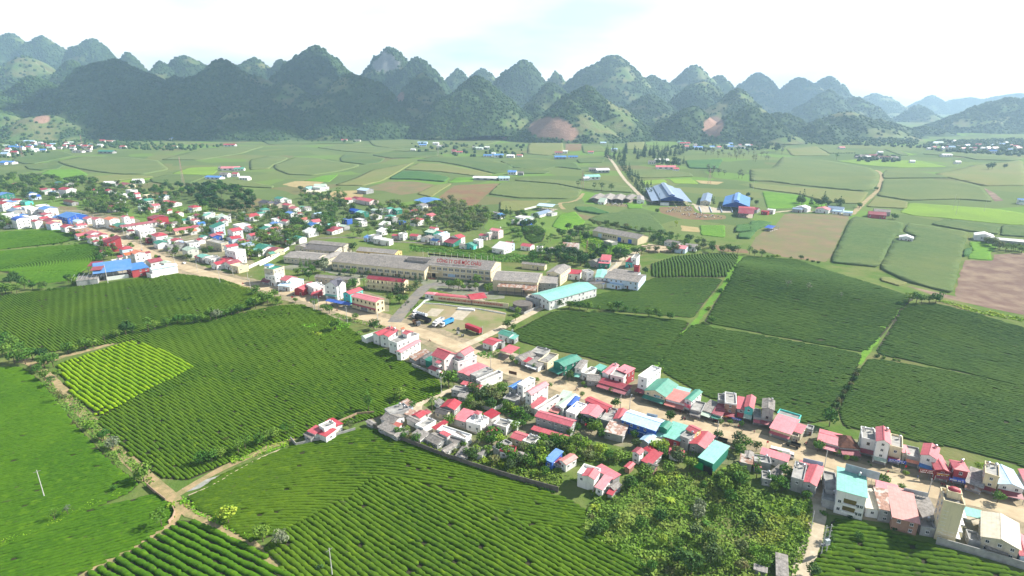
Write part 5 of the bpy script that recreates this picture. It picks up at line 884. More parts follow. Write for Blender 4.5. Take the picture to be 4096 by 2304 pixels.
# ------------------------------------------------------------------ the town further back: roof centre, width in the crop, eave height, roof, colours
def town(c, L):
    CUR[0] = 1.0
    for q in L:
        x, y, w, h, roof, rc, wc = q[:7]; lab = q[7] if len(q) > 7 else None; dr = q[8] if len(q) > 8 else random.uniform(.7,.95)
        p = P(c, x, y, z=h); d = math.hypot(p[0], p[1] * CP) ; pxm = FOC / (p[1] * CP + (CAM_H - h) * SP) * CR[c][2]
        W = w / pxm; _, an, dist = road_near(*p); W = min(max(W * 1.0,5),48); D = min(max(W * dr, 4.5),24)
        rz = an + math.pi + (random.uniform(-.12,.12) if dist > 25 else 0)
        if roof == 'gx' and lab is None and random.random() < .35 and W < 16: roof = 'gy'
        kw = dict(tank=1) if h > 5.5 and random.random() < .5 or roof == 'flat' and random.random() < .5 else {}
        o = house_at(p, W, D, rz, h, roof, rc, wc, lab, rp=.3, **kw)
        if h > 5 and random.random() < .4 and dist > 25: add(o, W * .6,3,3.2,'sx', random.choice(['r', 'c', 'b', 'g', 'gy']), wc, 0,-D / 2 - 1.6,0, wins=False, rp=.15)
        if len(q) > 9: mark(o, q[9])
W_ = 'w'
town('E1', [(90,520,240,9,'gx', 'r', W_),(100,375,250,6,'gx', 'b', 'gn'),(290,470,190,5,'hip', 'c', W_),(490,495,170,4,'gx', 'g', 'tq'),(580,358,180,5,'gx', 'b', W_),(640,412,160,4,'gx', 'B', 'lb'),(1240,275,250,10,'gx', 'r', W_, 'large white villa with red gabled roof among trees at the far left', .7,'the large white villa'),
 (800,292,150,4,'gx', 'c', W_),(985,292,140,4,'gx', 'r', W_),(870,328,140,3.5,'sx', 'pg', W_),(1000,345,140,3.5,'gx', 'b', W_),(1040,378,120,4,'hip', 'c', W_),(1180,165,370,5,'gx', 'dg', 'gr', 'long dark green open shed at the edge of the fields', .4),(330,178,170,4,'gx', 'r', W_),(1300,490,420,4,'gx', 'br', 'gr', 'long low shed with brown roof behind the big blue hall', .25),
 (2330,182,250,4.5,'gx', 'c', 'be'),(2030,292,150,6,'gx', 'r', W_),(1760,292,130,4,'gx', 'r', W_),(2420,285,170,8,'flat', None, W_),(2290,362,160,6,'flat', 'w', W_),(2510,345,120,7,'gx', 'r', W_),(2200,458,170,4,'flat', 'w', W_),(2060,600,300,4.5,'hip', 'c', 'gr'),
 (510,590,180,6,'flat', 'w', W_),(780,565,190,6,'flat', 'w', W_),(640,625,200,6.5,'flat', 'w', W_),(880,612,280,8,'gx', 'b', W_),(280,645,260,4.5,'gx', 'gb', 'gr'),(180,725,260,6,'flat', 'pg', W_),(380,815,240,9,'arc', 'B', W_, 'white house with barrel vaulted deep blue roof at the tea edge', .9,'the vaulted blue roof'),(610,775,200,9.5,'flat', 'w', W_),(860,718,190,7,'gx', 'r', W_),(670,842,140,8,'gx', 'r', W_),
 (800,792,160,8,'gx', 'r', W_),(950,832,260,7,'gx', 'c', 'cr'),(980,882,210,7,'gx', 'r', 'lb'),(1330,745,430,7,'gx', 'b', 'bl', 'big hall with bright blue roof and blue walls in the far town', .75,'the big blue hall'),(1070,772,170,5,'gx', 'b', 'lb'),(1240,942,220,6,'gx', 'r', W_),(1480,915,170,9,'gx', 'r', W_),(1450,975,310,7,'flat', 'w', 'bk'),(1500,1100,200,4,'gx', 'r', W_),(1720,1062,210,6,'gx', 'r', W_),(1700,1135,210,6,'gx', 'r', W_),(1880,1095,150,5,'gx', 'r', W_),
 (2060,1212,260,9,'sx', 'c', 'rd', 'boxy crimson clad building beside the road'),(2310,1345,190,5,'hip', 'r', 'lb'),(2050,802,230,10,'gx', 'o', W_, 'white three storey house with bright orange roof in the town'),(1790,802,170,9,'gx', 'r', W_),(1640,792,180,6,'gx', 'r', W_),(2300,762,110,11,'gx', 'r', W_),(2390,792,120,8,'gx', 'r', W_),(2230,922,280,5,'gx', 'g', 'be'),(1450,842,190,4,'gx', 'lb', W_),(130,912,130,3.5,'gx', 'r', W_),(200,500,150,4,'gx', 'b', W_),(80,470,150,4,'gx', 'c', W_),(430,735,140,4,'gx', 'b', W_),(300,590,120,4,'gx', 'r', W_),(2000,1180,200,4,'gx', 'r', W_),(1770,1220,120,4,'gx', 'r', W_),(1900,1400,120,4,'gx', 'c', W_),(2150,1290,240,4,'gx', 'be', W_)])
town('E2', [(560,838,130,6,'hip', 'c', W_),(830,815,280,8,'flat', 'w', W_),(570,905,170,4,'gx', 'be', 'gr'),(1090,915,270,8,'hip', 'r', W_),(1120,1055,230,5,'gx', 'g', W_),(1270,985,180,5,'gx', 'pg', W_),(1410,1010,180,7,'gx', 'r', W_),(1450,1058,200,5,'gx', 'b', W_),(1690,1055,230,6,'flat', None, W_),(1660,1175,230,7,'gx', 'pg', 'gg'),
 (2150,1045,500,7,'flat', None, 'be', 'derelict concrete block with open bays in the middle of the town', .28,'the derelict concrete block'),(1910,1305,190,4.5,'gx', 't', 'gr'),(1830,1315,140,4,'gx', 'c', 'gr'),(2070,1340,230,4.5,'flat', None, W_),(2410,1115,150,12,'gy', 'r', W_, 'tall white house with small red gable in the town', 1.3,'the tall gabled townhouse'),(2500,1200,260,11,'flat', 'w', W_),(2340,1372,230,5,'gx', 'r', W_),(2480,825,220,9,'gy', 'r', W_),(2150,760,230,9,'sx', 'g', 'lb'),(1850,705,150,6,'gx', 'b', 'lb'),
 (1750,645,130,4,'gx', 'r', W_),(1560,642,130,3.5,'gx', 'g', W_),(1670,595,100,6,'flat', 'pg', 'gg'),(1740,405,190,6,'hip', 'r', W_),(1450,505,130,5,'gx', 'r', W_),(1250,468,110,4,'gx', 'r', W_),(1370,345,190,4,'gx', 'r', W_),(1220,322,110,4,'gx', 'r', W_),(1010,372,150,7,'gy', 'r', W_),(950,442,180,4,'gx', 'r', W_),(870,285,180,5,'gx', 'g', W_),(780,318,120,4,'gx', 'g', W_),(735,242,130,5,'gx', 'r', W_),(1200,232,190,4,'gx', 'lb', W_),(890,192,150,5,'flat', 'be', 'cr'),
 (770,402,120,5,'gx', 'pg', W_),(1800,555,150,4,'gx', 'c', 'gr'),(1960,560,160,5,'sx', 't', W_),(2010,525,170,6,'flat', 'w', W_),(2200,562,130,6,'flat', 'be', 'cr'),(2170,618,220,4,'sx', 'pg', W_),(2320,592,150,6,'flat', 'pg', W_),(2440,552,130,4,'gx', 'gy', W_),(2280,652,110,5,'gx', 'r', W_),(2180,695,110,4,'gx', 'r', W_),(1430,825,180,4,'gx', 'r', 'cr'),(1560,805,190,4,'gx', 'r', W_),(1770,775,200,4.5,'gx', 'r', W_),(1700,835,140,4,'gx', 'o', W_),(2130,925,180,5,'gx', 'r', 'bl'),(2200,882,120,5,'gx', 'r', W_),(1910,942,130,4,'gx', 'g', W_),(1850,1002,120,4,'gx', 'r', W_),(2480,965,190,7,'gx', 'r', 'lb'),
 (1280,712,150,4,'gx', 'c', W_),(1400,692,120,4,'gx', 'gy', W_),(1140,690,170,4,'gx', 'r', W_),(690,1235,220,10,'gx', 'o', W_, 'white villa with orange roof beside the blue workshop', .8,'the orange roofed villa'),(530,1265,170,9,'gy', 'o', W_),(850,1245,110,8,'gx', 'c', W_),(990,1392,250,4,'gx', 'c', W_),(390,1310,130,4,'gx', 'c', W_),(280,1390,110,3.5,'flat', None, W_),(1480,1080,260,5,'gx', 'gy', 'gr'),(1270,1110,120,5,'flat', None, 'gr'),(890,990,100,4,'gx', 'r', 'rd'),(1210,1420,150,4,'gx', 'pg', W_)])
p = P('E2', 720,720, z=5); _, an, _ = road_near(*p); mark(house_at(p, 9.5,36, an + math.pi, 5.2,'gy', 'c', 'w', 'long crimson roofed hall running back from the road', 'hall', 'hall', rp=.28),'the long crimson hall'); p = P('E2', 1060,590, z=8); house_at(p, 14,16, an + math.pi, 8,'gx', 'c', 'rd', 'tall crimson clad hall behind the long crimson hall', 'hall', 'hall', rp=.2, wins=False)
town('E3', [(1230,235,230,6,'gx', 'sl', 'cr', 'villa with large slate grey gabled roof below the wooded mound', .85,'the slate roofed villa'),(1440,260,200,5,'gx', 'sl', 'be'),(1290,250,120,6,'gy', 'sl', 'cr'),(1490,172,180,5,'gx', 'g', W_),(1620,195,110,5,'gx', 'pg', W_),(1190,362,160,8,'hip', 'g', 'gg'),(1130,425,150,5,'hip', 'g', W_),(830,432,160,4,'gx', 'pg', 'gr'),(950,475,230,5,'gx', 'r', W_),(1010,502,120,4,'gx', 'pg', W_),(1630,282,190,5,'gx', 'r', 'be'),(1750,342,180,4.5,'gx', 'r', W_),(1900,325,130,4,'gx', 't', W_),(1970,335,120,4,'gx', 'gy', W_),
 (1680,425,180,6,'gx', 'b', W_),(1830,437,130,4,'gx', 'r', W_),(2160,452,170,4,'gx', 'lb', W_),(1910,542,160,4,'gx', 'sa', W_),(2120,575,200,5,'gx', 'r', W_),(1400,615,190,6,'gx', 'b', W_),(1590,568,150,5,'gx', 'r', W_),(1480,524,110,4,'gx', 'r', W_),(1380,542,120,4,'flat', 'w', W_),(2080,635,220,5,'gx', 'b', W_),(2000,768,230,4.5,'sx', 'w', W_),(2090,740,130,5.5,'flat', None, W_),(2400,645,160,5,'gx', 't', 'gr'),(2510,625,110,6,'flat', None, W_),(2480,705,210,4.5,'hip', 'c', W_),(2450,742,190,3.5,'gx', 'r', W_),(440,562,120,6,'gx', 'r', W_),(340,602,110,4,'gx', 'r', W_),(760,922,130,5,'gx', 'c', W_),(850,942,100,5,'gy', 'c', W_),(960,825,190,5,'gx', 'r', W_),(940,682,200,4.5,'gy', 'r', W_),(1080,682,130,4.5,'gx', 'sa', W_),
 (1220,702,220,5,'gx', 'g', W_),(1370,712,180,5,'gx', 'p', W_),(1290,655,220,5,'flat', 'w', W_),(770,645,250,5,'flat', 'w', W_),(1280,792,120,4,'gx', 'r', W_),(1430,782,190,4.5,'gx', 'gy', W_),(1540,862,220,5,'gx', 'dy', 'be'),(1830,872,180,5,'gx', 'g', W_),(1670,912,130,4.5,'gx', 't', W_),(1640,942,100,3.5,'gx', 'r', W_),(1180,1045,320,6,'gx', 'g', W_, 'large green roofed shed beside the factory boundary wall', .8,'the large green shed'),(1070,1105,200,4.6,'gx', 't', W_),(1370,1082,280,5,'gx', 'c', 'cr'),(1300,1162,140,4,'gx', 'g', 'cr'),(500,1285,230,4.5,'gx', 'r', W_),(590,1335,250,4.5,'gx', 'c', W_),(340,1342,190,4.5,'gx', 'r', W_),(720,1385,240,5,'flat', 'be', 'cr'),(270,1262,200,4,'flat', None, W_),(850,1000,200,8,'gx', 'gb', W_),(700,1430,110,3.5,'gx', 'r', W_)])
mark(H('E4', (1185,172),(1300,202),(1420,152),6,'gx', 'b', 'w', 'open shed with bright blue roof at the brown field', 'shed', 'shed', open_walls=True, rp=.15),'the blue shed by the brown field')
town('E4', [(680,67,130,5,'gx', 'lb', 'gr'),(485,162,100,5,'gx', 'r', W_),(700,168,230,5,'gx', 'r', 'pk', 'long farmhouse range with red roofs below the brown field', .5),(600,150,100,5,'gx', 'c', W_),(570,267,110,4,'gx', 'B', 'bl'),(650,287,100,6,'gx', 't', 'gn'),(790,267,90,4,'gx', 'pg', W_),(925,252,70,6.5,'gx', 'g', W_),(1005,264,95,5,'gx', 'g', 'gn'),(850,267,60,5,'flat', None, W_),(940,327,85,5,'hip', 'g', W_),(945,353,120,5,'flat', None, 'gr'),(790,322,100,4,'gx', 'be', W_),(1065,380,60,4,'gx', 'b', 'bl'),(1185,277,80,5,'gy', 'r', W_),(1150,297,80,4,'gx', 'r', W_),(1220,362,105,6,'hip', 'r', W_),(1345,322,120,5,'gx', 'r', W_),(1270,218,100,6,'gx', 'gy', W_),(880,412,100,4,'sx', 'w', W_),(490,362,80,5,'flat', 'gb', 'bl'),(630,362,110,4,'flat', 'w', 'gr'),(650,392,70,4,'flat', 'w', W_),(850,477,90,4,'sx', 'w', W_),(460,427,80,4,'gx', 'pg', 'gr'),(1320,542,100,4,'gx', 'gy', W_),(1200,522,90,4,'gx', 'r', 'gr'),
 (700,542,60,4,'sx', 'b', 'lb'),(780,530,110,5,'flat', None, W_),(830,552,110,5,'gx', 'w', W_),(905,567,100,5,'gx', 'w', W_),(1005,522,80,4,'gx', 'r', 'gr'),(1070,507,70,6,'flat', None, W_),(215,37,130,5,'flat', 'pg', W_),(90,45,90,4,'gx', 't', W_),(940,430,90,3.6,'gx', 'gy', W_)])
town('E5', [(250,395,80,7,'gx', 'r', W_),(235,432,120,5,'gx', 'pg', 'gn'),(320,432,80,4,'gx', 'r', W_),(330,462,110,8.5,'gy', 'lb', W_, 'tall white house with pale gable above the railway bank', 1.2),(265,522,90,4,'sx', 'b', W_),(385,502,80,4,'gx', 'r', W_),(495,482,125,7.5,'gx', 'r', W_),(440,537,135,4,'sx', 'c', 'gn'),(640,562,125,4.5,'gx', 'g', 'tq'),(710,522,75,7.5,'flat', 'w', W_),(900,415,110,8,'gx', 'p', 'pk', 'pink two storey house with striped roof on the bank', .8,'the pink house on the bank'),(820,445,50,6.5,'gx', 'pg', 'pk'),(770,468,80,4,'gx', 'r', W_),(955,597,150,4.6,'sx', 'w', W_),(1035,550,80,7,'gx', 'r', 'lb'),(930,265,90,4,'gx', 'b', W_),(890,245,70,3.6,'flat', None, 'gr'),(560,570,70,4,'gx', 'gy', W_),(195,490,90,4,'gx', 'gy', 'gr')])
town('D5', [(500,415,110,5,'gx', 'w', W_),(690,430,110,4.5,'gx', 'r', W_),(810,422,130,5,'gx', 'gb', 'lb'),(820,455,70,3,'arc', 'lb', W_),(920,467,70,3,'arc', 'lb', W_),(1195,478,140,4.5,'gx', 'c', 'rd'),(1240,450,130,5,'gx', 'gy', 'gr'),(1470,700,110,4,'gx', 'w', W_),(2200,680,140,5,'gx', 'w', W_),(2410,725,280,4.5,'gx', 'w', 'gr', 'long white roofed shed on the right edge below the corn', .3),(200,440,60,5,'flat', 'w', W_),(145,455,60,4,'gx', 'r', 'rd'),(30,430,100,4.5,'gx', 'c', 'gr'),(450,430,80,4,'gx', 'gb', 'gr'),(2560,350,70,6,'gx', 'b', W_)])
# blue workshop at the left edge of the town
t = mark(H('E8', (190,614),(590,562),(560,490),6.5,'sx', 'b', 'gr', 'open workshop with long bright blue roof beside the tea', 'workshop', 'workshop', open_walls=True, rp=.10),'the blue roofed workshop'); _, W4, D4_, _ = place('E8', (190,614),(590,562),(560,490),6.5); box('low_wall', -W4 * .2, W4 * .38,-D4_ / 2 - .3,-D4_ / 2 - .15,0,3.0, wall_mat('w'), t); boxes('roof_truss', [(-W4 / 2, W4 / 2,-D4_ / 2 - .1,-D4_ / 2 + .1,5.2,5.4),(-W4 / 2, W4 / 2,-D4_ / 2 - .1,-D4_ / 2 + .1,4.3,4.45)], M_iron, t)
H('E8', (590,576),(765,545),(740,500),6,'sx', 'b', 'rd', rp=.10); H('E8', (768,550),(800,570),(1052,518),6.2,'gy', 'lb', 'w', 'long white walled shed with pale blue roof by the road', 'shed', 'shed', rp=.2, wins=False); H('E8', (742,610),(790,625),(850,600),3,'flat', None, 'w', wins=False)
t = H('E8', (10,690),(230,665),(200,620),4,'flat', 'gy', 'gr', 'roofless walls and bare steel frame beside the blue workshop', 'ruin', 'ruin', wins=False, par=.2); boxes('steel_frame', [(x - .1, x + .1,-8,8,5.6,5.8) for x in (-9,-6,-3,0,3,6,9)] + [(x - .1, x + .1, y - .1, y + .1,4,5.6) for x in (-9,0,9) for y in (-7,7)], M_steel, t)
H('E8', (130,535),(250,525),(240,490),8,'sx', 'c', 'gr', None, 'shed', 'shed', open_walls=True, rp=.05); H('E8', (160,580),(270,570),(262,540),8,'sx', 'c', 'gr', None, 'shed', 'shed', open_walls=True, rp=.05)
# ------------------------------------------------------------------ far farms and villages: small, one mesh each
FARM = {}
def far_house(x, y, w, d, h, rc, wc, rz, label, group):
    z = zf(x, y); k = (rc, wc)
    if k not in FARM:
        V, F = [], []; box_vf(-.5,.5,-.5,.5,-.3,1, V, F); n = len(V); V += [(-.5,-.5,1),(-.5,.5,1),(-.5,0,1.5),(.5,-.5,1),(.5,.5,1),(.5,0,1.5)]; F += [(n + 1, n, n + 2),(n + 3, n + 4, n + 5)]; k0 = len(F)
        n = len(V); V += [(-.55,-.58,.97),(.55,-.58,.97),(.55,0,1.55),(-.55,0,1.55),(.55,.58,.97),(-.55,.58,.97)]; F += [(n, n + 1, n + 2, n + 3),(n + 3, n + 2, n + 4, n + 5)]; k1 = len(F)
        for q in (-.3,0,.3): box_vf(q - .07, q + .07,-.515,-.49,.35,.75, V, F)
        FARM[k] = data_of(V, F, [wall_mat(wc), roof_mat(rc), M_glass], [0] * k0 + [1] * (k1 - k0) + [2] * 18)
    o = bpy.data.objects.new('farmhouse', FARM[k]); o.location = (x, y, z); o.rotation_euler = (0,0, rz); o.scale = (w, d, h); link(o); tag(o, label, 'farmhouse', group); return o
far_n = {}
def far(c, L, where):
    for x, y, w, rc, wc in L:
        px, py = P(c, x, y); pxm = FOC / (py * CP) * CR[c][2]; ww = max(7, w / pxm); k = (rc, wc, where); far_n[k] = far_n.get(k, 0) + 1; i = far_n[k]
        far_house(px, py, ww, min(ww * .7,14), random.uniform(3.6,5.5), rc, wc, random.uniform(-.25,.25), f"{('', 'second ', 'third ', 'fourth ', 'fifth ', 'sixth ', 'seventh ', 'eighth ')[min(i - 1,7)]}distant {WC[wc][1]} farm building with {RC[rc][1]} roof {where}", 'farm buildings ' + where)
far('G2', [(960,66,45,'r', 'w'),(1000,60,20,'r', 'w'),(915,100,50,'lb', 'lb'),(915,112,40,'b', 'w'),(985,105,30,'w', 'w'),(1030,116,40,'gy', 'w'),(1000,118,20,'w', 'w'),(1100,150,50,'r', 'w'),(1080,145,25,'c', 'w'),(1210,130,50,'pg', 'w'),(1190,122,25,'gy', 'w'),(1255,128,25,'w', 'w'),(1260,168,45,'b', 'w'),(1315,170,50,'b', 'w'),(1290,162,20,'w', 'w'),(1380,173,40,'w', 'w'),(1428,168,30,'sa', 'w'),(865,137,25,'w', 'w'),(500,86,30,'r', 'w'),(155,60,50,'w', 'w'),(90,22,25,'r', 'w'),(820,74,50,'w', 'w'),(570,88,30,'gy', 'w')],'on the plain below the central mountains')
far('G3', [(90,70,100,'lb', 'w'),(85,84,30,'r', 'bk'),(25,78,18,'r', 'w'),(310,155,40,'c', 'w'),(345,150,25,'w', 'w'),(318,180,60,'b', 'gr'),(385,175,50,'b', 'w'),(480,150,30,'r', 'w'),(515,98,50,'w', 'w'),(545,100,30,'lb', 'w'),(540,252,70,'w', 'gr'),(490,245,40,'gy', 'gr'),(485,288,80,'t', 'w'),(455,292,30,'w', 'w'),(875,233,100,'p', 'w'),(930,242,30,'r', 'w'),(745,67,30,'r', 'w'),(978,103,50,'r', 'w'),(960,96,40,'g', 'w'),(1045,126,50,'b', 'w'),(1125,96,30,'p', 'w'),(1150,90,25,'r', 'w'),(1268,92,25,'w', 'w'),(1260,122,40,'gy', 'w'),(1310,112,25,'w', 'w'),(805,207,40,'gy', 'w'),(835,198,30,'w', 'w'),(870,197,40,'w', 'w'),(930,202,40,'w', 'w'),(65,262,45,'b', 'w'),(110,266,30,'gy', 'gr'),(20,290,50,'b', 'lb'),(605,138,30,'lb', 'w'),(1365,94,20,'r', 'w')],'around the pine road')
far('G2', [(1250,290,130,'w', 'gr'),(1345,293,55,'lb', 'w'),(1390,262,45,'b', 'w'),(375,340,60,'pg', 'w'),(320,345,40,'gy', 'w'),(340,365,70,'be', 'be')],'between the corn fields')
far('G1', [(570,176,90,'g', 'gr'),(420,172,60,'gy', 'w'),(460,170,40,'gy', 'gr'),(655,150,30,'r', 'w'),(925,146,25,'c', 'w'),(390,158,30,'w', 'w'),(50,232,80,'b', 'w'),(20,236,40,'b', 'w'),(1225,266,90,'p', 'w'),(1270,268,50,'g', 'w'),(1180,262,40,'gy', 'w'),(1140,312,90,'b', 'w'),(1195,302,50,'gy', 'w'),(1250,300,30,'r', 'w'),(1300,318,50,'w', 'w'),(735,335,50,'w', 'w'),(590,350,60,'w', 'gr'),(940,88,70,'r', 'w'),(1060,104,80,'w', 'w'),(1030,100,40,'gy', 'w'),(1215,90,70,'w', 'w'),(1270,88,40,'gb', 'w'),(1410,48,25,'r', 'w'),(760,70,30,'b', 'w'),(640,92,40,'b', 'w'),(580,118,60,'sa', 'w'),(160,120,60,'lb', 'w'),(1220,140,60,'r', 'w')],'on the left plain')
far('G4', [(600,200,40,'gy', 'gr'),(625,205,25,'w', 'w'),(650,195,40,'c', 'gr'),(680,190,30,'gy', 'gr'),(690,178,25,'w', 'w'),(700,205,40,'br', 'gr'),(735,205,40,'br', 'gr'),(760,212,40,'gy', 'gr'),(575,203,30,'gy', 'gr'),(668,210,30,'gy', 'w'),(188,126,25,'w', 'w'),(485,155,30,'p', 'w'),(1040,194,50,'w', 'w'),(1100,232,30,'w', 'w'),(860,228,25,'w', 'w')],'in the hamlet on the right plain')
def far_random(c, poly, n, where):
    A = np.array(poly); k = 0; pal = [('r', 'w'),('r', 'w'),('w', 'w'),('b', 'w'),('gy', 'w'),('lb', 'w'),('p', 'w'),('c', 'w'),('pg', 'w')]; L = []
    while k < n:
        x, y = rng.uniform(A[:, 0].min(), A[:, 0].max()), rng.uniform(A[:, 1].min(), A[:, 1].max())
        if not inside(np.array([x]), np.array([y]), poly)[0]: continue
        rc, wc = pal[rng.integers(len(pal))]; px, py = P(c, x, y); L.append(far_house(px, py, rng.uniform(8,16), rng.uniform(7,11), rng.uniform(3.5,7), rc, wc, rng.uniform(-.5,.5),'', '')); k += 1
    bm = bmesh.new(); mats = []; mi = []
    for o in L:
        for m in o.data.materials:
            if m not in mats: mats.append(m)
        t = o.data.copy(); t.transform(Matrix.LocRotScale(o.location, o.rotation_euler, o.scale)); n0 = len(bm.faces); bm.from_mesh(t); bm.faces.ensure_lookup_table(); ix = [mats.index(m) for m in o.data.materials]
        for f in bm.faces[n0:]: f.material_index = ix[f.material_index]
        bpy.data.meshes.remove(t); bpy.data.objects.remove(o)
    me = bpy.data.meshes.new('distant_village'); bm.to_mesh(me); bm.free(); [me.materials.append(m) for m in mats]; tag(link(bpy.data.objects.new('distant_village', me)),'tiny white houses with coloured roofs ' + where, 'village', kind='stuff')
far_random('G1', [(0,145),(180,130),(330,125),(600,100),(640,120),(480,165),(250,165),(120,190),(0,195)],48,'in the far left village')
far_random('G1', [(130,85),(260,70),(520,72),(760,60),(1000,66),(1090,95),(900,110),(700,100),(450,100),(200,100)],46,'at the foot of the left mountains')
far_random('G4', [(920,140),(1060,120),(1300,115),(1450,130),(1450,185),(1200,175),(960,170)],34,'at the foot of the right mountains')
far_random('G3', [(900,120),(1060,100),(1280,85),(1400,95),(1330,125),(1100,132)],14,'below the landslide scar')
label_buildings()
# ------------------------------------------------------------------ vegetation
M_leaf = {'a': leafy('leaves_mid', (0.056,0.136,0.0224),(0.12,0.232,0.0352),(0.16,0.272,0.04),0.8),'d': leafy('leaves_dark', (0.032,0.08,0.0224),(0.0672,0.136,0.032), None, 0.8),'y': leafy('leaves_light', (0.136,0.256,0.024),(0.24,0.368,0.04),(0.304,0.352,0.048),0.8),
          'o': leafy('leaves_olive', (0.072,0.12,0.04),(0.136,0.184,0.072),(0.192,0.16,0.064),0.8),'p': leafy('needles', (0.0288,0.072,0.0288),(0.0512,0.112,0.0384), None, 0.8, trans=0.05),'g': leafy('leaves_grey', (0.136,0.176,0.112),(0.208,0.24,0.144), None, 0.8),
          'w': leafy('weeds', (0.096,0.2,0.0288),(0.176,0.304,0.048),(0.272,0.304,0.072),0.35,0.0),'W': leafy('weeds_bright', (0.144,0.32,0.0192),(0.24,0.4,0.032),(0.368,0.4,0.048),0.35,0.0),'m': leafy('reddish_leaves', (0.16,0.12,0.056),(0.112,0.16,0.048), None, 0.8)}
M_bark = surf('bark', (0.15,0.11,0.075),(0.09,0.07,0.05),2.0,.95)
def leaf_quads(C, Nrm, S):
    """quads at centres C facing roughly Nrm with half sizes S"""
    n = len(C); r = rng.normal(0,1,(n, 3)); t = np.cross(Nrm, r); t /= np.linalg.norm(t, axis=1)[:, None] + 1e-9; b = np.cross(Nrm, t); S = S[:, None]
    k = rng.uniform(.6,1.0,(n, 1)); V = np.stack([C - t * S - b * S * k * .6, C + t * S * .9 - b * S * k, C + t * S + b * S * k * .7, C - t * S * .8 + b * S * k],1).reshape(-1,3)
    return V, np.arange(4 * n).reshape(-1,4)
def crown_data(lobes, nl, size, m, jit=.55):
    C, Nn, S = [], [], []
    for cx, cy, cz, rx, rz in lobes:
        k = max(8, int(nl * (rx * rx * 4 + rx * rz) / 5)); d = rng.normal(0,1,(k, 3)); d /= np.linalg.norm(d, axis=1)[:, None]; r = rng.uniform(.55,1.05, k) ** .6
        C.append(np.column_stack([cx + d[:, 0] * rx * r, cy + d[:, 1] * rx * r, cz + d[:, 2] * rz * r])); nn = d * .9 + rng.normal(0, jit, (k, 3)) + np.array([0,0,.35]); Nn.append(nn / np.linalg.norm(nn, axis=1)[:, None]); S.append(rng.uniform(.6,1.3, k) * size)
    V, Q = leaf_quads(np.concatenate(C), np.concatenate(Nn), np.concatenate(S)); me = bpy.data.meshes.new('crown'); me.from_pydata(V.tolist(), [], Q.tolist()); me.materials.append(m); return me
def trunk_data(h, r, lobes):
    V, F = [], []
    def limb(p, q, r0, r1, n=6):
        k = len(V); p, q = Vector(p), Vector(q); ax = (q - p).normalized(); s = ax.orthogonal().normalized(); t = ax.cross(s)
        for c, rr in ((p, r0),(q, r1)):
            for i in range(n): a = 6.2832 * i / n; V.append(tuple(c + s * rr * math.cos(a) + t * rr * math.sin(a)))
        for i in range(n): F.append((k + i, k + (i + 1) % n, k + n + (i + 1) % n, k + n + i))
    limb((0,0,-.3),(0,0, h), r, r * .6)
    for cx, cy, cz, rx, rz in lobes[:5]: limb((0,0, h * .85),(cx * .7, cy * .7, cz - rz * .3), r * .5, r * .15,5)
    return data_of(V, F, [M_bark], smooth=True)
PROTO = {}
def proto(kind, v):
    k = (kind, v)
    if k in PROTO: return PROTO[k]
    st = np.random.default_rng(hash(kind) % 1000 * 0 + ord(kind[0]) * 31 + v); f = lambda a, b: float(st.uniform(a, b)); col = 'a'
    if kind == 'round':                                  # unit: crown radius about 1
        L = [(0,0,1.35,.7,.6)] + [(f(.35,.6) * math.cos(a), f(.35,.6) * math.sin(a), f(.95,1.6), f(.38,.55), f(.34,.5)) for a in np.linspace(0,6.28,8)[:-1] + f(0,1)]; r = crown_data(L, 150,.105, None), trunk_data(.8,.07, L)
    elif kind == 'airy':
        L = [(f(.1,.75) * math.cos(a), f(.1,.75) * math.sin(a), f(1.2,2.1), f(.28,.45), f(.22,.36)) for a in np.linspace(0,12.5,12)[:-1] + f(0,1)]; r = crown_data(L, 120,.085, None), trunk_data(1.1,.06, L)
    elif kind == 'bush':
        L = [(f(0,.55) * math.cos(a), f(0,.55) * math.sin(a), f(.3,.6), f(.4,.55), f(.3,.5)) for a in np.linspace(0,6.28,6)[:-1] + f(0,1)]; r = crown_data(L, 130,.12, None), trunk_data(.3,.05, L[:2])
    elif kind == 'tall':
        L = [(f(-.15,.15), f(-.15,.15), z, .5 - .06 * i + f(-.06,.06),.42) for i, z in enumerate((1.3,1.8,2.3,2.8,3.2))] + [(f(-.4,.4), f(-.4,.4), f(1.4,2.4),.35,.3) for _ in range(4)]; r = crown_data(L, 130,.10, None), trunk_data(1.4,.07, L)
    elif kind == 'pine':
        L = [(f(-.05,.05), f(-.05,.05),.7 + i * .42,.78 - i * .105,.2) for i in range(7)]; r = crown_data(L, 170,.09, None, .35), trunk_data(1.2,.06, [])
    elif kind == 'cone':
        L = [(0,0,.3 + i * .28,.5 - i * .085,.24) for i in range(6)]; r = crown_data(L, 300,.07, None, .3), trunk_data(.3,.05, [])
    elif kind == 'ball':
        L = [(0,0,.75,.7,.65)]; r = crown_data(L, 700,.07, None, .3), trunk_data(.3,.06, [])
    elif kind in ('palm', 'banana'):
        V, F = [], []; n = 13 if kind == 'palm' else 9; z0 = 2.3 if kind == 'palm' else .9
        for i in range(n):
            a = 6.2832 * i / n + f(-.2,.2); el = f(.3,.9); Lh = f(.9,1.2); w = .09 if kind == 'palm' else .17; c, s = math.cos(a), math.sin(a); k = len(V)
            for j in range(6):
                u = j / 5; rr = Lh * u; z = z0 + el * rr - .95 * u * u * Lh; ww = w * math.sin(math.pi * (.08 + .9 * u)) + .01; V += [(c * rr - s * ww, s * rr + c * ww, z - .04),(c * rr, s * rr, z),(c * rr + s * ww, s * rr - c * ww, z - .04)]
            for j in range(5): q = k + 3 * j; F += [(q, q + 1, q + 4, q + 3),(q + 1, q + 2, q + 5, q + 4)]
        r = data_of(V, F, [None]), trunk_data(z0,.07, [])
    PROTO[k] = r; return r
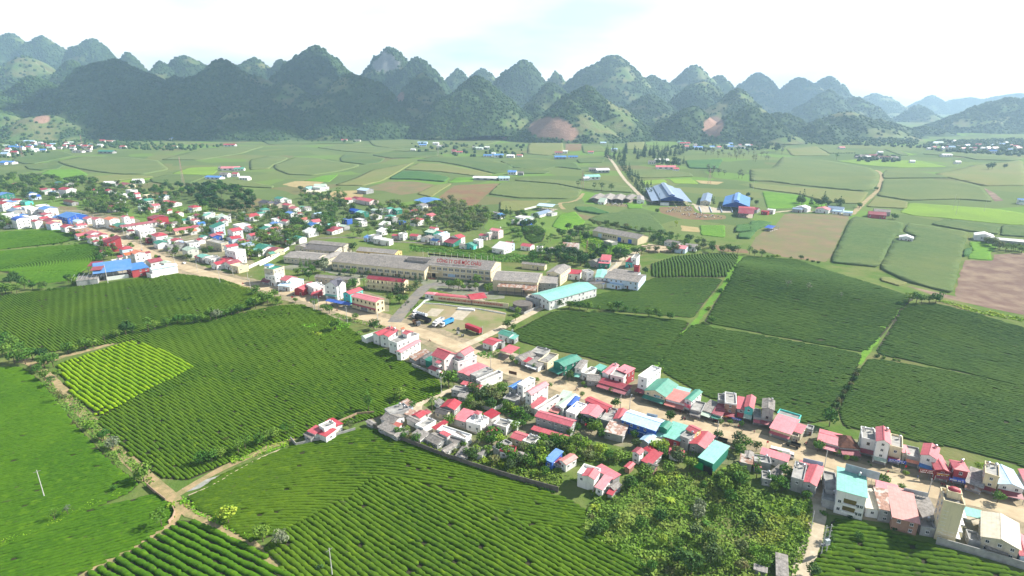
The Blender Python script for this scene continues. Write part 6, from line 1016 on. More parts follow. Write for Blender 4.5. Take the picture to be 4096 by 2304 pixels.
FOOT = [(b[0].location.x, b[0].location.y) for b in BLD]
FOOTA = np.array(FOOT); FOOTR = []
for b in BLD:
    w = [c for c in b[0].children if c.name.startswith(('wall', 'roof', 'floor'))]; FOOTR.append(max((max(c.dimensions.x, c.dimensions.y) * .5 for c in w[:2]), default=4))
FOOTR = np.array(FOOTR)
COLM = {}
def crown_mesh(kind, v, col):
    k = (kind, v, col)
    if k not in COLM:
        me = proto(kind, v)[0].copy(); me.materials.clear(); me.materials.append(M_leaf[col]); COLM[k] = me
    return COLM[k]
TREES = {}
NAMES = {'round': 'broadleaf_tree', 'airy': 'slender_tree', 'bush': 'shrub', 'tall': 'tall_tree', 'pine': 'conifer', 'cone': 'topiary_cone', 'ball': 'topiary_ball', 'palm': 'palm_tree', 'banana': 'banana_plant'}
CATS = {'bush': 'shrub', 'cone': 'topiary', 'ball': 'topiary', 'palm': 'palm', 'banana': 'banana plant', 'pine': 'conifer'}
def tree(x, y, s, kind='round', col='a', where='', sz=1.0):
    v = random.randrange(4 if kind in ('round', 'airy', 'bush') else 2); z = zf(x, y); root = empty(NAMES[kind],(x, y, z), random.uniform(0,6.28)); s *= random.uniform(.88,1.12); root.scale = (s, s, s * random.uniform(.85,1.1) * sz)
    link(bpy.data.objects.new('crown', crown_mesh(kind, v, col)), root); link(bpy.data.objects.new('trunk', proto(kind, v)[1]), root)
    root['category'] = CATS.get(kind, 'tree'); TREES.setdefault((where, kind, col), []).append((root, imgpt(x, y, z))); return root
def trees(c, L, where, kind='round', col='a'):
    """L: (x, y, diameter[, kind[, colour]]) with the foot of each trunk"""
    for q in L: p = P(c, q[0], q[1]); tree(p[0], p[1], q[2] / 2 * {'C5': .76,'C6': .72,'C7': .72,'C8': .76,'D3': .74,'C4': .85,'D1': .9,'D2': .85,'G6': .8}.get(c, 1.0), q[3] if len(q) > 3 else kind, q[4] if len(q) > 4 else col, where)
def grove(c, poly, n, where, size=(5,8), kinds=(('round', 'a'),('round', 'd'),('airy', 'a'),('round', 'o')), gap=.75):
    W_ = pts(c, poly); A = np.array(W_); k = tries = 0; done = []; spec = []
    while k < n and tries < n * 30:
        tries += 1; x, y = rng.uniform(*A[:, 0][[A[:, 0].argmin(), A[:, 0].argmax()]]), rng.uniform(A[:, 1].min(), A[:, 1].max())
        if not inside(np.array([x]), np.array([y]), W_)[0]: continue
        s = rng.uniform(*size)
        if len(FOOTA) and (np.hypot(FOOTA[:, 0] - x, FOOTA[:, 1] - y) < FOOTR * .72 + s * .22).any(): continue
        if np.hypot(ROAD[:, 0] - x, ROAD[:, 1] - y).min() < 7: continue
        if any((x - a) ** 2 + (y - b) ** 2 < (s * gap) ** 2 for a, b in done): continue
        done.append((x, y)); spec.append((x, y, s, kinds[rng.integers(len(kinds))])); k += 1
    VV, QQ, MM, off, ml = [], [], [],0, []
    for x, y, s, (kd, cl) in spec:
        a = rng.uniform(0,6.28); c_, s_ = math.cos(a), math.sin(a); h = s / 2 * 1.15; zz = zf(x, y); v = int(rng.integers(2))
        for me, m in ((proto(kd, v)[0], M_leaf[cl]),(proto(kd, v)[1], M_bark)):
            if me.name not in PDATA: co = np.empty(len(me.vertices) * 3, np.float32); me.vertices.foreach_get('co', co); PDATA[me.name] = co.reshape(-1,3), np.array([p.vertices[:] for p in me.polygons])
            co, q = PDATA[me.name]; VV.append(np.column_stack([x + (co[:, 0] * c_ - co[:, 1] * s_) * h, y + (co[:, 0] * s_ + co[:, 1] * c_) * h, zz + co[:, 2] * h * rng.uniform(.85,1.1)])); QQ.append(q + off); off += len(co)
            if m not in ml: ml.append(m)
            MM.append(np.full(len(q), ml.index(m)))
    o = np_mesh('grove', np.concatenate(VV), np.concatenate(QQ), ml[0]); [o.data.materials.append(m) for m in ml[1:]]; o.data.polygons.foreach_set('material_index', np.concatenate(MM).astype(np.int32)); tag(o, 'many leafy trees ' + where, 'grove', kind='stuff')
PDATA = {}
T = trees
T('D1', [(832,905,9),(600,665,6.5),(655,715,6.5,'round', 'g'),(520,608,6,'round', 'y'),(425,575,3,'bush', 'm'),(345,440,5,'airy', 'm'),(370,420,4,'bush', 'o')],'along the dirt track')
T('D1', [(935,1165,8,'airy'),(988,1050,3.5,'bush', 'y'),(660,960,3),(395,1100,4,'airy', 'g'),(318,1128,4,'airy'),(1322,1150,6.5,'round', 'y')],'near the track crossing'); T('D2', [(262,800,7),(40,650,6.5,'round', 'y'),(390,830,6.5,'round', 'g'),(650,1000,5,'bush', 'd'),(1950,610,2)],'on the edge of the dark tea field')
T('D1', [(220,275,6),(262,318,6),(300,350,6,'airy'),(335,300,5),(400,330,4,'bush'),(460,395,4,'bush')],'at the head of the dirt track')
T('G6', [(330,815,6),(400,800,7),(455,775,6),(570,750,7,'airy'),(615,725,6,'airy'),(705,690,7),(745,670,6),(795,650,6.5),(870,625,6.5,'airy'),(920,610,5,'airy'),(318,545,3.5,'bush', 'd'),(490,658,3.5,'bush', 'm'),(1230,525,4.5),(1285,590,5.5,'round', 'o'),(1340,485,4,'bush', 'o'),(1405,470,7,'tall')],'along the grassy track')
T('C1', [(430,1350,7,'round', 'd'),(690,1300,7),(760,1285,6),(860,1255,7),(940,1240,7),(1060,1190,7,'airy'),(1180,1140,6),(1270,1110,8,'round', 'd'),(1340,1085,6),(1500,1080,7,'airy'),(1560,1060,7),(1680,1030,7),(1790,1000,7),(1860,985,6),(1950,990,6),(2030,985,6),(2120,950,7),(2180,965,7,'round', 'g'),(2270,930,7),(2330,910,7),(2400,885,7),(2450,895,6,'airy'),(2520,850,8),(2575,840,8)],'in the row between the tea fields')
T('C1', [(40,1215,8),(130,1240,8),(200,1290,8),(60,1330,8),(150,1390,8),(260,1400,8),(330,1350,7),(480,1400,7),(450,1440,8),(540,1430,7),(10,1270,8)],'in the clump at the left edge')
T('C1', [(150,560,9,'round', 'd'),(100,600,8,'round', 'd'),(200,610,8,'round', 'd'),(250,640,8),(60,690,8),(120,690,7),(330,650,7),(440,645,6,'round', 'd'),(420,655,5),(690,580,7,'round', 'd'),(740,610,7),(560,655,5,'bush'),(640,650,5,'bush'),(500,660,5,'bush'),(20,705,7,'round', 'd'),(170,680,7)],'in the dark clump left of the blue workshop')
T('C1', [(1800,750,4,'bush', 'd'),(1860,765,4,'bush', 'd'),(1910,748,4,'bush', 'd')],'standing alone in the wide tea field'); T('C1', [(760,195,3,'bush'),(540,200,4,'bush', 'd'),(380,215,3,'bush', 'd'),(620,195,3,'bush'),(90,240,4,'bush', 'd'),(700,190,2.5,'bush')],'between the two far left tea fields')
T('E8', [(400,385,8,'tall', 'd'),(330,440,7),(300,465,7),(430,370,7,'round', 'd'),(380,460,7),(350,410,7),(260,480,6),(230,430,6),(160,290,6),(80,270,6),(40,250,5),(270,280,6),(390,245,5),(570,320,6,'bush'),(600,330,5,'bush'),(845,440,5,'bush')],'around the orange roofed villa')
T('C3', [(180,790,9),(130,760,7),(250,730,6),(280,800,6),(60,700,7),(460,780,4),(650,830,6),(740,860,5),(800,890,6),(865,1060,8),(1060,955,4.5),(1250,1055,7,'round', 'd'),(620,1105,5,'bush', 'y'),(690,1110,4,'bush', 'y'),(1320,1030,3,'bush')],'beside the road by the tea')
T('C3', [(1105,1105,5,'banana', 'y')],'at the corner of the white houses'); T('C4', [(1290,880,10),(1350,850,6)],'by the tall pink house'); T('C5', [(480,315,8),(80,455,7,'tall'),(640,440,6),(550,340,4)],'at the lane bend'); T('C5', [(900,480,7,'palm', 'd')],'beside the red gabled house')
T('C5', [(1430,260,8,'round', 'd'),(1520,330,8,'round', 'o'),(1660,300,9,'round', 'o'),(1600,270,8),(1740,360,7,'round', 'o'),(1800,270,8),(1660,440,8,'round', 'd'),(1450,440,6,'round', 'o'),(1390,400,6),(1530,440,6,'round', 'o'),(1240,440,5),(1340,420,4),(1120,650,7),(1160,500,5,'bush', 'd'),(1840,440,6),(1900,480,7),(1970,500,6,'round', 'y'),(2030,560,7),(2100,520,7,'round', 'g'),(2100,600,6),(1960,720,6),(2060,680,6),(1700,850,9),(1540,880,7),(1660,930,6),(1760,900,6,'round', 'y'),(1000,320,4,'bush'),(1060,320,4,'bush')],'in the orchard behind the lane')
T('C5', [(560,770,6),(600,850,6,'round', 'o'),(470,790,6),(690,880,6),(790,920,5,'bush', 'y'),(870,940,6,'bush', 'y'),(890,970,5,'bush', 'y'),(540,840,5),(1180,990,5,'bush', 'o'),(1300,930,5),(1360,1080,7,'round', 'd'),(1430,1110,7,'round', 'd'),(1480,1040,6),(1610,1040,6),(1700,1150,6,'round', 'o'),(1790,1030,6),(1880,1080,7),(1930,1140,7),(2010,1170,7,'round', 'o'),(2140,1040,7),(2200,1030,7),(2240,1090,7,'round', 'd'),(2120,1160,7),(2300,1000,7),(2330,930,7),(2410,930,7),(2500,950,7),(2290,1080,6,'round', 'y'),(2180,1200,6),(2320,1170,6,'round', 'y'),(1560,1120,6,'bush', 'y'),(1800,1180,6,'bush', 'y'),(1900,1220,6,'round', 'o'),(2060,1250,6,'bush'),(2200,1290,6,'bush', 'y'),(2350,1300,6),(1040,1010,4,'bush', 'y'),(1140,1060,4,'bush', 'y')],'above the long boundary wall')
T('C6', [(890,405,7.5,'round', 'd'),(1065,470,4),(1480,755,7),(2190,910,7,'round', 'd'),(480,420,4),(640,490,4),(1055,605,4),(600,210,5),(440,260,5),(150,160,5),(210,195,4),(1430,565,4),(1100,480,3,'bush')],'on the road verge by the shop row')
T('C6', [(1050,930,7,'round', 'd'),(1130,990,7,'round', 'd'),(1210,1000,7,'round', 'd'),(1180,1070,7),(1260,1090,7),(1310,1130,7),(990,1050,6),(890,1120,5),(1730,1150,6),(1750,1260,6,'round', 'o'),(900,880,4,'bush', 'y'),(1260,1010,6)],'beside the blue walled hall')
T('C6', [(730,1240,8),(850,1260,8),(980,1280,8),(1080,1320,8,'round', 'y'),(1290,1370,8,'round', 'y'),(1180,1340,7,'round', 'o'),(1520,1430,7),(620,1310,7,'round', 'o'),(560,1370,7,'round', 'd'),(440,1350,7,'round', 'd'),(300,1340,7,'round', 'o'),(2000,1310,7,'round', 'y'),(2100,1320,7,'round', 'y'),(2270,1420,7,'round', 'o'),(1130,1430,7,'round', 'o'),(920,1390,6),(1400,1430,7),(200,1400,6),(820,1200,6),(700,1180,6),(560,1190,6),(480,1230,6)],'in the orchard below the row building')
T('C7', [(520,530,6),(1075,735,6,'round', 'd'),(1300,790,7,'round', 'o'),(1390,850,7),(1330,930,8),(1290,880,6,'round', 'd'),(1520,880,6,'round', 'd'),(2235,880,7),(440,370,3),(1210,580,4),(1105,580,4),(1345,600,4),(660,400,4,'round', 'd')],'along the road by the parked trucks')
T('C7', [(1520,1200,7,'tall'),(1850,1190,8),(1820,1340,8),(1700,1260,5),(2090,1440,5),(750,1100,7),(620,1030,8,'round', 'o'),(500,1140,8),(330,880,5),(430,940,7),(220,1220,8),(400,1300,9,'round', 'y'),(60,1330,8),(1250,1250,6),(1350,1220,7),(1260,1150,6),(1150,1120,5,'banana', 'y'),(1100,1180,5,'banana', 'a'),(640,1200,4,'banana', 'y'),(1180,1350,5,'bush')],'behind the teal shed')
T('D3', [(900,270,8,'round', 'o'),(740,370,7,'round', 'd'),(1220,640,8,'airy', 'y'),(590,720,7,'round', 'd'),(850,740,7),(1020,680,7,'round', 'd'),(1040,910,6,'round', 'y'),(1190,930,6),(1350,830,7,'round', 'o'),(1480,910,8,'round', 'd'),(1500,1090,10,'round', 'o'),(1640,1060,9),(1320,1170,10,'round', 'd'),(1190,1080,8,'round', 'd'),(950,1140,6),(1700,290,8),(1780,350,9),(1640,400,8),(1680,510,8),(2300,600,7,'bush'),(2160,350,6),(2100,390,6),(1900,1000,7,'round', 'y'),(1780,980,7,'round', 'o'),(430,800,6,'round', 'd'),(500,760,6),(340,840,5,'bush', 'd'),(2000,1110,6),(1560,620,6),(1400,560,6,'round', 'g'),(1380,660,7,'round', 'g'),(1450,330,6,'bush'),(1120,500,6,'banana', 'y'),(1190,270,4,'banana', 'y'),(1460,720,5,'banana', 'a'),(860,1100,4,'bush'),(900,1200,6,'bush', 'd'),(1120,1150,6,'bush', 'o'),(1780,1150,7,'round', 'o'),(2120,1100,5),(380,640,5,'bush', 'o'),(420,560,6,'bush', 'y'),(1900,640,6,'bush', 'd'),(1960,700,6,'bush', 'd')],'in the green gully at the bottom right')
T('C8', [(390,1130,5,'round', 'd'),(350,860,4,'bush'),(680,1110,4),(290,260,6),(470,300,4),(560,345,4),(640,355,4),(910,590,6),(1090,630,4),(1130,490,3.5),(2010,750,6),(1830,430,5,'round', 'y'),(235,1460,6,'round', 'd'),(175,705,4,'round', 'y'),(600,890,3,'bush', 'd'),(1020,1000,4,'bush', 'd'),(800,390,2,'bush'),(430,1190,4,'bush', 'y'),(780,360,2,'bush')],'among the bottom right row houses')
T('E7', [(485,580,7,'round', 'd'),(575,590,6),(620,585,6),(660,597,6),(725,602,7),(815,608,4),(920,608,7),(978,608,7),(1045,612,4),(1120,648,6),(1230,660,6),(1295,655,6),(1410,685,6),(1325,670,4),(130,690,6),(60,760,6,'round', 'd'),(110,770,5),(150,640,5),(1205,300,6,'round', 'd'),(580,330,5),(725,270,6,'round', 'd')],'in the row across the right tea fields')
T('G7', [(237,285,6),(205,285,4,'bush'),(165,300,4,'bush'),(530,145,5,'airy', 'g'),(610,158,5,'airy', 'g'),(735,185,4,'airy', 'g'),(690,680,8),(875,412,4,'bush', 'd'),(900,418,3,'bush'),(940,425,3,'bush'),(960,428,2.5,'bush'),(40,470,5,'bush', 'y'),(120,330,4,'bush', 'y'),(225,230,5,'bush', 'y'),(270,160,5,'bush'),(300,120,5,'bush'),(330,70,5,'bush')],'on the right grass strips')
T('G7', [(995,205,7,'airy'),(1025,205,7),(1045,205,6),(1075,203,7),(1100,205,8),(1115,200,6,'airy'),(960,210,5,'bush'),(1010,195,6,'airy')],'in the small copse on the tea ridge'); T('G7', [(805 - i * 11,468 + i * 17,4.5,'bush', 'm' if i % 2 else 'd') for i in range(10)],'in the right hedge')
for k in range(17):
    x = 825 + k * 56; T('C3', [(x, 462 + k * 5.2,3.4,'cone' if k % 3 else 'ball', 'd')],'in the factory garden')
    if k % 2: T('C3', [(x + 20,500 + k * 5,3.0,'ball' if k % 4 == 1 else 'cone', 'd')],'in the factory garden')
T('C3', [(1480,690,8,'pine', 'p'),(1545,690,7,'pine', 'p'),(1672,655,7,'pine', 'p'),(1715,590,5,'pine', 'p'),(515,440,6,'pine', 'a'),(570,430,5,'pine', 'a'),(605,415,5,'pine', 'a'),(1780,560,4,'cone', 'd'),(1890,575,4,'cone', 'd'),(1520,840,2.5,'cone', 'd'),(1565,810,2.5,'cone', 'd'),(1590,785,3,'ball', 'd'),(1620,860,2.5,'cone', 'd'),(1660,825,2.5,'cone', 'd'),(1685,795,2.5,'cone', 'd'),(1945,585,4,'ball', 'd'),(2080,570,4,'ball', 'd'),(2140,580,4,'ball', 'd'),(2205,590,4,'ball', 'd'),(2355,610,3,'cone', 'd')],'beside the factory drive')
T('C3', [(1040,640,8),(990,660,6),(1410,780,7),(1500,790,7),(1560,785,7),(1610,690,8,'round', 'o'),(2000,640,7),(2100,650,8),(2290,600,8),(2400,700,8),(2270,655,6),(2210,655,5,'round', 'o'),(2050,640,6),(2150,655,5),(690,430,8,'round', 'd'),(755,420,8,'round', 'd'),(480,510,7),(550,500,7),(630,490,8),(590,550,8,'round', 'd'),(750,480,9,'round', 'g'),(830,330,6,'round', 'd'),(1035,270,8,'round', 'd'),(390,640,6),(700,570,5),(1150,650,7,'palm', 'a'),(950,500,6),(1040,510,7),(1190,520,5,'round', 'o'),(2050,1060,2,'bush', 'y'),(2410,780,4,'bush', 'y'),(2500,790,4,'bush', 'y')],'in the factory grounds')
grove('E2', [(1600,60),(2000,20),(2300,30),(2576,120),(2850,200),(2900,420),(2576,520),(2300,500),(1900,480),(1850,330),(1600,230)],135,'on the wooded mound', (6,10),(('round', 'd'),('round', 'd'),('round', 'a'),('round', 'o')),.55)
grove('E5', [(260,160),(420,120),(600,180),(800,220),(850,300),(760,400),(640,440),(420,430),(250,330)],94,'in the dense grove behind the railway bank', (6,9),(('round', 'd'),('round', 'a'),('round', 'o'),('round', 'o')),.6)
grove('E3', [(1450,480),(1800,420),(2100,470),(2500,420),(2550,800),(2150,850),(1900,830),(1550,760)],60,'among the houses behind the factory', (6,9), gap=.6); grove('E3', [(600,450),(1400,350),(1500,600),(1200,620),(650,620),(480,560)],37,'among the houses below the wooded mound', (5,8)); grove('E3', [(950,800),(1250,720),(1700,800),(1950,850),(1900,960),(1650,1050),(1100,980)],45,'left of the factory sheds', (6,9), gap=.6); grove('E3', [(20,620),(450,620),(480,1000),(300,1250),(60,1240)],18,'around the derelict block', (5,7)); grove('E3', [(700,1120),(1000,1080),(1230,1120),(1150,1280),(900,1350),(750,1350)],16,'beside the large green shed', (7,9), gap=.5)
grove('E4', [(420,200),(1450,190),(1450,520),(1250,540),(950,560),(600,540),(420,480)],83,'among the hillside houses behind the factory', (6,9), gap=.6); grove('E4', [(0,60),(200,100),(480,100),(520,230),(350,300),(0,330)],48,'on the slope behind the slate roofed villa', (6,9), gap=.6)
grove('E2', [(0,30),(500,0),(1500,20),(1550,230),(1300,480),(850,560),(400,550),(0,450)],101,'among the houses of the far town', (6,9), gap=.6); grove('E2', [(650,520),(1300,480),(1900,560),(2300,640),(1900,900),(1500,950),(1200,900),(900,760)],45,'among the town houses right of the road', (5,8)); grove('E2', [(0,700),(300,900),(900,1120),(1500,1420),(1700,1420),(1500,1180),(900,900),(420,780)],32,'along the far end of the road', (4,6))
grove('E1', [(0,50),(400,40),(900,60),(1200,130),(1500,100),(1800,140),(1900,450),(1500,480),(1000,500),(600,460),(0,450)],121,'in the wood behind the far left houses', (7,10),(('round', 'd'),('round', 'd'),('round', 'a')),.6); grove('E1', [(1450,480),(2300,450),(2400,720),(1600,760),(1560,560)],48,'beside the big blue hall', (6,9), gap=.6); grove('E1', [(0,820),(180,860),(220,1000),(0,1030)],10,'beside the vaulted blue roof', (6,8)); grove('E1', [(1280,1130),(1560,1180),(1900,1420),(2200,1420),(1700,1220),(1500,1130)],18,'along the tea edge below the town', (4,6))
grove('E5', [(840,250),(1100,240),(1450,330),(1450,480),(1200,560),(1050,480),(950,380)],35,'around the terraced tea mound', (5,8)); grove('E7', [(330,130),(560,150),(760,200),(800,250),(560,230),(430,220),(230,190)],26,'behind the grey factory buildings', (6,9), gap=.55); grove('D4', [(560,610),(800,600),(860,760),(700,860),(560,860),(430,760)],20,'around the rusty brick shed', (6,8)); grove('D4', [(830,830),(1200,870),(1250,920),(900,930),(700,900)],16,'below the grassy plot', (6,8)); grove('D4', [(1350,660),(1520,690),(1900,760),(2100,830),(2500,880),(2450,900),(2000,850),(1500,850),(1250,890),(1240,850),(1640,840)],52,'in the orchard below the yellow warehouse', (5,7)); grove('D4', [(860,575),(1300,640),(1450,690),(1280,660),(900,610)],14,'behind the yellow warehouse', (5,7))
T('D4', [(1495,790,8,'pine', 'p'),(1435,740,7,'round', 'd'),(1470,480,6,'round', 'd'),(1650,600,6,'airy', 'y'),(60,500,8,'tall', 'd'),(100,520,7,'tall', 'd'),(730,235,11,'airy', 'o'),(880,262,11,'airy', 'd'),(950,272,10,'airy', 'd'),(1040,280,11,'airy', 'd'),(2320,330,7,'round', 'd'),(2350,370,7,'round', 'd'),(2400,400,7,'round', 'd'),(1490,365,6,'pine', 'p'),(1660,372,7,'pine', 'p'),(1720,375,5,'pine', 'p'),(1985,370,6,'pine', 'p'),(2000,400,6,'pine', 'p'),(1375,215,5,'pine', 'p'),(1412,220,6,'pine', 'p')],'around the cattle farm')
for i in range(17): t_ = i / 16; T('G3', [(600 + 150 * t_ + random.uniform(-6,6),175 + 195 * t_, 9,'pine', 'p'),(628 + 170 * t_ + random.uniform(-6,6),185 + 190 * t_, 9,'pine', 'p')],'lining the road to the farm')
grove('G3', [(545,145),(650,140),(1000,135),(1010,170),(860,185),(690,190),(640,215),(560,180)],60,'in the pine wood beyond the farm', (10,13),(('pine', 'p'),),.5); grove('G3', [(820,200),(960,195),(980,225),(840,225)],16,'around the pine farmhouse', (9,12),(('pine', 'p'),('round', 'd')),.5); grove('G3', [(1040,145),(1200,150),(1400,160),(1456,190),(1400,205),(1200,180),(1040,170)],30,'in the thin grey grove on the corn slope', (9,12),(('airy', 'g'),('airy', 'o')),.5); grove('G3', [(1090,235),(1300,260),(1290,290),(1100,270)],12,'in the lower thin grey grove', (8,10),(('airy', 'g'),),.5)
grove('G4', [(255,440),(390,440),(500,458),(490,470),(260,462)],14,'behind the farm beside the ploughed field', (8,10),(('pine', 'p'),('round', 'd')),.5); T('G4', [(415 + i * 14,178,6,'bush', 'd') for i in range(11)],'in the far field hedge'); T('G4', [(1265,265,14,'round', 'd'),(1285,264,13,'round', 'd'),(1353,260,11,'round', 'd'),(580,466,7),(670,375,7),(460,210,14,'airy')],'standing alone on the right plain'); grove('G4', [(20,130),(120,135),(200,175),(190,190),(40,160)],22,'in the far thin wood', (12,16),(('airy', 'g'),('round', 'd')),.5); grove('D5', [(2060,700),(2330,800),(2576,820),(2576,870),(2330,840),(2250,780)],14,'behind the long white shed', (5,8))
T('D5', [(480,915,5,'round', 'd'),(540,920,4,'bush'),(590,935,4,'bush', 'd'),(220,890,6,'bush', 'y'),(170,890,5,'bush'),(260,885,5,'bush', 'y'),(385,900,4,'bush'),(640,945,4,'bush', 'd'),(1030,425,6),(1340,530,6),(1220,525,6,'round', 'd'),(1130,500,6,'round', 'd'),(1370,535,6)],'on the edge of the ploughed field')
# far greenery that reads as one mass
def far_wood(polys, n, label, m, base):
    Pp = []
    for c, poly, k in polys:
        W_ = pts(c, poly); A = np.array(W_); x = rng.uniform(A[:, 0].min(), A[:, 0].max(), k * 6); y = rng.uniform(A[:, 1].min(), A[:, 1].max(), k * 6); ok = inside(x, y, W_); x, y = x[ok][:k], y[ok][:k]; Pp.append(np.column_stack([x, y, zt(x, y) + 2, np.ones(len(x))]))
    return tree_scatter('far_wood', np.concatenate(Pp), m, label, 'wood', base)
far_wood([('G1', [(0,90),(200,70),(600,60),(1100,60),(1100,110),(700,120),(600,150),(300,170),(100,200),(0,205)],900),('G1', [(0,40),(700,30),(1450,50),(1450,70),(700,70),(0,90)],700),('G2', [(0,25),(700,40),(1456,55),(1456,75),(1000,62),(500,60),(0,50)],500),('G4', [(880,150),(1000,110),(1456,100),(1456,195),(1150,180)],700),('G3', [(880,120),(1100,80),(1400,80),(1456,130),(1050,140)],200),('G2', [(840,95),(1450,110),(1450,180),(1200,180),(860,140)],90),('G4', [(560,190),(800,190),(800,225),(580,225)],60),('G4', [(200,90),(900,110),(880,150),(300,130)],500),('G1', [(500,120),(900,130),(1250,135),(1000,165),(560,155)],160),('G2', [(0,60),(600,75),(560,95),(0,90)],60)],0,'distant trees around the villages at the foot of the mountains', M_forest, (2.6,5.5))
# ------------------------------------------------------------------ undergrowth
def weeds(c, poly, dens, h, m, label, size=.32):
    W_ = pts(c, poly) if c else poly; A = np.array(W_); ar = (A[:, 0].max() - A[:, 0].min()) * (A[:, 1].max() - A[:, 1].min()); n = int(ar * dens); x = rng.uniform(A[:, 0].min(), A[:, 0].max(), n); y = rng.uniform(A[:, 1].min(), A[:, 1].max(), n); ok = inside(x, y, W_); x, y = x[ok], y[ok]
    ok = np.ones(len(x), bool)
    for (fx, fy), fr in zip(FOOT, FOOTR):
        if abs(fx - A[:, 0].mean()) < 150 and abs(fy - A[:, 1].mean()) < 150: ok &= np.hypot(x - fx, y - fy) > fr * .75
    x, y = x[ok], y[ok]; hh = h * np.clip((fbm(x / 4.0, y / 4.0,8,3) - .18) * 2.2,.12,1.6); z = zt(x, y) + hh * rng.uniform(.35,1.0, len(x)); nn = rng.normal(0,.55,(len(x),3)) + np.array([0,0,1.0]); nn /= np.linalg.norm(nn, axis=1)[:, None]
    V, Q = leaf_quads(np.column_stack([x, y, z]), nn, rng.uniform(.6,1.4, len(x)) * size); o = np_mesh('undergrowth', V, Q, m); return tag(o, label, 'undergrowth', kind='stuff')
def verge(c, line, width, dens, h, m, label, size=.3):
    L = np.array(pts(c, line)); V_ = np.gradient(L, axis=0); V_ /= np.linalg.norm(V_, axis=1)[:, None]; Nn = np.column_stack([-V_[:, 1], V_[:, 0]]) * width / 2; weeds(None, [tuple(p) for p in np.concatenate([L + Nn, (L - Nn)[::-1]])], dens, h, m, label, size)
weeds('D3', [(130,230),(330,330),(420,470),(370,560),(340,640),(300,760),(520,900),(900,1140),(960,1230),(2280,1230),(2400,950),(2460,700),(2450,480),(2250,440),(1950,400),(1700,200),(1400,220),(1000,210),(720,240),(690,350),(640,460),(420,410)],5.5,1.5, M_leaf['w'],'tangled green weeds filling the gully', .36)
weeds('D3', [(1980,480),(2430,480),(2440,620),(2330,900),(2000,1000),(1950,800),(1980,640)],6,1.1, M_leaf['W'],'bright green creepers beside the lane', .34); weeds('D3', [(380,800),(520,740),(760,760),(1000,900),(1080,1050),(950,1150),(700,1000),(480,880)],5,.9, M_leaf['W'],'yellow green grass beside the dark tea field', .3)
weeds('C5', [(430,790),(700,900),(1000,1020),(1300,1120),(1800,1250),(2200,1370),(2576,1440),(2576,930),(2250,900),(2150,970),(1600,1010),(1150,960),(950,940),(700,830)],4.5,1.3, M_leaf['w'],'rough undergrowth above the boundary wall', .34); weeds('C5', [(1150,220),(1400,180),(1700,180),(1860,250),(2000,480),(2220,560),(2100,640),(1900,560),(1700,450),(1350,430),(1250,340)],4,1.0, M_leaf['w'],'undergrowth in the orchard behind the lane', .32)
weeds('C6', [(0,1100),(420,1200),(900,1180),(1250,1230),(1700,1330),(2300,1300),(2576,1340),(2576,1449),(0,1449)],3.5,1.2, M_leaf['w'],'undergrowth below the row building', .34); weeds('E5', [(0,575),(400,600),(900,650),(1440,700),(1440,770),(900,745),(300,655),(0,640)],2.0,1.1, M_leaf['w'],'green bank behind the factory', .5); weeds('D4', [(740,640),(870,650),(1290,730),(1220,800),(1100,880),(840,870),(760,760)],2.0,.9, M_leaf['W'],'lush grass in front of the yellow warehouse', .5)
verge('G6', [(520,800),(620,760),(720,730),(800,700),(890,680)],5,5,.8, M_leaf['W'],'bright weeds beside the grassy track'); verge('D1', [(870,920),(760,800),(660,700),(560,590),(470,480),(400,410)],3,5,.8, M_leaf['w'],'weeds along the right side of the dirt track'); verge('D1', [(720,800),(640,720),(540,610),(440,520),(330,420),(260,330)],4,5,.7, M_leaf['w'],'weeds along the left side of the dirt track'); verge('D1', [(0,1270),(150,1210),(320,1140),(520,1040),(700,960)],3,5,.6, M_leaf['W'],'grass along the footpath in the tea'); verge('D1', [(1040,1010),(1150,1080),(1300,1150),(1478,1240)],2.5,6,.6, M_leaf['W'],'grass strip beside the track crossing'); verge('C1', [(2200,560),(2330,610),(2450,640),(2576,660)],5,5,1.3, M_leaf['w'],'hedge between the road and the wide tea field'); verge('C3', [(0,660),(130,720),(300,800)],6,5,1.2, M_leaf['w'],'roadside weeds at the path end'); verge('C3', [(560,1000),(700,1050),(850,980),(950,1000),(900,1100),(700,1120)],8,4,.9, M_leaf['W'],'grassy hollow in the tea by the road'); verge('C3', [(850,900),(1000,950),(1200,1000),(1350,1040)],5,4,.8, M_leaf['w'],'roadside weeds in front of the blue tents'); verge('C5', [(130,500),(350,420),(640,330),(800,270),(980,230)],3,6,.7, M_leaf['W'],'grass along the village lane'); verge('G7', [(1120,195),(1250,235),(1440,270)],8,1.5,.8, M_leaf['W'],'bright grass strip below the dark soil field', .5); verge('C4', [(1680,460),(1760,500),(1860,500)],9,4,.9, M_leaf['w'],'weeds beside the red carport'); verge('D2', [(1000,20),(1250,115),(1500,215),(1900,345),(2280,455)],3,5,.9, M_leaf['w'],'weeds behind the boundary wall')
def label_trees():
    ords = 'first second third fourth fifth sixth seventh eighth ninth tenth eleventh twelfth thirteenth fourteenth fifteenth sixteenth'.split(); lk_ = {'a': 'green', 'd': 'dark green', 'y': 'light green', 'o': 'olive', 'p': 'dark', 'g': 'grey green', 'm': 'reddish'}
    nm = {'round': 'leafy tree', 'airy': 'slender tree', 'bush': 'shrub', 'tall': 'tall tree', 'pine': 'conifer', 'cone': 'clipped conical bush', 'ball': 'clipped round bush', 'palm': 'palm', 'banana': 'banana plant'}
    for (where, kind, col), L in TREES.items():
        L.sort(key=lambda t: t[1][0]); n = len(L)
        for i, (o, _) in enumerate(L):
            o['group'] = 'trees ' + where; o['label'] = f"{lk_[col]} {nm[kind]} {where}" if n == 1 else f"{ords[i]} {lk_[col]} {nm[kind]} from left {where}" if n <= 16 else f"{lk_[col]} {nm[kind]} {where}"
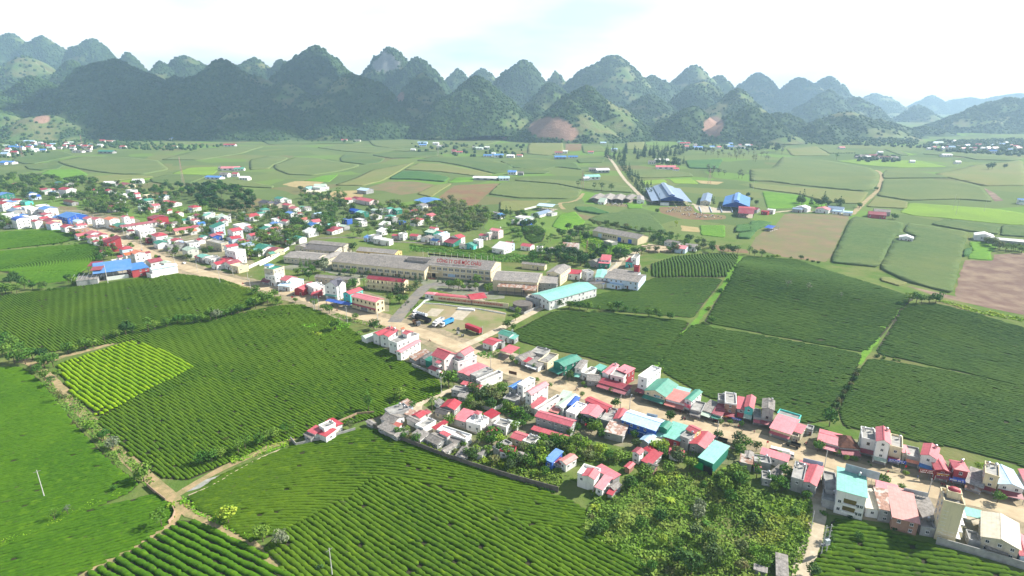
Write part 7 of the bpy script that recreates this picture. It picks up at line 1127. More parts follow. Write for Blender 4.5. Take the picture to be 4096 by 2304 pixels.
label_trees()
# ------------------------------------------------------------------ walls, poles, vehicles, people, animals, signs
def wall_line(c, line, h, th, m, label, name='boundary_wall', cap=None):
    L = [np.array(p) for p in pts(c, line)]; V, F = [], []; n = len(L)
    for i, p in enumerate(L):
        a, b = L[max(0, i - 1)], L[min(n - 1, i + 1)]; d = (b - a) / np.linalg.norm(b - a); nn = np.array([-d[1], d[0]]) * th / 2; z = zf(*p)
        V += [(*(p + nn), z - .3),(*(p - nn), z - .3),(*(p - nn), z + h),(*(p + nn), z + h)]
    for i in range(n - 1):
        k = 4 * i
        for j in range(4): F.append((k + j, k + (j + 1) % 4, k + 4 + (j + 1) % 4, k + 4 + j))
    F += [(0,1,2,3),(4 * n - 1,4 * n - 2,4 * n - 3,4 * n - 4)]; return tag(mesh_obj(name, V, F, m), label, 'wall')
M_oldwall = surf('old_wall', (0.17,0.15,0.13),(0.10,0.09,0.08),.5,.95); M_greywall = surf('grey_block_wall', (.40,.39,.37),(.28,.27,.26),.6,.95); M_brickw = surf('brick_wall', (.42,.30,.20),(.30,.20,.14),1.2,.95)
wall_line('D2', [(985,8),(1100,55),(1250,125),(1500,222),(1700,290),(1900,352),(2100,410),(2290,462)],2.2,.25, M_oldwall, 'long dark boundary wall between the tea and the orchard')
wall_line('C8', [(1420,1140),(1560,1180),(1740,1230),(1950,1290),(2150,1350),(2330,1410)],2.6,.25, M_greywall, 'grey block wall below the cream tower and beige hall'); wall_line('C4', [(865,625),(960,665),(1080,715),(1200,765)],1.8,.25, M_greywall, 'grey wall beside the tall pink house'); wall_line('G6', [(905,660),(940,700),(1060,672),(1200,635),(1320,600)],1.6,.25, M_greywall, 'pale wall around the lone white house'); wall_line('G6', [(1190,560),(1330,500),(1440,490)],1.4,.2, M_brickw, 'old brick wall behind the lone white house')
wall_line('D1', [(850,930),(900,975),(960,1020)],1.4,.25, M_brickw, 'straight brick wall at the track crossing'); wall_line('D1', [(1000,1060),(1012,1090),(1000,1125),(975,1150)],1.4,.25, M_brickw, 'curved brick wall at the track crossing'); wall_line('D1', [(1090,990),(1200,945),(1320,880)],.6,.3, surf('pale_kerb', (.55,.45,.32), None, 1,.9),'low pale kerb of the gravel plot'); wall_line('D2', [(-10,372),(120,300),(260,225),(380,175)],.6,.3, MATS['pale_kerb'],'low pale kerb along the curving tea')
SW = wall_line('C3', [(1850,755),(2100,782),(2340,808),(2600,838)],3.4,.3, wall_mat('cr'),'long cream slogan wall with red lettering in the factory yard')
a_, b_ = np.array(P('C3', 1850,755)), np.array(P('C3', 2600,838)); an_ = math.atan2(*(b_ - a_)[::-1]); mid_ = (a_ + b_) / 2; nn_ = np.array([math.sin(an_),-math.cos(an_)])
text_obj('CÁN BỘ, CNVC - NGƯỜI LAO ĐỘNG CÔNG TY CHÈ MỘC CHÂU HỌC TẬP VÀ LÀM THEO TẤM GƯƠNG ĐẠO ĐỨC HỒ CHÍ MINH', 1.9, M_red, SW, (mid_[0] + nn_[0] * .45, mid_[1] + nn_[1] * .45,1.8),(math.pi / 2,0, an_), width=np.linalg.norm(b_ - a_) * .86, ex=.03, bold=.03)
wall_line('E3', [(1600,1110),(1450,1210),(1250,1330),(1100,1400)],2.4,.25, wall_mat('w'),'outer white compound wall left of the factory'); wall_line('E3', [(1640,1090),(1300,1260),(900,1449)],2.4,.25, wall_mat('w'),'inner white compound wall left of the factory'); wall_line('C3', [(1640,880),(1700,830),(1760,770),(1840,750)],1.2,.3, wall_mat('w'),'white low wall curving along the drive'); wall_line('C3', [(1745,792),(1900,800),(2100,825),(2300,850),(2576,900)],.8,.25, wall_mat('w'),'low white kerb wall along the truck yard'); wall_line('C5', [(1690,470),(1760,440),(1820,405)],2.0,.2, wall_mat('w'),'short white wall in the orchard'); wall_line('C5', [(1180,590),(1360,660),(1500,720),(1620,770)],1.8,.2, M_oldwall, 'old wall along the village lane'); wall_line('C5', [(1290,330),(1450,390),(1600,450),(1700,480)],1.8,.2, M_greywall, 'mossy wall behind the red gabled house'); wall_line('C3', [(2090,850),(2260,865)],1.2,1.5, wall_mat('w'),'white flag platform in the truck yard', 'platform')
wall_line('E7', [(80,590),(200,640),(330,580)],1.8,.25, M_greywall, 'grey wall around the water tank yard'); wall_line('E7', [(790,380),(900,290),(970,220)],1.6,.25, M_greywall, 'wall along the lane by the grey workshop'); wall_line('D4', [(230,445),(340,420)],2,.3, wall_mat('w'),'white retaining wall at the blue roofed farm shed')
# poles
M_conc = surf('concrete_pole', (.55,.54,.52),(.45,.44,.42),1.5,.9); M_lampm = surf('lamp_head', (.5,.55,.58), None, 1,.5)
def tube_vf(V, F, p, q, r0, r1, n=8):
    k = len(V); p, q = Vector(p), Vector(q); ax = (q - p).normalized(); s = ax.orthogonal().normalized(); t = ax.cross(s)
    for c, rr in ((p, r0),(q, r1)):
        for i in range(n): a = 6.2832 * i / n; V.append(tuple(c + s * rr * math.cos(a) + t * rr * math.sin(a)))
    for i in range(n): F.append((k + i, k + (i + 1) % n, k + n + (i + 1) % n, k + n + i))
    F.append(tuple(range(k + n, k + 2 * n))); F.append(tuple(range(k + n - 1, k - 1,-1)))
def dat(build, m, smooth=False):
    V, F = [], []; build(V, F); return data_of(V, F, [m] if not isinstance(m, list) else m, smooth=smooth)
def pole(c, x, y, h, label, arm=True, lamp=False, r=.17):
    h *= HSC.get(c, 1.0); p = P(c, x, y); root = empty('street_lamp' if lamp else 'utility_pole', (*p, zf(*p)), random.uniform(-.1,.1) + road_near(*p)[1]); tag(root, label, 'lamp' if lamp else 'pole', 'street lamps' if lamp else 'utility poles')
    link(bpy.data.objects.new('shaft', SHARED.setdefault(('shaft', h, r), dat(lambda V, F: tube_vf(V, F, (0,0,-.3),(0,0, h), r, r * .6), M_conc, False))), root)
    if lamp: link(bpy.data.objects.new('lamp_arm', SHARED.setdefault(('larm', h), dat(lambda V, F: tube_vf(V, F, (0,0, h - .1),(0,-1.6, h + .5),.05,.04,6), M_iron))), root); link(bpy.data.objects.new('lamp_head', SHARED.setdefault(('lhead', h), dat(lambda V, F: box_vf(-.15,.15,-2.2,-1.5, h + .45, h + .6, V, F), M_lampm))), root)
    elif arm: link(bpy.data.objects.new('crossarm', SHARED.setdefault(('xarm', h), dat(lambda V, F: box_vf(-.06,.06,-1.0,1.0, h - .7, h - .55, V, F), M_iron))), root)
    return root
for c, x, y, h, l in (('D1', 257,995,11,'lone concrete pole standing in the left tea field'),('D2', 738,1040,10,'concrete pole in the dark tea field at the bottom'),('E8', 345,715,15,'thick white pole in front of the blue workshop'),('E8', 510,212,12,'tall white pole by the long crimson hall'),('E8', 985,392,13,'tall white pole beside the green roofed house'),('E8', 1195,475,12,'white pole before the pale green gabled house'),('E8', 30,95,11,'pole at the big blue hall'),('E8', 310,150,11,'pole left of the orange roofed house'),('E6', 420,465,13,'tall white pole before the red roofed houses'),('E6', 605,528,8,'short white pole by the cream flat roofed house'),('E6', 760,570,9,'white pole beside the roadside palm'),('E6', 1057,655,7,'white pole by the red roofed kiosk'),('C3', 980,990,11,'concrete pole opposite the blue tents'),('C3', 1290,1015,9,'pole opposite the cream shop block'),('C3', 640,860,7,'left one of two short poles in the tea by the road'),('C3', 655,862,7,'right one of two short poles in the tea by the road'),('C4', 1205,930,9,'pole on the village lane by the tea'),('C4', 1778,640,8,'pole beside the pink annex roof'),('C4', 1680,255,6,'pole beside the red container'),('C5', 1460,715,8,'left pole of the pair on the village lane'),('C5', 1488,720,8,'right pole of the pair on the village lane'),('C6', 1550,750,9,'pole on the road opposite the green hall'),('C7', 1062,720,10,'pole on the road beside the dark dump truck'),('C7', 2312,1060,11,'pole at the lane corner sign boards'),('C8', 225,1000,9,'blue grey pole on the lane at the bottom right'),('C8', 1345,680,9,'pole above the salmon roof'),('E7', 655,410,9,'white pole beside the teal warehouse'),('E7', 993,180,9,'white pole on the lane above the workshop'),('D5', 30,255,18,'tall pole on the corn slope behind the farm'),('D5', 1905,445,20,'left tall pole in the light green field'),('D5', 1935,490,20,'right tall pole in the light green field'),('D5', 2200,460,14,'lone pole right of the two tall poles'),('E7', 815,140,10,'pole in the lush grass plot'),('D4', 920,870,10,'pole below the yellow warehouse')): pole(c, x, y, h, l, r=.3 if h == 15 else .17)
for c, x, y, h, l in (('E8', 700,365,9,'street lamp beside the orange roofed villa'),('E8', 1040,510,9,'street lamp by the long white shed'),('E6', 470,605,9,'street lamp at the hedge of the wide tea field'),('E6', 787,672,9,'street lamp right of the road hedge'),('E6', 1087,750,9,'street lamp at the path end'),('C3', 695,865,9,'street lamp in front of the white villa with slate roof'),('C3', 1292,1012,9,'street lamp opposite the factory drive'),('C6', 1668,770,8,'street lamp by the blue walled hall'),('E6', 235,490,9,'street lamp at the top of the wide tea field')): pole(c, x, y, h, l, lamp=True)
t = empty('transformer_pole', (*P('C8', 345,1240),0),.3); tag(t, 'twin pole transformer with platform beside the lane at the bottom right', 'transformer')
for x in (-.9,.9): mesh_obj('shaft', *(lambda V, F: (tube_vf(V, F, (x, 0,-.3),(x, 0,10.5),.18,.12),(V, F))[1])([], []), M_conc, t)
for z in (3.2,6,8,9.6): box('crossarm', -1.6,1.6,-.1,.1, z, z + .16, M_iron, t)
box('transformer', -.7,.7,-.9,.1,4.2,5.6, M_lampm, t); box('platform', -1.3,1.3,-.6,.6,3.4,3.5, M_iron, t)
def lattice(c, x, y, h, label, w=2.2):
    p = P(c, x, y); V, F = [], []; n = 9
    for sx in (-1,1):
        for sy in (-1,1): tube_vf(V, F, (sx * w, sy * w, 0),(sx * .3, sy * .3, h),.14,.1,5)
    for i in range(n):
        f0, f1 = 1 - i / n * .87,1 - (i + 1) / n * .87
        for s in (-1,1): tube_vf(V, F, (-w * f0, s * w * f0, h * i / n),(w * f1, s * w * f1, h * (i + 1) / n),.07,.07,4); tube_vf(V, F, (s * w * f0,-w * f0, h * i / n),(s * w * f1, w * f1, h * (i + 1) / n),.07,.07,4)
    for k in (.8,.9): tube_vf(V, F, (-w * 1.6,0, h * k),(w * 1.6,0, h * k),.1,.1,4)
    tag(mesh_obj('lattice_mast', V, F, surf('mast_paint', (.45,.42,.4),(.5,.2,.15),.1,.6)), label, 'mast').location = (*p, zf(*p))
lattice('G1', 973,348,46,'red and white radio mast behind the wooded mound', 1.6); lattice('G1', 120,198,34,'pylon at the left edge of the plain'); lattice('G1', 440,152,40,'pylon near the far left village'); lattice('G2', 995,160,30,'pylon on the central corn ridge'); lattice('D4', 770,250,30,'pylon left of the four tall trees'); lattice('D4', 815,850,12,'small lattice frame in front of the yellow warehouse', .9); lattice('D4', 1960,200,26,'pylon behind the cattle barns')
# fence posts and net behind the factory
fence = empty('fence', (*P('E5', 500,720),0)); tag(fence, 'row of white fence posts with black net behind the factory', 'fence'); o0 = Vector(fence.location)
for i, x in enumerate((137,190,252,312,373,434,495,556,618,682,744,807,870)):
    p = P('E5', x, 690 + (x - 137) * .075); link(bpy.data.objects.new('fence_post', SHARED.setdefault('fpost', dat(lambda V, F: box_vf(-.15,.15,-.15,.15,0,4.5, V, F), wall_mat('w')))), fence).location = (p[0] - o0.x, p[1] - o0.y, 0)
a, b = P('E5', 190,694), P('E5', 640,728); d = Vector((b[0] - a[0], b[1] - a[1])); nt_ = mesh_obj('net', [(a[0] - o0.x, a[1] - o0.y, 1.6),(b[0] - o0.x, b[1] - o0.y, 1.2),(b[0] - o0.x, b[1] - o0.y, 2.2),(a[0] - o0.x, a[1] - o0.y, 3.2)], [(0,1,2,3)], M_dark, fence)
# vehicles
PAINT = {}
def paint(name, c, r=.35): 
    if name not in PAINT: PAINT[name] = surf('paint_' + name, c, tuple(x * .85 for x in c),1.2, r, obj=True, spec=.5, stain=tuple(x * .55 + .03 for x in c))
    return PAINT[name]
M_tyre = surf('tyre', (.02,.02,.02), None, 2,.9)
def wheel_d(r, w):
    def b(V, F):
        n = 14; k = len(V)
        for y in (-w / 2, w / 2):
            for rr in (r, r * .55):
                for i in range(n): a = 6.2832 * i / n; V.append((rr * math.cos(a), y, rr * math.sin(a)))
        for i in range(n): j = (i + 1) % n; F.append((k + i, k + j, k + 2 * n + j, k + 2 * n + i)); F.append((k + n + i, k + n + j, k + j, k + i)); F.append((k + 2 * n + i, k + 2 * n + j, k + 3 * n + j, k + 3 * n + i)); 
        F.append(tuple(range(k + n, k + 2 * n))); F.append(tuple(range(k + 3 * n, k + 4 * n))[::-1])
    return dat(b, M_tyre)
def cab(root, x0, col, w=2.4, h=2.9, L=2.1):
    """truck cab facing +x with sloped windscreen"""
    V = [(x0,-w / 2,.7),(x0 + L, -w / 2,.7),(x0 + L, -w / 2,1.75),(x0 + L - .25,-w / 2, h - .05),(x0 + L - .55,-w / 2, h + .15),(x0,-w / 2, h + .15)]; n = len(V); V += [(p[0], w / 2, p[2]) for p in V]
    F = [tuple(range(n)), tuple(range(2 * n - 1, n - 1,-1))] + [((i + 1) % n, i, n + i, n + (i + 1) % n) for i in range(n)]; mesh_obj('cab', V, F, col, root)
    mesh_obj('windscreen', [(x0 + L + .012,-w * .44,1.8),(x0 + L + .012, w * .44,1.8),(x0 + L - .21, w * .42, h - .15),(x0 + L - .21,-w * .42, h - .15)], [(0,1,2,3)], M_glass, root); box('bumper', x0 + L - .1, x0 + L + .12,-w / 2, w / 2,.45,.75, M_iron, root)
    for s in (-1,1): mesh_obj('side_window', [(x0 + .6, s * (w / 2 + .01),1.85),(x0 + L - .25, s * (w / 2 + .01),1.85),(x0 + L - .4, s * (w / 2 + .01), h - .2),(x0 + .6, s * (w / 2 + .01), h - .2)], [(0,1,2,3)], M_glass, root); box('headlight', x0 + L + .01, x0 + L + .06, s * .95 - .18, s * .95 + .18,.8,1.0, M_white, root); box('mirror', x0 + L - .15, x0 + L - .02, s * (w / 2 + .1) - .09, s * (w / 2 + .1) + .09,1.9,2.4, M_iron, root)
def truck(c, tail, head, L, label, build, cat='truck', name='truck', axles=None):
    a, b = np.array(P(c, *tail)), np.array(P(c, *head)); an = math.atan2(*(b - a)[::-1]); m = (a + b) / 2; root = empty(name, (*m, zf(*m) + .1), an); tag(root, label, cat, 'trucks'); build(root, L)
    for x in axles or (L / 2 - 1.3,-L / 2 + 1.2,-L / 2 + 2.5):
        for s in (-1,1): link(bpy.data.objects.new('wheel', SHARED.setdefault('wheel', wheel_d(.5,.36))), root).location = (x, s * 1.02,.5)
    root.scale = (HSC.get(c, 1.0),) * 3
    box('chassis', -L / 2 + .2, L / 2 - .6,-.5,.5,.62,.92, M_iron, root); return root
def cargo(root, x0, x1, z0, z1, m, ribs=0, open_top=False, w=2.45, rm=None):
    if open_top: boxes('cargo_bed', [(x0, x1,-w / 2, w / 2, z0, z0 + .15),(x0, x1,-w / 2,-w / 2 + .08, z0 + .16, z1),(x0, x1, w / 2 - .08, w / 2, z0 + .16, z1),(x0, x0 + .08,-w / 2 + .09, w / 2 - .09, z0 + .16, z1),(x1 - .08, x1,-w / 2 + .09, w / 2 - .09, z0 + .16, z1 + .3)], m, root)
    else: box('cargo_box', x0, x1,-w / 2, w / 2, z0, z1, m, root)
    for i in range(ribs):
        x = x0 + (x1 - x0) * (i + .5) / ribs; boxes('rib', [(x - .05, x + .05,-w / 2 - .05,-w / 2 - .002, z0, z1),(x - .05, x + .05, w / 2 + .002, w / 2 + .05, z0, z1)], rm or m, root)
def b_black(r, L): cab(r, L / 2 - 2.3, paint('white', (.75,.75,.75))); cargo(r, -L / 2, L / 2 - 3.2,1.2,3.0, paint('black', (.022,.024,.032)),9, True); boxes('emblem', [(-4.2,-3.0,-1.3,-1.285,1.75,2.15),(-3.4,-2.4,-1.302,-1.287,1.6,1.9),(-2.2,-1.4,-1.3,-1.285,1.6,2.1),(-1.2,-.5,-1.3,-1.285,1.6,2.0),(-3.2,-2.2,-1.3,-1.285,2.45,2.6)], M_white, r)
def b_tank(r, L):
    cab(r, L / 2 - 2.3, paint('white', (.75,.75,.75)))
    mesh_obj('tank', *(lambda V, F: (tube_vf(V, F, (-L / 2,0,2.2),(L / 2 - 2.8,0,2.2),1.15,1.15,16),(V, F))[1])([], []), paint('silver', (.72,.73,.74)), r)
    for i in range(4): mesh_obj('tank_hatch', *(lambda V, F: (tube_vf(V, F, (-L / 2 + 1.2 + i * 2,0,3.3),(-L / 2 + 1.2 + i * 2,0,3.6),.3,.3,10),(V, F))[1])([], []), M_iron, r)
truck('C3', (1838,1000),(1618,925),16,'long black open semi trailer with white cab in the yard', b_black, axles=(6.6,4.4,3.1,-4.2,-5.5,-6.8)); truck('C3', (1785,945),(1640,905),11,'white tanker truck behind the black semi trailer', b_tank)
def b_wr(r, L): cab(r, L / 2 - 2.1, paint('white', (.75,.75,.75)), h=2.8); cargo(r, -L / 2, L / 2 - 2.4,1.1,3.3, paint('white', (.75,.75,.75)),7, True, rm=paint('crim', (.45,.03,.04)))
def b_blue(r, L): cab(r, L / 2 - 2.1, paint('white', (.75,.75,.75)), h=2.8); cargo(r, -L / 2, L / 2 - 2.4,1.1,3.2, paint('sky', (.06,.36,.66)),8, True, rm=paint('sky2', (.15,.5,.8)))
truck('C3', (1948,972),(1840,1035),10,'white open cargo truck with red ribs in the yard', b_wr, axles=(3.7,2.2,-2.6,-3.9)); truck('C3', (2045,978),(1918,1035),10.5,'bright blue open cargo truck with white cab in the yard', b_blue, axles=(3.9,2.4,-2.8,-4.1))
def b_dump(col, cabc): return lambda r, L: (cab(r, L / 2 - 1.9, paint(*cabc), h=2.5, L=1.8), cargo(r, -L / 2, L / 2 - 2.1,1.1,2.4, paint(*col),4, True))
truck('C3', (1640,985),(1712,1025),6.5,'small brown dump truck at the edge of the yard', b_dump(('earth', (.20,.12,.07)),('slate', (.12,.13,.14))), axles=(2.1,-2.0)); truck('C7', (2010,850),(1885,815),7,'dark dump truck parked across the road from the white lorry', b_dump(('charcoal', (.035,.035,.037)),('dkgreen', (.03,.05,.04))), axles=(2.3,-2.0)); truck('C7', (1150,790),(1060,765),7,'charcoal dump truck beside the big teal shed', b_dump(('charcoal', (.035,.035,.037)),('slate', (.12,.13,.14))), axles=(2.3,-2.0))
def b_box(r, L): cab(r, L / 2 - 2.2, paint('white', (.75,.75,.75)), h=2.9); cargo(r, -L / 2, L / 2 - 2.4,1.1,3.9, paint('whitebox', (.74,.76,.74)),6); box('green_stripe', -L / 2 + 2.5,-L / 2 + 5.5,-1.3,-1.285,2.6,3.4, paint('lime', (.16,.45,.06)), r)
truck('C7', (1670,905),(1965,975),11.5,'white box lorry parked on the road near the lane corner', b_box, axles=(4.2,2.6,-3.0,-4.3))
t = empty('container_trailer', (*[(p + q) / 2 for p, q in zip(P('C3', 2185,1055), P('C3', 2315,1105))],.1), math.atan2(*[q - p for p, q in zip(P('C3', 2185,1055), P('C3', 2315,1105))][::-1])); tag(t, 'red shipping container on a trailer in the yard', 'container')
cargo(t, -6.1,6.1,1.35,3.95, paint('container', (.42,.02,.045)),22, rm=paint('container', (.42,.02,.045))); box('trailer_bed', -6.0,6.0,-1.1,1.1,1.0,1.3, M_iron, t)
for x in (4.0,5.2,-4.8): [setattr(link(bpy.data.objects.new('wheel', SHARED['wheel']), t),'location', (x, s * 1.02,.5)) for s in (-1,1)]
def car(c, x, y, an, col, label):
    p = P(c, x, y); r = empty('parked_car', (*p, zf(*p) + .14), an); tag(r, label, 'car', 'cars'); prof = [(-2.1,.35),(2.1,.35),(2.15,.7),(1.3,.9),(.6,1.42),(-1.0,1.45),(-1.7,1.0),(-2.15,.9)]; V = [(a, -.85, b) for a, b in prof] + [(a, .85, b) for a, b in prof]; n = 8
    mesh_obj('body', V, [tuple(range(n)), tuple(range(2 * n - 1, n - 1,-1))] + [((i + 1) % n, i, n + i, n + (i + 1) % n) for i in range(n)], col, r)
    mesh_obj('windscreen', [(1.22,-.7,.95),(1.22,.7,.95),(.66,.66,1.39),(.66,-.66,1.39)], [(0,1,2,3)], M_glass, r).location = (.02,0,.01)
    for s in (-1,1): mesh_obj('side_window', [(-1.4, s * .86,.98),(1.0, s * .86,.98),(.5, s * .86,1.36),(-.95, s * .86,1.38)], [(0,1,2,3)], M_glass, r)
    for x_ in (-1.3,1.35): [setattr(link(bpy.data.objects.new('wheel', SHARED.setdefault('cwheel', wheel_d(.33,.2))), r),'location', (x_, s * .8,.33)) for s in (-1,1)]
for c, x, y, col, l in (('C3', 285,672,('blackcar', (.02,.02,.022)),'black car on the road at the path end'),('E8', 875,440,('blackcar', (.02,.02,.022)),'black car on the road by the orange roofed villa'),('E8', 395,220,('white', (.75,.75,.75)),'white car at the far end of the road'),('E6', 1285,720,('blackcar', (.02,.02,.022)),'black car parked before the red gabled shop'),('C6', 1990,615,('white', (.75,.75,.75)),'white car parked under the green hall front'),('C8', 2085,650,('silver', (.72,.73,.74)),'silver car inside the car repair hall front'),('E6', 95,405,('silver', (.72,.73,.74)),'silver car far up the road'),('C8', 2250,1270,('white', (.75,.75,.75)),'white car at the bottom right edge')): q = P(c, x, y); car(c, x, y, road_near(*q)[1] + random.uniform(-.1,.1), paint(*col), l)
# people on motorbikes and on foot
M_skin = surf('skin', (.45,.27,.18), None, 1,.7)
def rider_data():
    V, F = [], []
    for p, q, a, b in (((-.35,0,.75),(.25,0,.78),.13,.12),((.25,0,.78),(.55,0,1.02),.07,.05),((-.3,0,.7),(.15,0,.35),.16,.14)): tube_vf(V, F, p, q, a, b, 6)
    k0 = len(F)
    for x in (-.62,.62):
        n = 10; k = len(V)
        for y in (-.05,.05):
            for i in range(n): a = 6.2832 * i / n; V.append((x + .28 * math.cos(a), y, .3 + .28 * math.sin(a)))
        for i in range(n): F.append((k + i, k + (i + 1) % n, k + n + (i + 1) % n, k + n + i))
        F += [tuple(range(k, k + n))[::-1], tuple(range(k + n, k + 2 * n))]
    return data_of(V, F, [paint('bikered', (.3,.03,.03)), M_tyre], [0] * k0 + [1] * (len(F) - k0))
def person_data(pose, shirt, trousers):
    """one continuous skinned figure in the given pose"""
    if pose == 'ride': J = {'pel': (-.15,0,.92),'ch': (-.05,0,1.3),'nk': (0,0,1.45),'hd': (.02,0,1.6),'top': (.02,0,1.72),'ls': (-.03,.17,1.38),'le': (.15,.25,1.15),'lh': (.42,.28,1.08),'lhp': (-.12,.1,.9),'lk': (.25,.17,.82),'la': (.15,.2,.4),'lt': (.3,.2,.36)}
    else: J = {'pel': (0,0,.92),'ch': (0,0,1.28),'nk': (0,0,1.44),'hd': (.01,0,1.57),'top': (.01,0,1.69),'ls': (0,.18,1.38),'le': (-.02,.25,1.12),'lh': (.06,.27,.88),'lhp': (0,.1,.88),'lk': (.06,.11,.5),'la': (-.03,.12,.08),'lt': (.12,.13,.03)}
    rad = {'pel': .14,'ch': .15,'nk': .06,'hd': .1,'top': .085,'ls': .07,'le': .05,'lh': .04,'lhp': .09,'lk': .07,'la': .05,'lt': .04}; names = list(J); idx = {}; V, Rr, E_ = [], [], []
    def av(k, p, r): idx[k] = len(V); V.append(p); Rr.append(r)
    for k in names: av(k, J[k], rad[k])
    for k in ('ls', 'le', 'lh', 'lhp', 'lk', 'la', 'lt'): x, y, z = J[k]; av('r' + k[1:],(x + (.12 if pose != 'ride' and k in ('lk', 'la', 'lt') else 0),-y, z), rad[k])
    for a, b in (('pel', 'ch'),('ch', 'nk'),('nk', 'hd'),('hd', 'top')): E_.append((idx[a], idx[b]))
    for s in 'lr': E_ += [(idx['ch'], idx[s + 's']),(idx[s + 's'], idx[s + 'e']),(idx[s + 'e'], idx[s + 'h']),(idx['pel'], idx[s + 'hp']),(idx[s + 'hp'], idx[s + 'k']),(idx[s + 'k'], idx[s + 'a']),(idx[s + 'a'], idx[s + 't'])]
    me = bpy.data.meshes.new('person'); me.from_pydata(V, E_, []); o = bpy.data.objects.new('tmp', me); COL.objects.link(o); md = o.modifiers.new('s', 'SKIN')
    for i, sv in enumerate(me.skin_vertices[0].data): sv.radius = (Rr[i], Rr[i]); sv.use_root = i == 0
    o.modifiers.new('d', 'SUBSURF').levels = 1; holder = bpy.data.meshes.new('person'); PEOPLE.append((o, holder, (shirt, trousers, M_skin, M_dark), J['hd'][2])); return holder
PEOPLE = []
def finish_people():
    dg = bpy.context.evaluated_depsgraph_get(); L = [bpy.data.meshes.new_from_object(t[0].evaluated_get(dg)) for t in PEOPLE]
    for out, (o, holder, ms, hz) in zip(L, PEOPLE):
        bpy.data.objects.remove(o); out.materials.clear(); [out.materials.append(m) for m in ms]
        for p in out.polygons: c = p.center; p.material_index = 3 if c.z > hz + .04 else 2 if c.z > 1.45 or (abs(c.y) > .23 and c.z > .8) else 0 if c.z > .95 else 1
        for ob in [x for x in COL.objects if x.data == holder]: ob.data = out
for i, (c, x, y, l, col) in enumerate((('C6', 992,520,'rider in a white shirt on a motorbike in the middle of the road', (.7,.7,.7)),('C6', 2368,900,'rider in a dark shirt on a motorbike near the blue walled hall', (.05,.06,.1)),('C7', 683,515,'rider in a yellow shirt on a motorbike below the red banner shop', (.5,.35,.06)),('C3', 835,825,'rider in a grey shirt on a motorbike by the blue tents', (.3,.3,.32)),('C3', 877,866,'rider in a red shirt on a motorbike by the cream shop block', (.45,.05,.04)),('C3', 437,710,'rider in a blue shirt on a motorbike at the path end', (.08,.15,.4)),('C8', 935,500,'rider in a green shirt on a motorbike at the sea green roof', (.08,.25,.1)),('C4', 1073,335,'rider in a pale shirt on a motorbike by the white houses', (.6,.58,.5)))):
    p = P(c, x, y); an = road_near(*p)[1]; m = empty('motorbike', (*p, .16), an + (0 if i % 2 else math.pi)); tag(m, l.split(' in a')[0].replace('rider', 'motorbike') + ' ridden by the ' + l.split(' on a')[0] + ' ' + l.split('motorbike ')[1],'motorbike', 'motorbikes'); link(bpy.data.objects.new('bike_body', SHARED.setdefault('bike', rider_data())), m)
    o = bpy.data.objects.new('person', person_data('ride', paint('shirt%d' % i, col, .8), paint('trousers', (.04,.045,.07),.8))); link(o); o.location = (*p, .16); o.rotation_euler = (0,0, m.rotation_euler.z); tag(o, l, 'person', 'people')
for i, (c, x, y, l, col) in enumerate((('C7', 720,480,'person in a white top standing by the road near the red banner shop', (.7,.7,.7)),('C7', 740,478,'person in a dark top standing by the road near the red banner shop', (.05,.05,.06)),('C7', 1355,665,'person in a grey top walking before the turquoise fronted house', (.4,.4,.4)),('C7', 1310,620,'person in a red top standing before the turquoise fronted house', (.5,.04,.04)),('C7', 1495,680,'person in a pink top standing at the grey three storey house', (.6,.2,.25)),('C4', 1895,590,'person in a brown top on the verge opposite the carport', (.2,.12,.07)),('C8', 1245,520,'person in a blue top in front of the white and blue shop', (.08,.15,.4)),('C6', 1900,670,'person in an orange top in front of the green hall', (.6,.25,.03)))):
    p = P(c, x, y); o = bpy.data.objects.new('person', person_data('stand', paint('top%d' % i, col, .8), paint('trousers', (.04,.045,.07),.8))); link(o); o.location = (*p, .14); o.rotation_euler = (0,0, random.uniform(0,6.28)); tag(o, l, 'person', 'people')
for i, (c, x, y) in enumerate((('C7', 640,440),('C7', 660,432),('C7', 1040,540),('C7', 1060,548),('C8', 1475,580),('C8', 1500,585),('C8', 960,460),('C8', 175,190),('C7', 2095,800))):
    p = P(c, x, y); m = empty('motorbike', (*p, .12), random.uniform(0,3)); tag(m, ('parked motorbike beside the red banner shop, left one', 'parked motorbike beside the red banner shop, right one', 'parked motorbike before the brown brick house, left one', 'parked motorbike before the brown brick house, right one', 'parked motorbike outside the long crimson gabled shop, left one', 'parked motorbike outside the long crimson gabled shop, right one', 'parked motorbike opposite the house with sea green roof', 'parked motorbike on the muddy yard by the pink roofed shop', 'parked motorbike at the muddy gap in the shop row')[i],'motorbike', 'motorbikes'); link(bpy.data.objects.new('bike_body', SHARED['bike']), m)
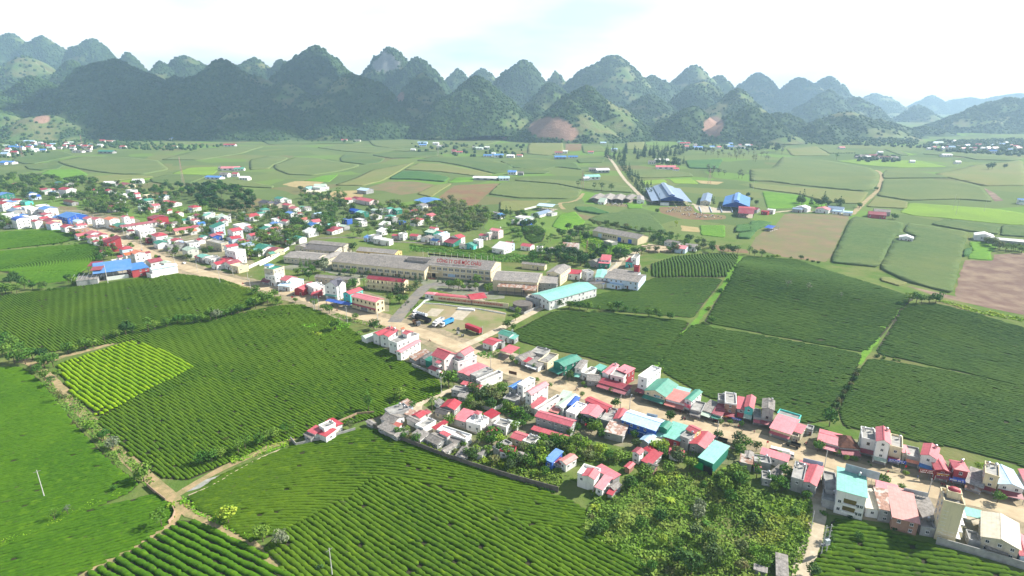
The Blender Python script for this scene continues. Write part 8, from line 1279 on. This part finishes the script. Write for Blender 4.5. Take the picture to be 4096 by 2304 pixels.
# cattle in the paddock
def cow_data(pm):
    V, F = [], []; ring = [(-.95,.95,.20,.26),(-.8,1.0,.32,.38),(-.3,.96,.36,.42),(.25,.98,.36,.42),(.65,1.05,.30,.36),(.9,1.15,.18,.24),(1.12,1.25,.14,.17),(1.3,1.2,.12,.13),(1.52,1.08,.07,.08)]; n = 8
    for x, z, ry, rz in ring:
        for i in range(n): a = 6.2832 * i / n; V.append((x, ry * math.cos(a), z + rz * math.sin(a)))
    for k in range(len(ring) - 1):
        for i in range(n): F.append((k * n + i, k * n + (i + 1) % n, (k + 1) * n + (i + 1) % n, (k + 1) * n + i))
    F += [tuple(range(n))[::-1], tuple(range((len(ring) - 1) * n, len(ring) * n))]
    for x, b in ((-.7,.12),(.55,0.0)):
        for s in (-1,1): tube_vf(V, F, (x, s * .2,.8),(x - b, s * .2,.38),.11,.06,6); tube_vf(V, F, (x - b, s * .2,.4),(x - b * .4, s * .2,0),.06,.055,6)
    tube_vf(V, F, (-.97,0,1.05),(-1.1,0,.5),.03,.02,5)
    for s in (-1,1): tube_vf(V, F, (1.22, s * .1,1.3),(1.2, s * .26,1.3),.04,.02,5)
    return data_of(V, F, [pm], smooth=True)
def cow_mat():
    m, t, b = newmat('cow_hide'); v = N(t, 'ShaderNodeTexCoord').outputs['Object']; oi = N(t, 'ShaderNodeObjectInfo'); va = N(t, 'ShaderNodeVectorMath', operation='ADD'); lk(t, v, va.inputs[0]); cx = N(t, 'ShaderNodeCombineXYZ'); lk(t, math_node(t, 'MULTIPLY', oi.outputs['Random'],50), cx.inputs[0]); lk(t, cx.outputs[0], va.inputs[1])
    lk(t, ramp(t, noise(t, va.outputs[0],1.1,1,.4), [(.49,(.015,.014,.014)),(.51,(.7,.69,.66))]), b.inputs['Base Color']); b.inputs['Roughness'].default_value = .8; return m
CW = cow_data(cow_mat())
for (poly, n, lab) in (([(1520,425),(1790,410),(1810,465),(1560,470)],44,'black and white cow in the upper half of the paddock'),([(1700,485),(1850,480),(2090,510),(2070,528),(1850,522),(1700,500)],44,'black and white cow at the lower feed line of the paddock'),([(990,378),(1190,392),(1185,415),(1000,402)],30,'black and white cow in the pen before the grey barns')):
    W_ = pts('D4', poly); A = np.array(W_); k = 0
    while k < n:
        x, y = rng.uniform(A[:, 0].min(), A[:, 0].max()), rng.uniform(A[:, 1].min(), A[:, 1].max())
        if not inside(np.array([x]), np.array([y]), W_)[0]: continue
        o = bpy.data.objects.new('cow', CW); link(o); o.location = (x, y, zf(x, y) + .08); o.rotation_euler = (0,0, rng.uniform(0,6.28)); tag(o, lab, 'cow', lab.replace('cow', 'cows')); k += 1
for i in range(4): wall_line('D4', [(1865 + i * 98,418),(1885 + i * 98,470)],1.4,.5, wall_mat('lb'),('leftmost', 'second', 'third', 'rightmost')[i] + ' pale blue divider of the concrete silage pits', 'divider')
tag(drape('concrete_pad', pts('D4', [(1800,380),(1860,410),(2170,440),(2180,470),(1880,470),(1830,430)]), M_slab, 6,.1), kind='structure'); tag(drape('gravel_plot', pts('D1', [(1050,945),(1150,905),(1290,862),(1310,880),(1200,930),(1060,970)]), surf('gravel', (.36,.36,.34),(.26,.26,.25),.5,.95, c3=(.12,.16,.05), s3=.3),4,.09), kind='structure')
for i, (c, L) in enumerate((('C5', [(-40,520),(280,470),(560,330),(700,340),(900,460),(1300,420),(1500,560),(1900,480),(2230,420),(2300,900),(2150,960),(1600,980),(1200,940),(950,900),(600,850),(180,690)]),('C6', [(100,250),(700,420),(1500,700),(2576,960),(2576,1330),(1800,1300),(1250,1180),(900,1150),(400,1050),(0,600)]),('C7', [(550,700),(1350,950),(2350,1130),(2250,1300),(1900,1180),(1300,1060),(700,960)]),('C6', [(-100,200),(700,360),(1150,480),(1900,640),(2576,800),(2576,560),(1900,400),(1300,300),(700,150),(0,0)]),('C7', [(600,420),(1500,660),(2300,860),(2400,700),(2000,520),(1000,300)]),('C8', [(250,250),(1100,480),(2350,850),(2400,560),(1200,260),(300,60)]),('C8', [(350,640),(600,480),(1500,760),(2400,1000),(2380,1350),(1700,1150),(1000,950),(350,850)]),('C4', [(250,350),(700,240),(1300,460),(2050,770),(1500,900),(1050,680),(500,430)]),('C3', [(-100,560),(560,560),(1000,620),(1400,740),(1400,880),(700,760),(0,640)]),('E2', [(0,850),(300,780),(1200,780),(2300,1000),(2576,1250),(2576,1449),(1800,1449),(900,1120)]),('E1', [(200,700),(900,560),(1900,700),(2576,820),(2576,1000),(1700,1020),(900,950),(300,960)]),('E3', [(100,950),(600,900),(1000,1050),(900,1250),(1100,1400),(500,1449),(0,1300)]),('E7', [(560,420),(800,260),(960,180),(1150,180),(1180,270),(800,400),(660,470)]))):
    tag(drape('village_ground', smooth_poly(pts(c, L),2), surf('yard_dirt', (.30,.25,.17),(.20,.19,.12),.22,.95, c3=(.085,.12,.035), c3amt=.62, s3=.09, bump=.06),7,.02 + .004 * i), kind='structure')
# timber stacks, round tank, concrete drain pipes, odds and ends
for i, (x, y) in enumerate(((1385,800),(1440,790),(1490,800),(1400,820),(1460,812),(1520,815),(1560,818),(1430,838),(1490,835),(1545,832))):
    p = P('D4', x, y); r = empty('timber_stack', (*p, zf(*p)),-.5); tag(r, f"{'first second third fourth fifth sixth seventh eighth ninth tenth'.split()[i]} stack of sawn timber on the drying yard", 'timber', 'timber stacks'); boxes('boards', [(-6,6,-2.2,2.2,.2 + k * .42,.5 + k * .42) for k in range(4)], surf('sawn_timber', (.45,.36,.24),(.36,.28,.18),.5,.9), r)
t = mesh_obj('round_tank', *(lambda V, F: (tube_vf(V, F, (0,0,-.2),(0,0,4),6.5,6.5,28),(V, F))[1])([], []), M_oldwall); t.location = (*P('E7', 188,590),0); tag(t, 'round dark concrete water tank beside the lane', 'tank')
for i, (x, y) in enumerate(((2095,1060),(2093,1098),(2140,1125))):
    t = mesh_obj('cable_drum', *(lambda V, F: (tube_vf(V, F, (0,-.6,.9),(0,-.5,.9),.9,.9,14), tube_vf(V, F, (0,-.5,.9),(0,.5,.9),.5,.5,12), tube_vf(V, F, (0,.5,.9),(0,.6,.9),.9,.9,14),(V, F))[-1])([], []), surf('drum_grey', (.3,.3,.29), None, 1,.9)); t.location = (*P('C3', x, y),.1); t.rotation_euler = (0,0, i); tag(t, ('far', 'middle', 'near')[i] + ' cable drum lying in the truck yard', 'drum', 'cable drums')
# billboards and shop signs along the road
def billboard(c, A, B, z0, z1, m, label, txt=None, tm=None, frame=8, rows=0):
    z0, z1 = z0 * HSC.get(c, 1.0), z1 * HSC.get(c, 1.0)
    a, b = np.array(P(c, *A, z=z0)), np.array(P(c, *B, z=z0)); an = math.atan2(*(b - a)[::-1]); L = np.linalg.norm(b - a); mid = (a + b) / 2; r = empty('sign_board', (*mid, 0), an); tag(r, label, 'sign', 'sign boards'); box('board', -L / 2, L / 2,-.08,.08, z0, z1, m, r)
    for i in range(frame): x = -L / 2 + L * (i + .5) / frame; shared('frame_post', ('fp', z1), lambda: dat(lambda V, F: box_vf(-.05,.05,.09,.2,0, z1, V, F), M_iron), r, (x, 0,0))
    if txt: text_obj(txt, (z1 - z0) * .75, tm, r, (0,-.1,(z0 + z1) / 2),(math.pi / 2,0,0), ex=.012, width=L * .84)
    for k in range(rows):                               # lettering too blurred to read: short strokes
        hz = (z1 - z0) / rows; x = -L / 2 + .3; S = []
        while x < L / 2 - .5: w = random.uniform(.12,.3); S.append((x, x + w, -.11,-.085, z1 - hz * (k + .78), z1 - hz * (k + .24))); x += w + (.1 if random.random() < .75 else .35)
        boxes('lettering', S, tm[k] if isinstance(tm, list) else tm, r)
    return r
M_panel = surf('sheet_panel', (.36,.40,.44),(.28,.31,.34),.7,.5, obj=True); M_banr = surf('banner_red', (.62,.015,.03), None, 1,.6); M_yel = surf('sign_yellow', (.8,.6,.05), None, 1,.5); M_pinkb = surf('banner_pink', (.75,.10,.16),(.7,.3,.35),.8,.6); M_mar = surf('sign_maroon', (.25,.02,.02), None, 1,.5); M_pan2 = surf('panel_blue', (.35,.45,.62),(.30,.33,.38),.4,.5)
for c, A, B, z0, z1, m, l in (('C8', (548,440),(874,530),10.6,14.4, M_panel, 'tall grey sheet metal billboard on the sea green roof'),('C8', (1110,640),(1345,692),6.4,8.4, M_panel, 'grey sheet billboard behind the salmon roof'),('C7', (2060,1005),(2292,1058),6,8.2, M_pan2,'blue and grey billboard at the lane corner'),('C7', (252,468),(376,492),7.6,9.2, M_panel, 'grey sheet billboard behind the blue walled hall'),('C7', (1663,882),(1762,905),3.5,5.4, M_mar, 'maroon board beside the white box lorry'),('C4', (1987,706),(2077,726),3.2,5.0, surf('panel_rust', (.12,.06,.04), None, 1,.8),'rusty brown board over the courtyard gate')): billboard(c, A, B, z0, z1, m, l)
billboard('C8', (2068,566),(2252,614),4.5,5.9, M_white, 'white sign over the car repair hall', 'BỆNH VIỆN Ô TÔ', M_red, 2)
for c, A, B, z0, z1, m, l, rows, tm in (('C8', (1258,452),(1402,472),3.6,5.4, M_mar, 'maroon sign of the white and blue shop house', 2, M_white),('C8', (1420,482),(1555,500),3.6,5.2, M_mar, 'maroon sign with yellow lettering on the crimson shop', 3, [M_white, M_yel, M_white]),('C8', (1548,527),(1705,562),3.2,4.4, M_bluep, 'purple blue sign below the red hipped house', 1, M_white),('C8', (966,347),(1136,377),3.8,5.2, M_bluep, 'blue sign on the cream flat roofed shop', 2, M_white),('C8', (415,202),(496,214),3,3.9, M_bluep, 'small blue sign on the pink roofed shop', 2, M_white),('C7', (482,302),(640,334),3.2,4.8, M_banr, 'red banner with yellow and pink lettering on the salmon roofed shop', 2, [M_yel, M_pinkb]),('C7', (678,374),(756,408),2.4,5.4, M_pinkb, 'pink advertising panel on the green gabled shop', 0, M_white),('C7', (355,256),(476,276),4.2,5.4, surf('sign_teal', (.05,.42,.50), None, 1,.5),'teal sign on the green hall', 1, M_white),('C7', (1235,507),(1346,536),3,4, M_bluep, 'blue sign on the crimson awning by the turquoise house', 2, M_white),('C7', (1130,487),(1200,494),3.2,3.9, M_mar, 'maroon sign with yellow lettering on the brown brick house', 1, M_yel),('C3', (1130,800),(1192,808),3.8,4.9, M_pan2,'pale blue sign on the cream shop block', 1, M_white),('E2', (175,772),(276,787),4,6, surf('sign_ochre', (.45,.25,.04), None, 1,.5),'ochre sign on the orange roofed town house', 1, M_red)): billboard(c, A, B, z0, z1, m, l, None, tm, 2, rows)
for i, (c, x, y) in enumerate((('E6', 705,655),('E6', 1215,800),('C3', 427,775),('C8', 540,470),('C8', 1108,480),('C6', 1090,1060),('C7', 1628,870))):
    p = P(c, x, y); r = empty('flag', (*p, .1),.4); tag(r, 'red flag ' + ('at the hedge of the wide tea field', 'right of the path end', 'on the verge before the red kiosk', 'on the grey billboard by the sea green roof', 'before the low grey shop', 'among trees by the row building', 'behind the pink roof near the lorry')[i],'flag', 'red flags'); link(bpy.data.objects.new('flag_pole', SHARED.setdefault('fpole', dat(lambda V, F: tube_vf(V, F, (0,0,0),(0,0,4),.04,.03,6), M_iron))), r); link(bpy.data.objects.new('flag_cloth', SHARED.setdefault('fcloth', data_of([(0,0,3.0),(.5,.12,3.0),(1.0,-.08,2.95),(1.0,-.08,3.75),(.5,.12,3.85),(0,0,3.9)], [(0,1,4,5),(1,2,3,4)], [M_banr]))), r)

finish_people(); finish_text()
# ------------------------------------------------------------------ clouds added out of view above the haze, to darken the mountains
def cloud(cx, cy, cz, rx, ry, rz, label):
    V, F = [], []; n, k = 40,18
    for i in range(k + 1):
        a = math.pi * i / k
        for j in range(n):
            b = 6.2832 * j / n; d = np.array([math.sin(a) * math.cos(b), math.sin(a) * math.sin(b), math.cos(a)]); w = .75 + .55 * float(fbm(d[0] * 2.6 + cx * .01 + 9, d[1] * 2.6 + d[2] * 2.1 + 5,3,4)); V.append((cx + rx * d[0] * w, cy + ry * d[1] * w, cz + rz * d[2] * w * (1 if d[2] > 0 else .4)))
    for i in range(k):
        for j in range(n): F.append((i * n + j, i * n + (j + 1) % n, (i + 1) * n + (j + 1) % n, (i + 1) * n + j))
    tag(mesh_obj('cloud', V, F, surf('cloud_white', (.85,.85,.86), None, .002,1.0, spec=0), smooth=True), label, 'cloud', kind='stuff')
for sx, sy, rx, ry, l in ((-1150,2500,900,380,'unseen cumulus cloud added to shade the left mountains'),(1500,4300,700,400,'unseen cumulus cloud added to shade the far right mountains'),(-2600,4500,600,400,'unseen cumulus cloud added to shade the far left range')):
    q = 1700 / sd.z; cloud(sx + sd.x * q, sy + sd.y * q, 1700, rx, ry, 170, l)
# ------------------------------------------------------------------ haze
def haze_box():
    x0, x1, y0, y1, z0, z1 = -7600,7600,-300,7300,-30,620
    V = [(x, y, z) for z in (z0, z1) for y in (y0, y1) for x in (x0, x1)]
    F = [(0,2,3,1),(4,5,7,6),(0,1,5,4),(2,6,7,3),(0,4,6,2),(1,3,7,5)]
    m = bpy.data.materials.new('haze_air'); m.use_nodes = True; t = m.node_tree; t.nodes.clear()
    pv = N(t, 'ShaderNodeVolumePrincipled'); pv.inputs['Color'].default_value = (0.52,0.74,1.0,1); pv.inputs['Density'].default_value = 0.000115
    pv.inputs['Anisotropy'].default_value = 0.25
    out = N(t, 'ShaderNodeOutputMaterial'); lk(t, pv.outputs[0], out.inputs['Volume'])
    o = mesh_obj('haze', V, F, m); tag(o, kind='stuff')
haze_box()
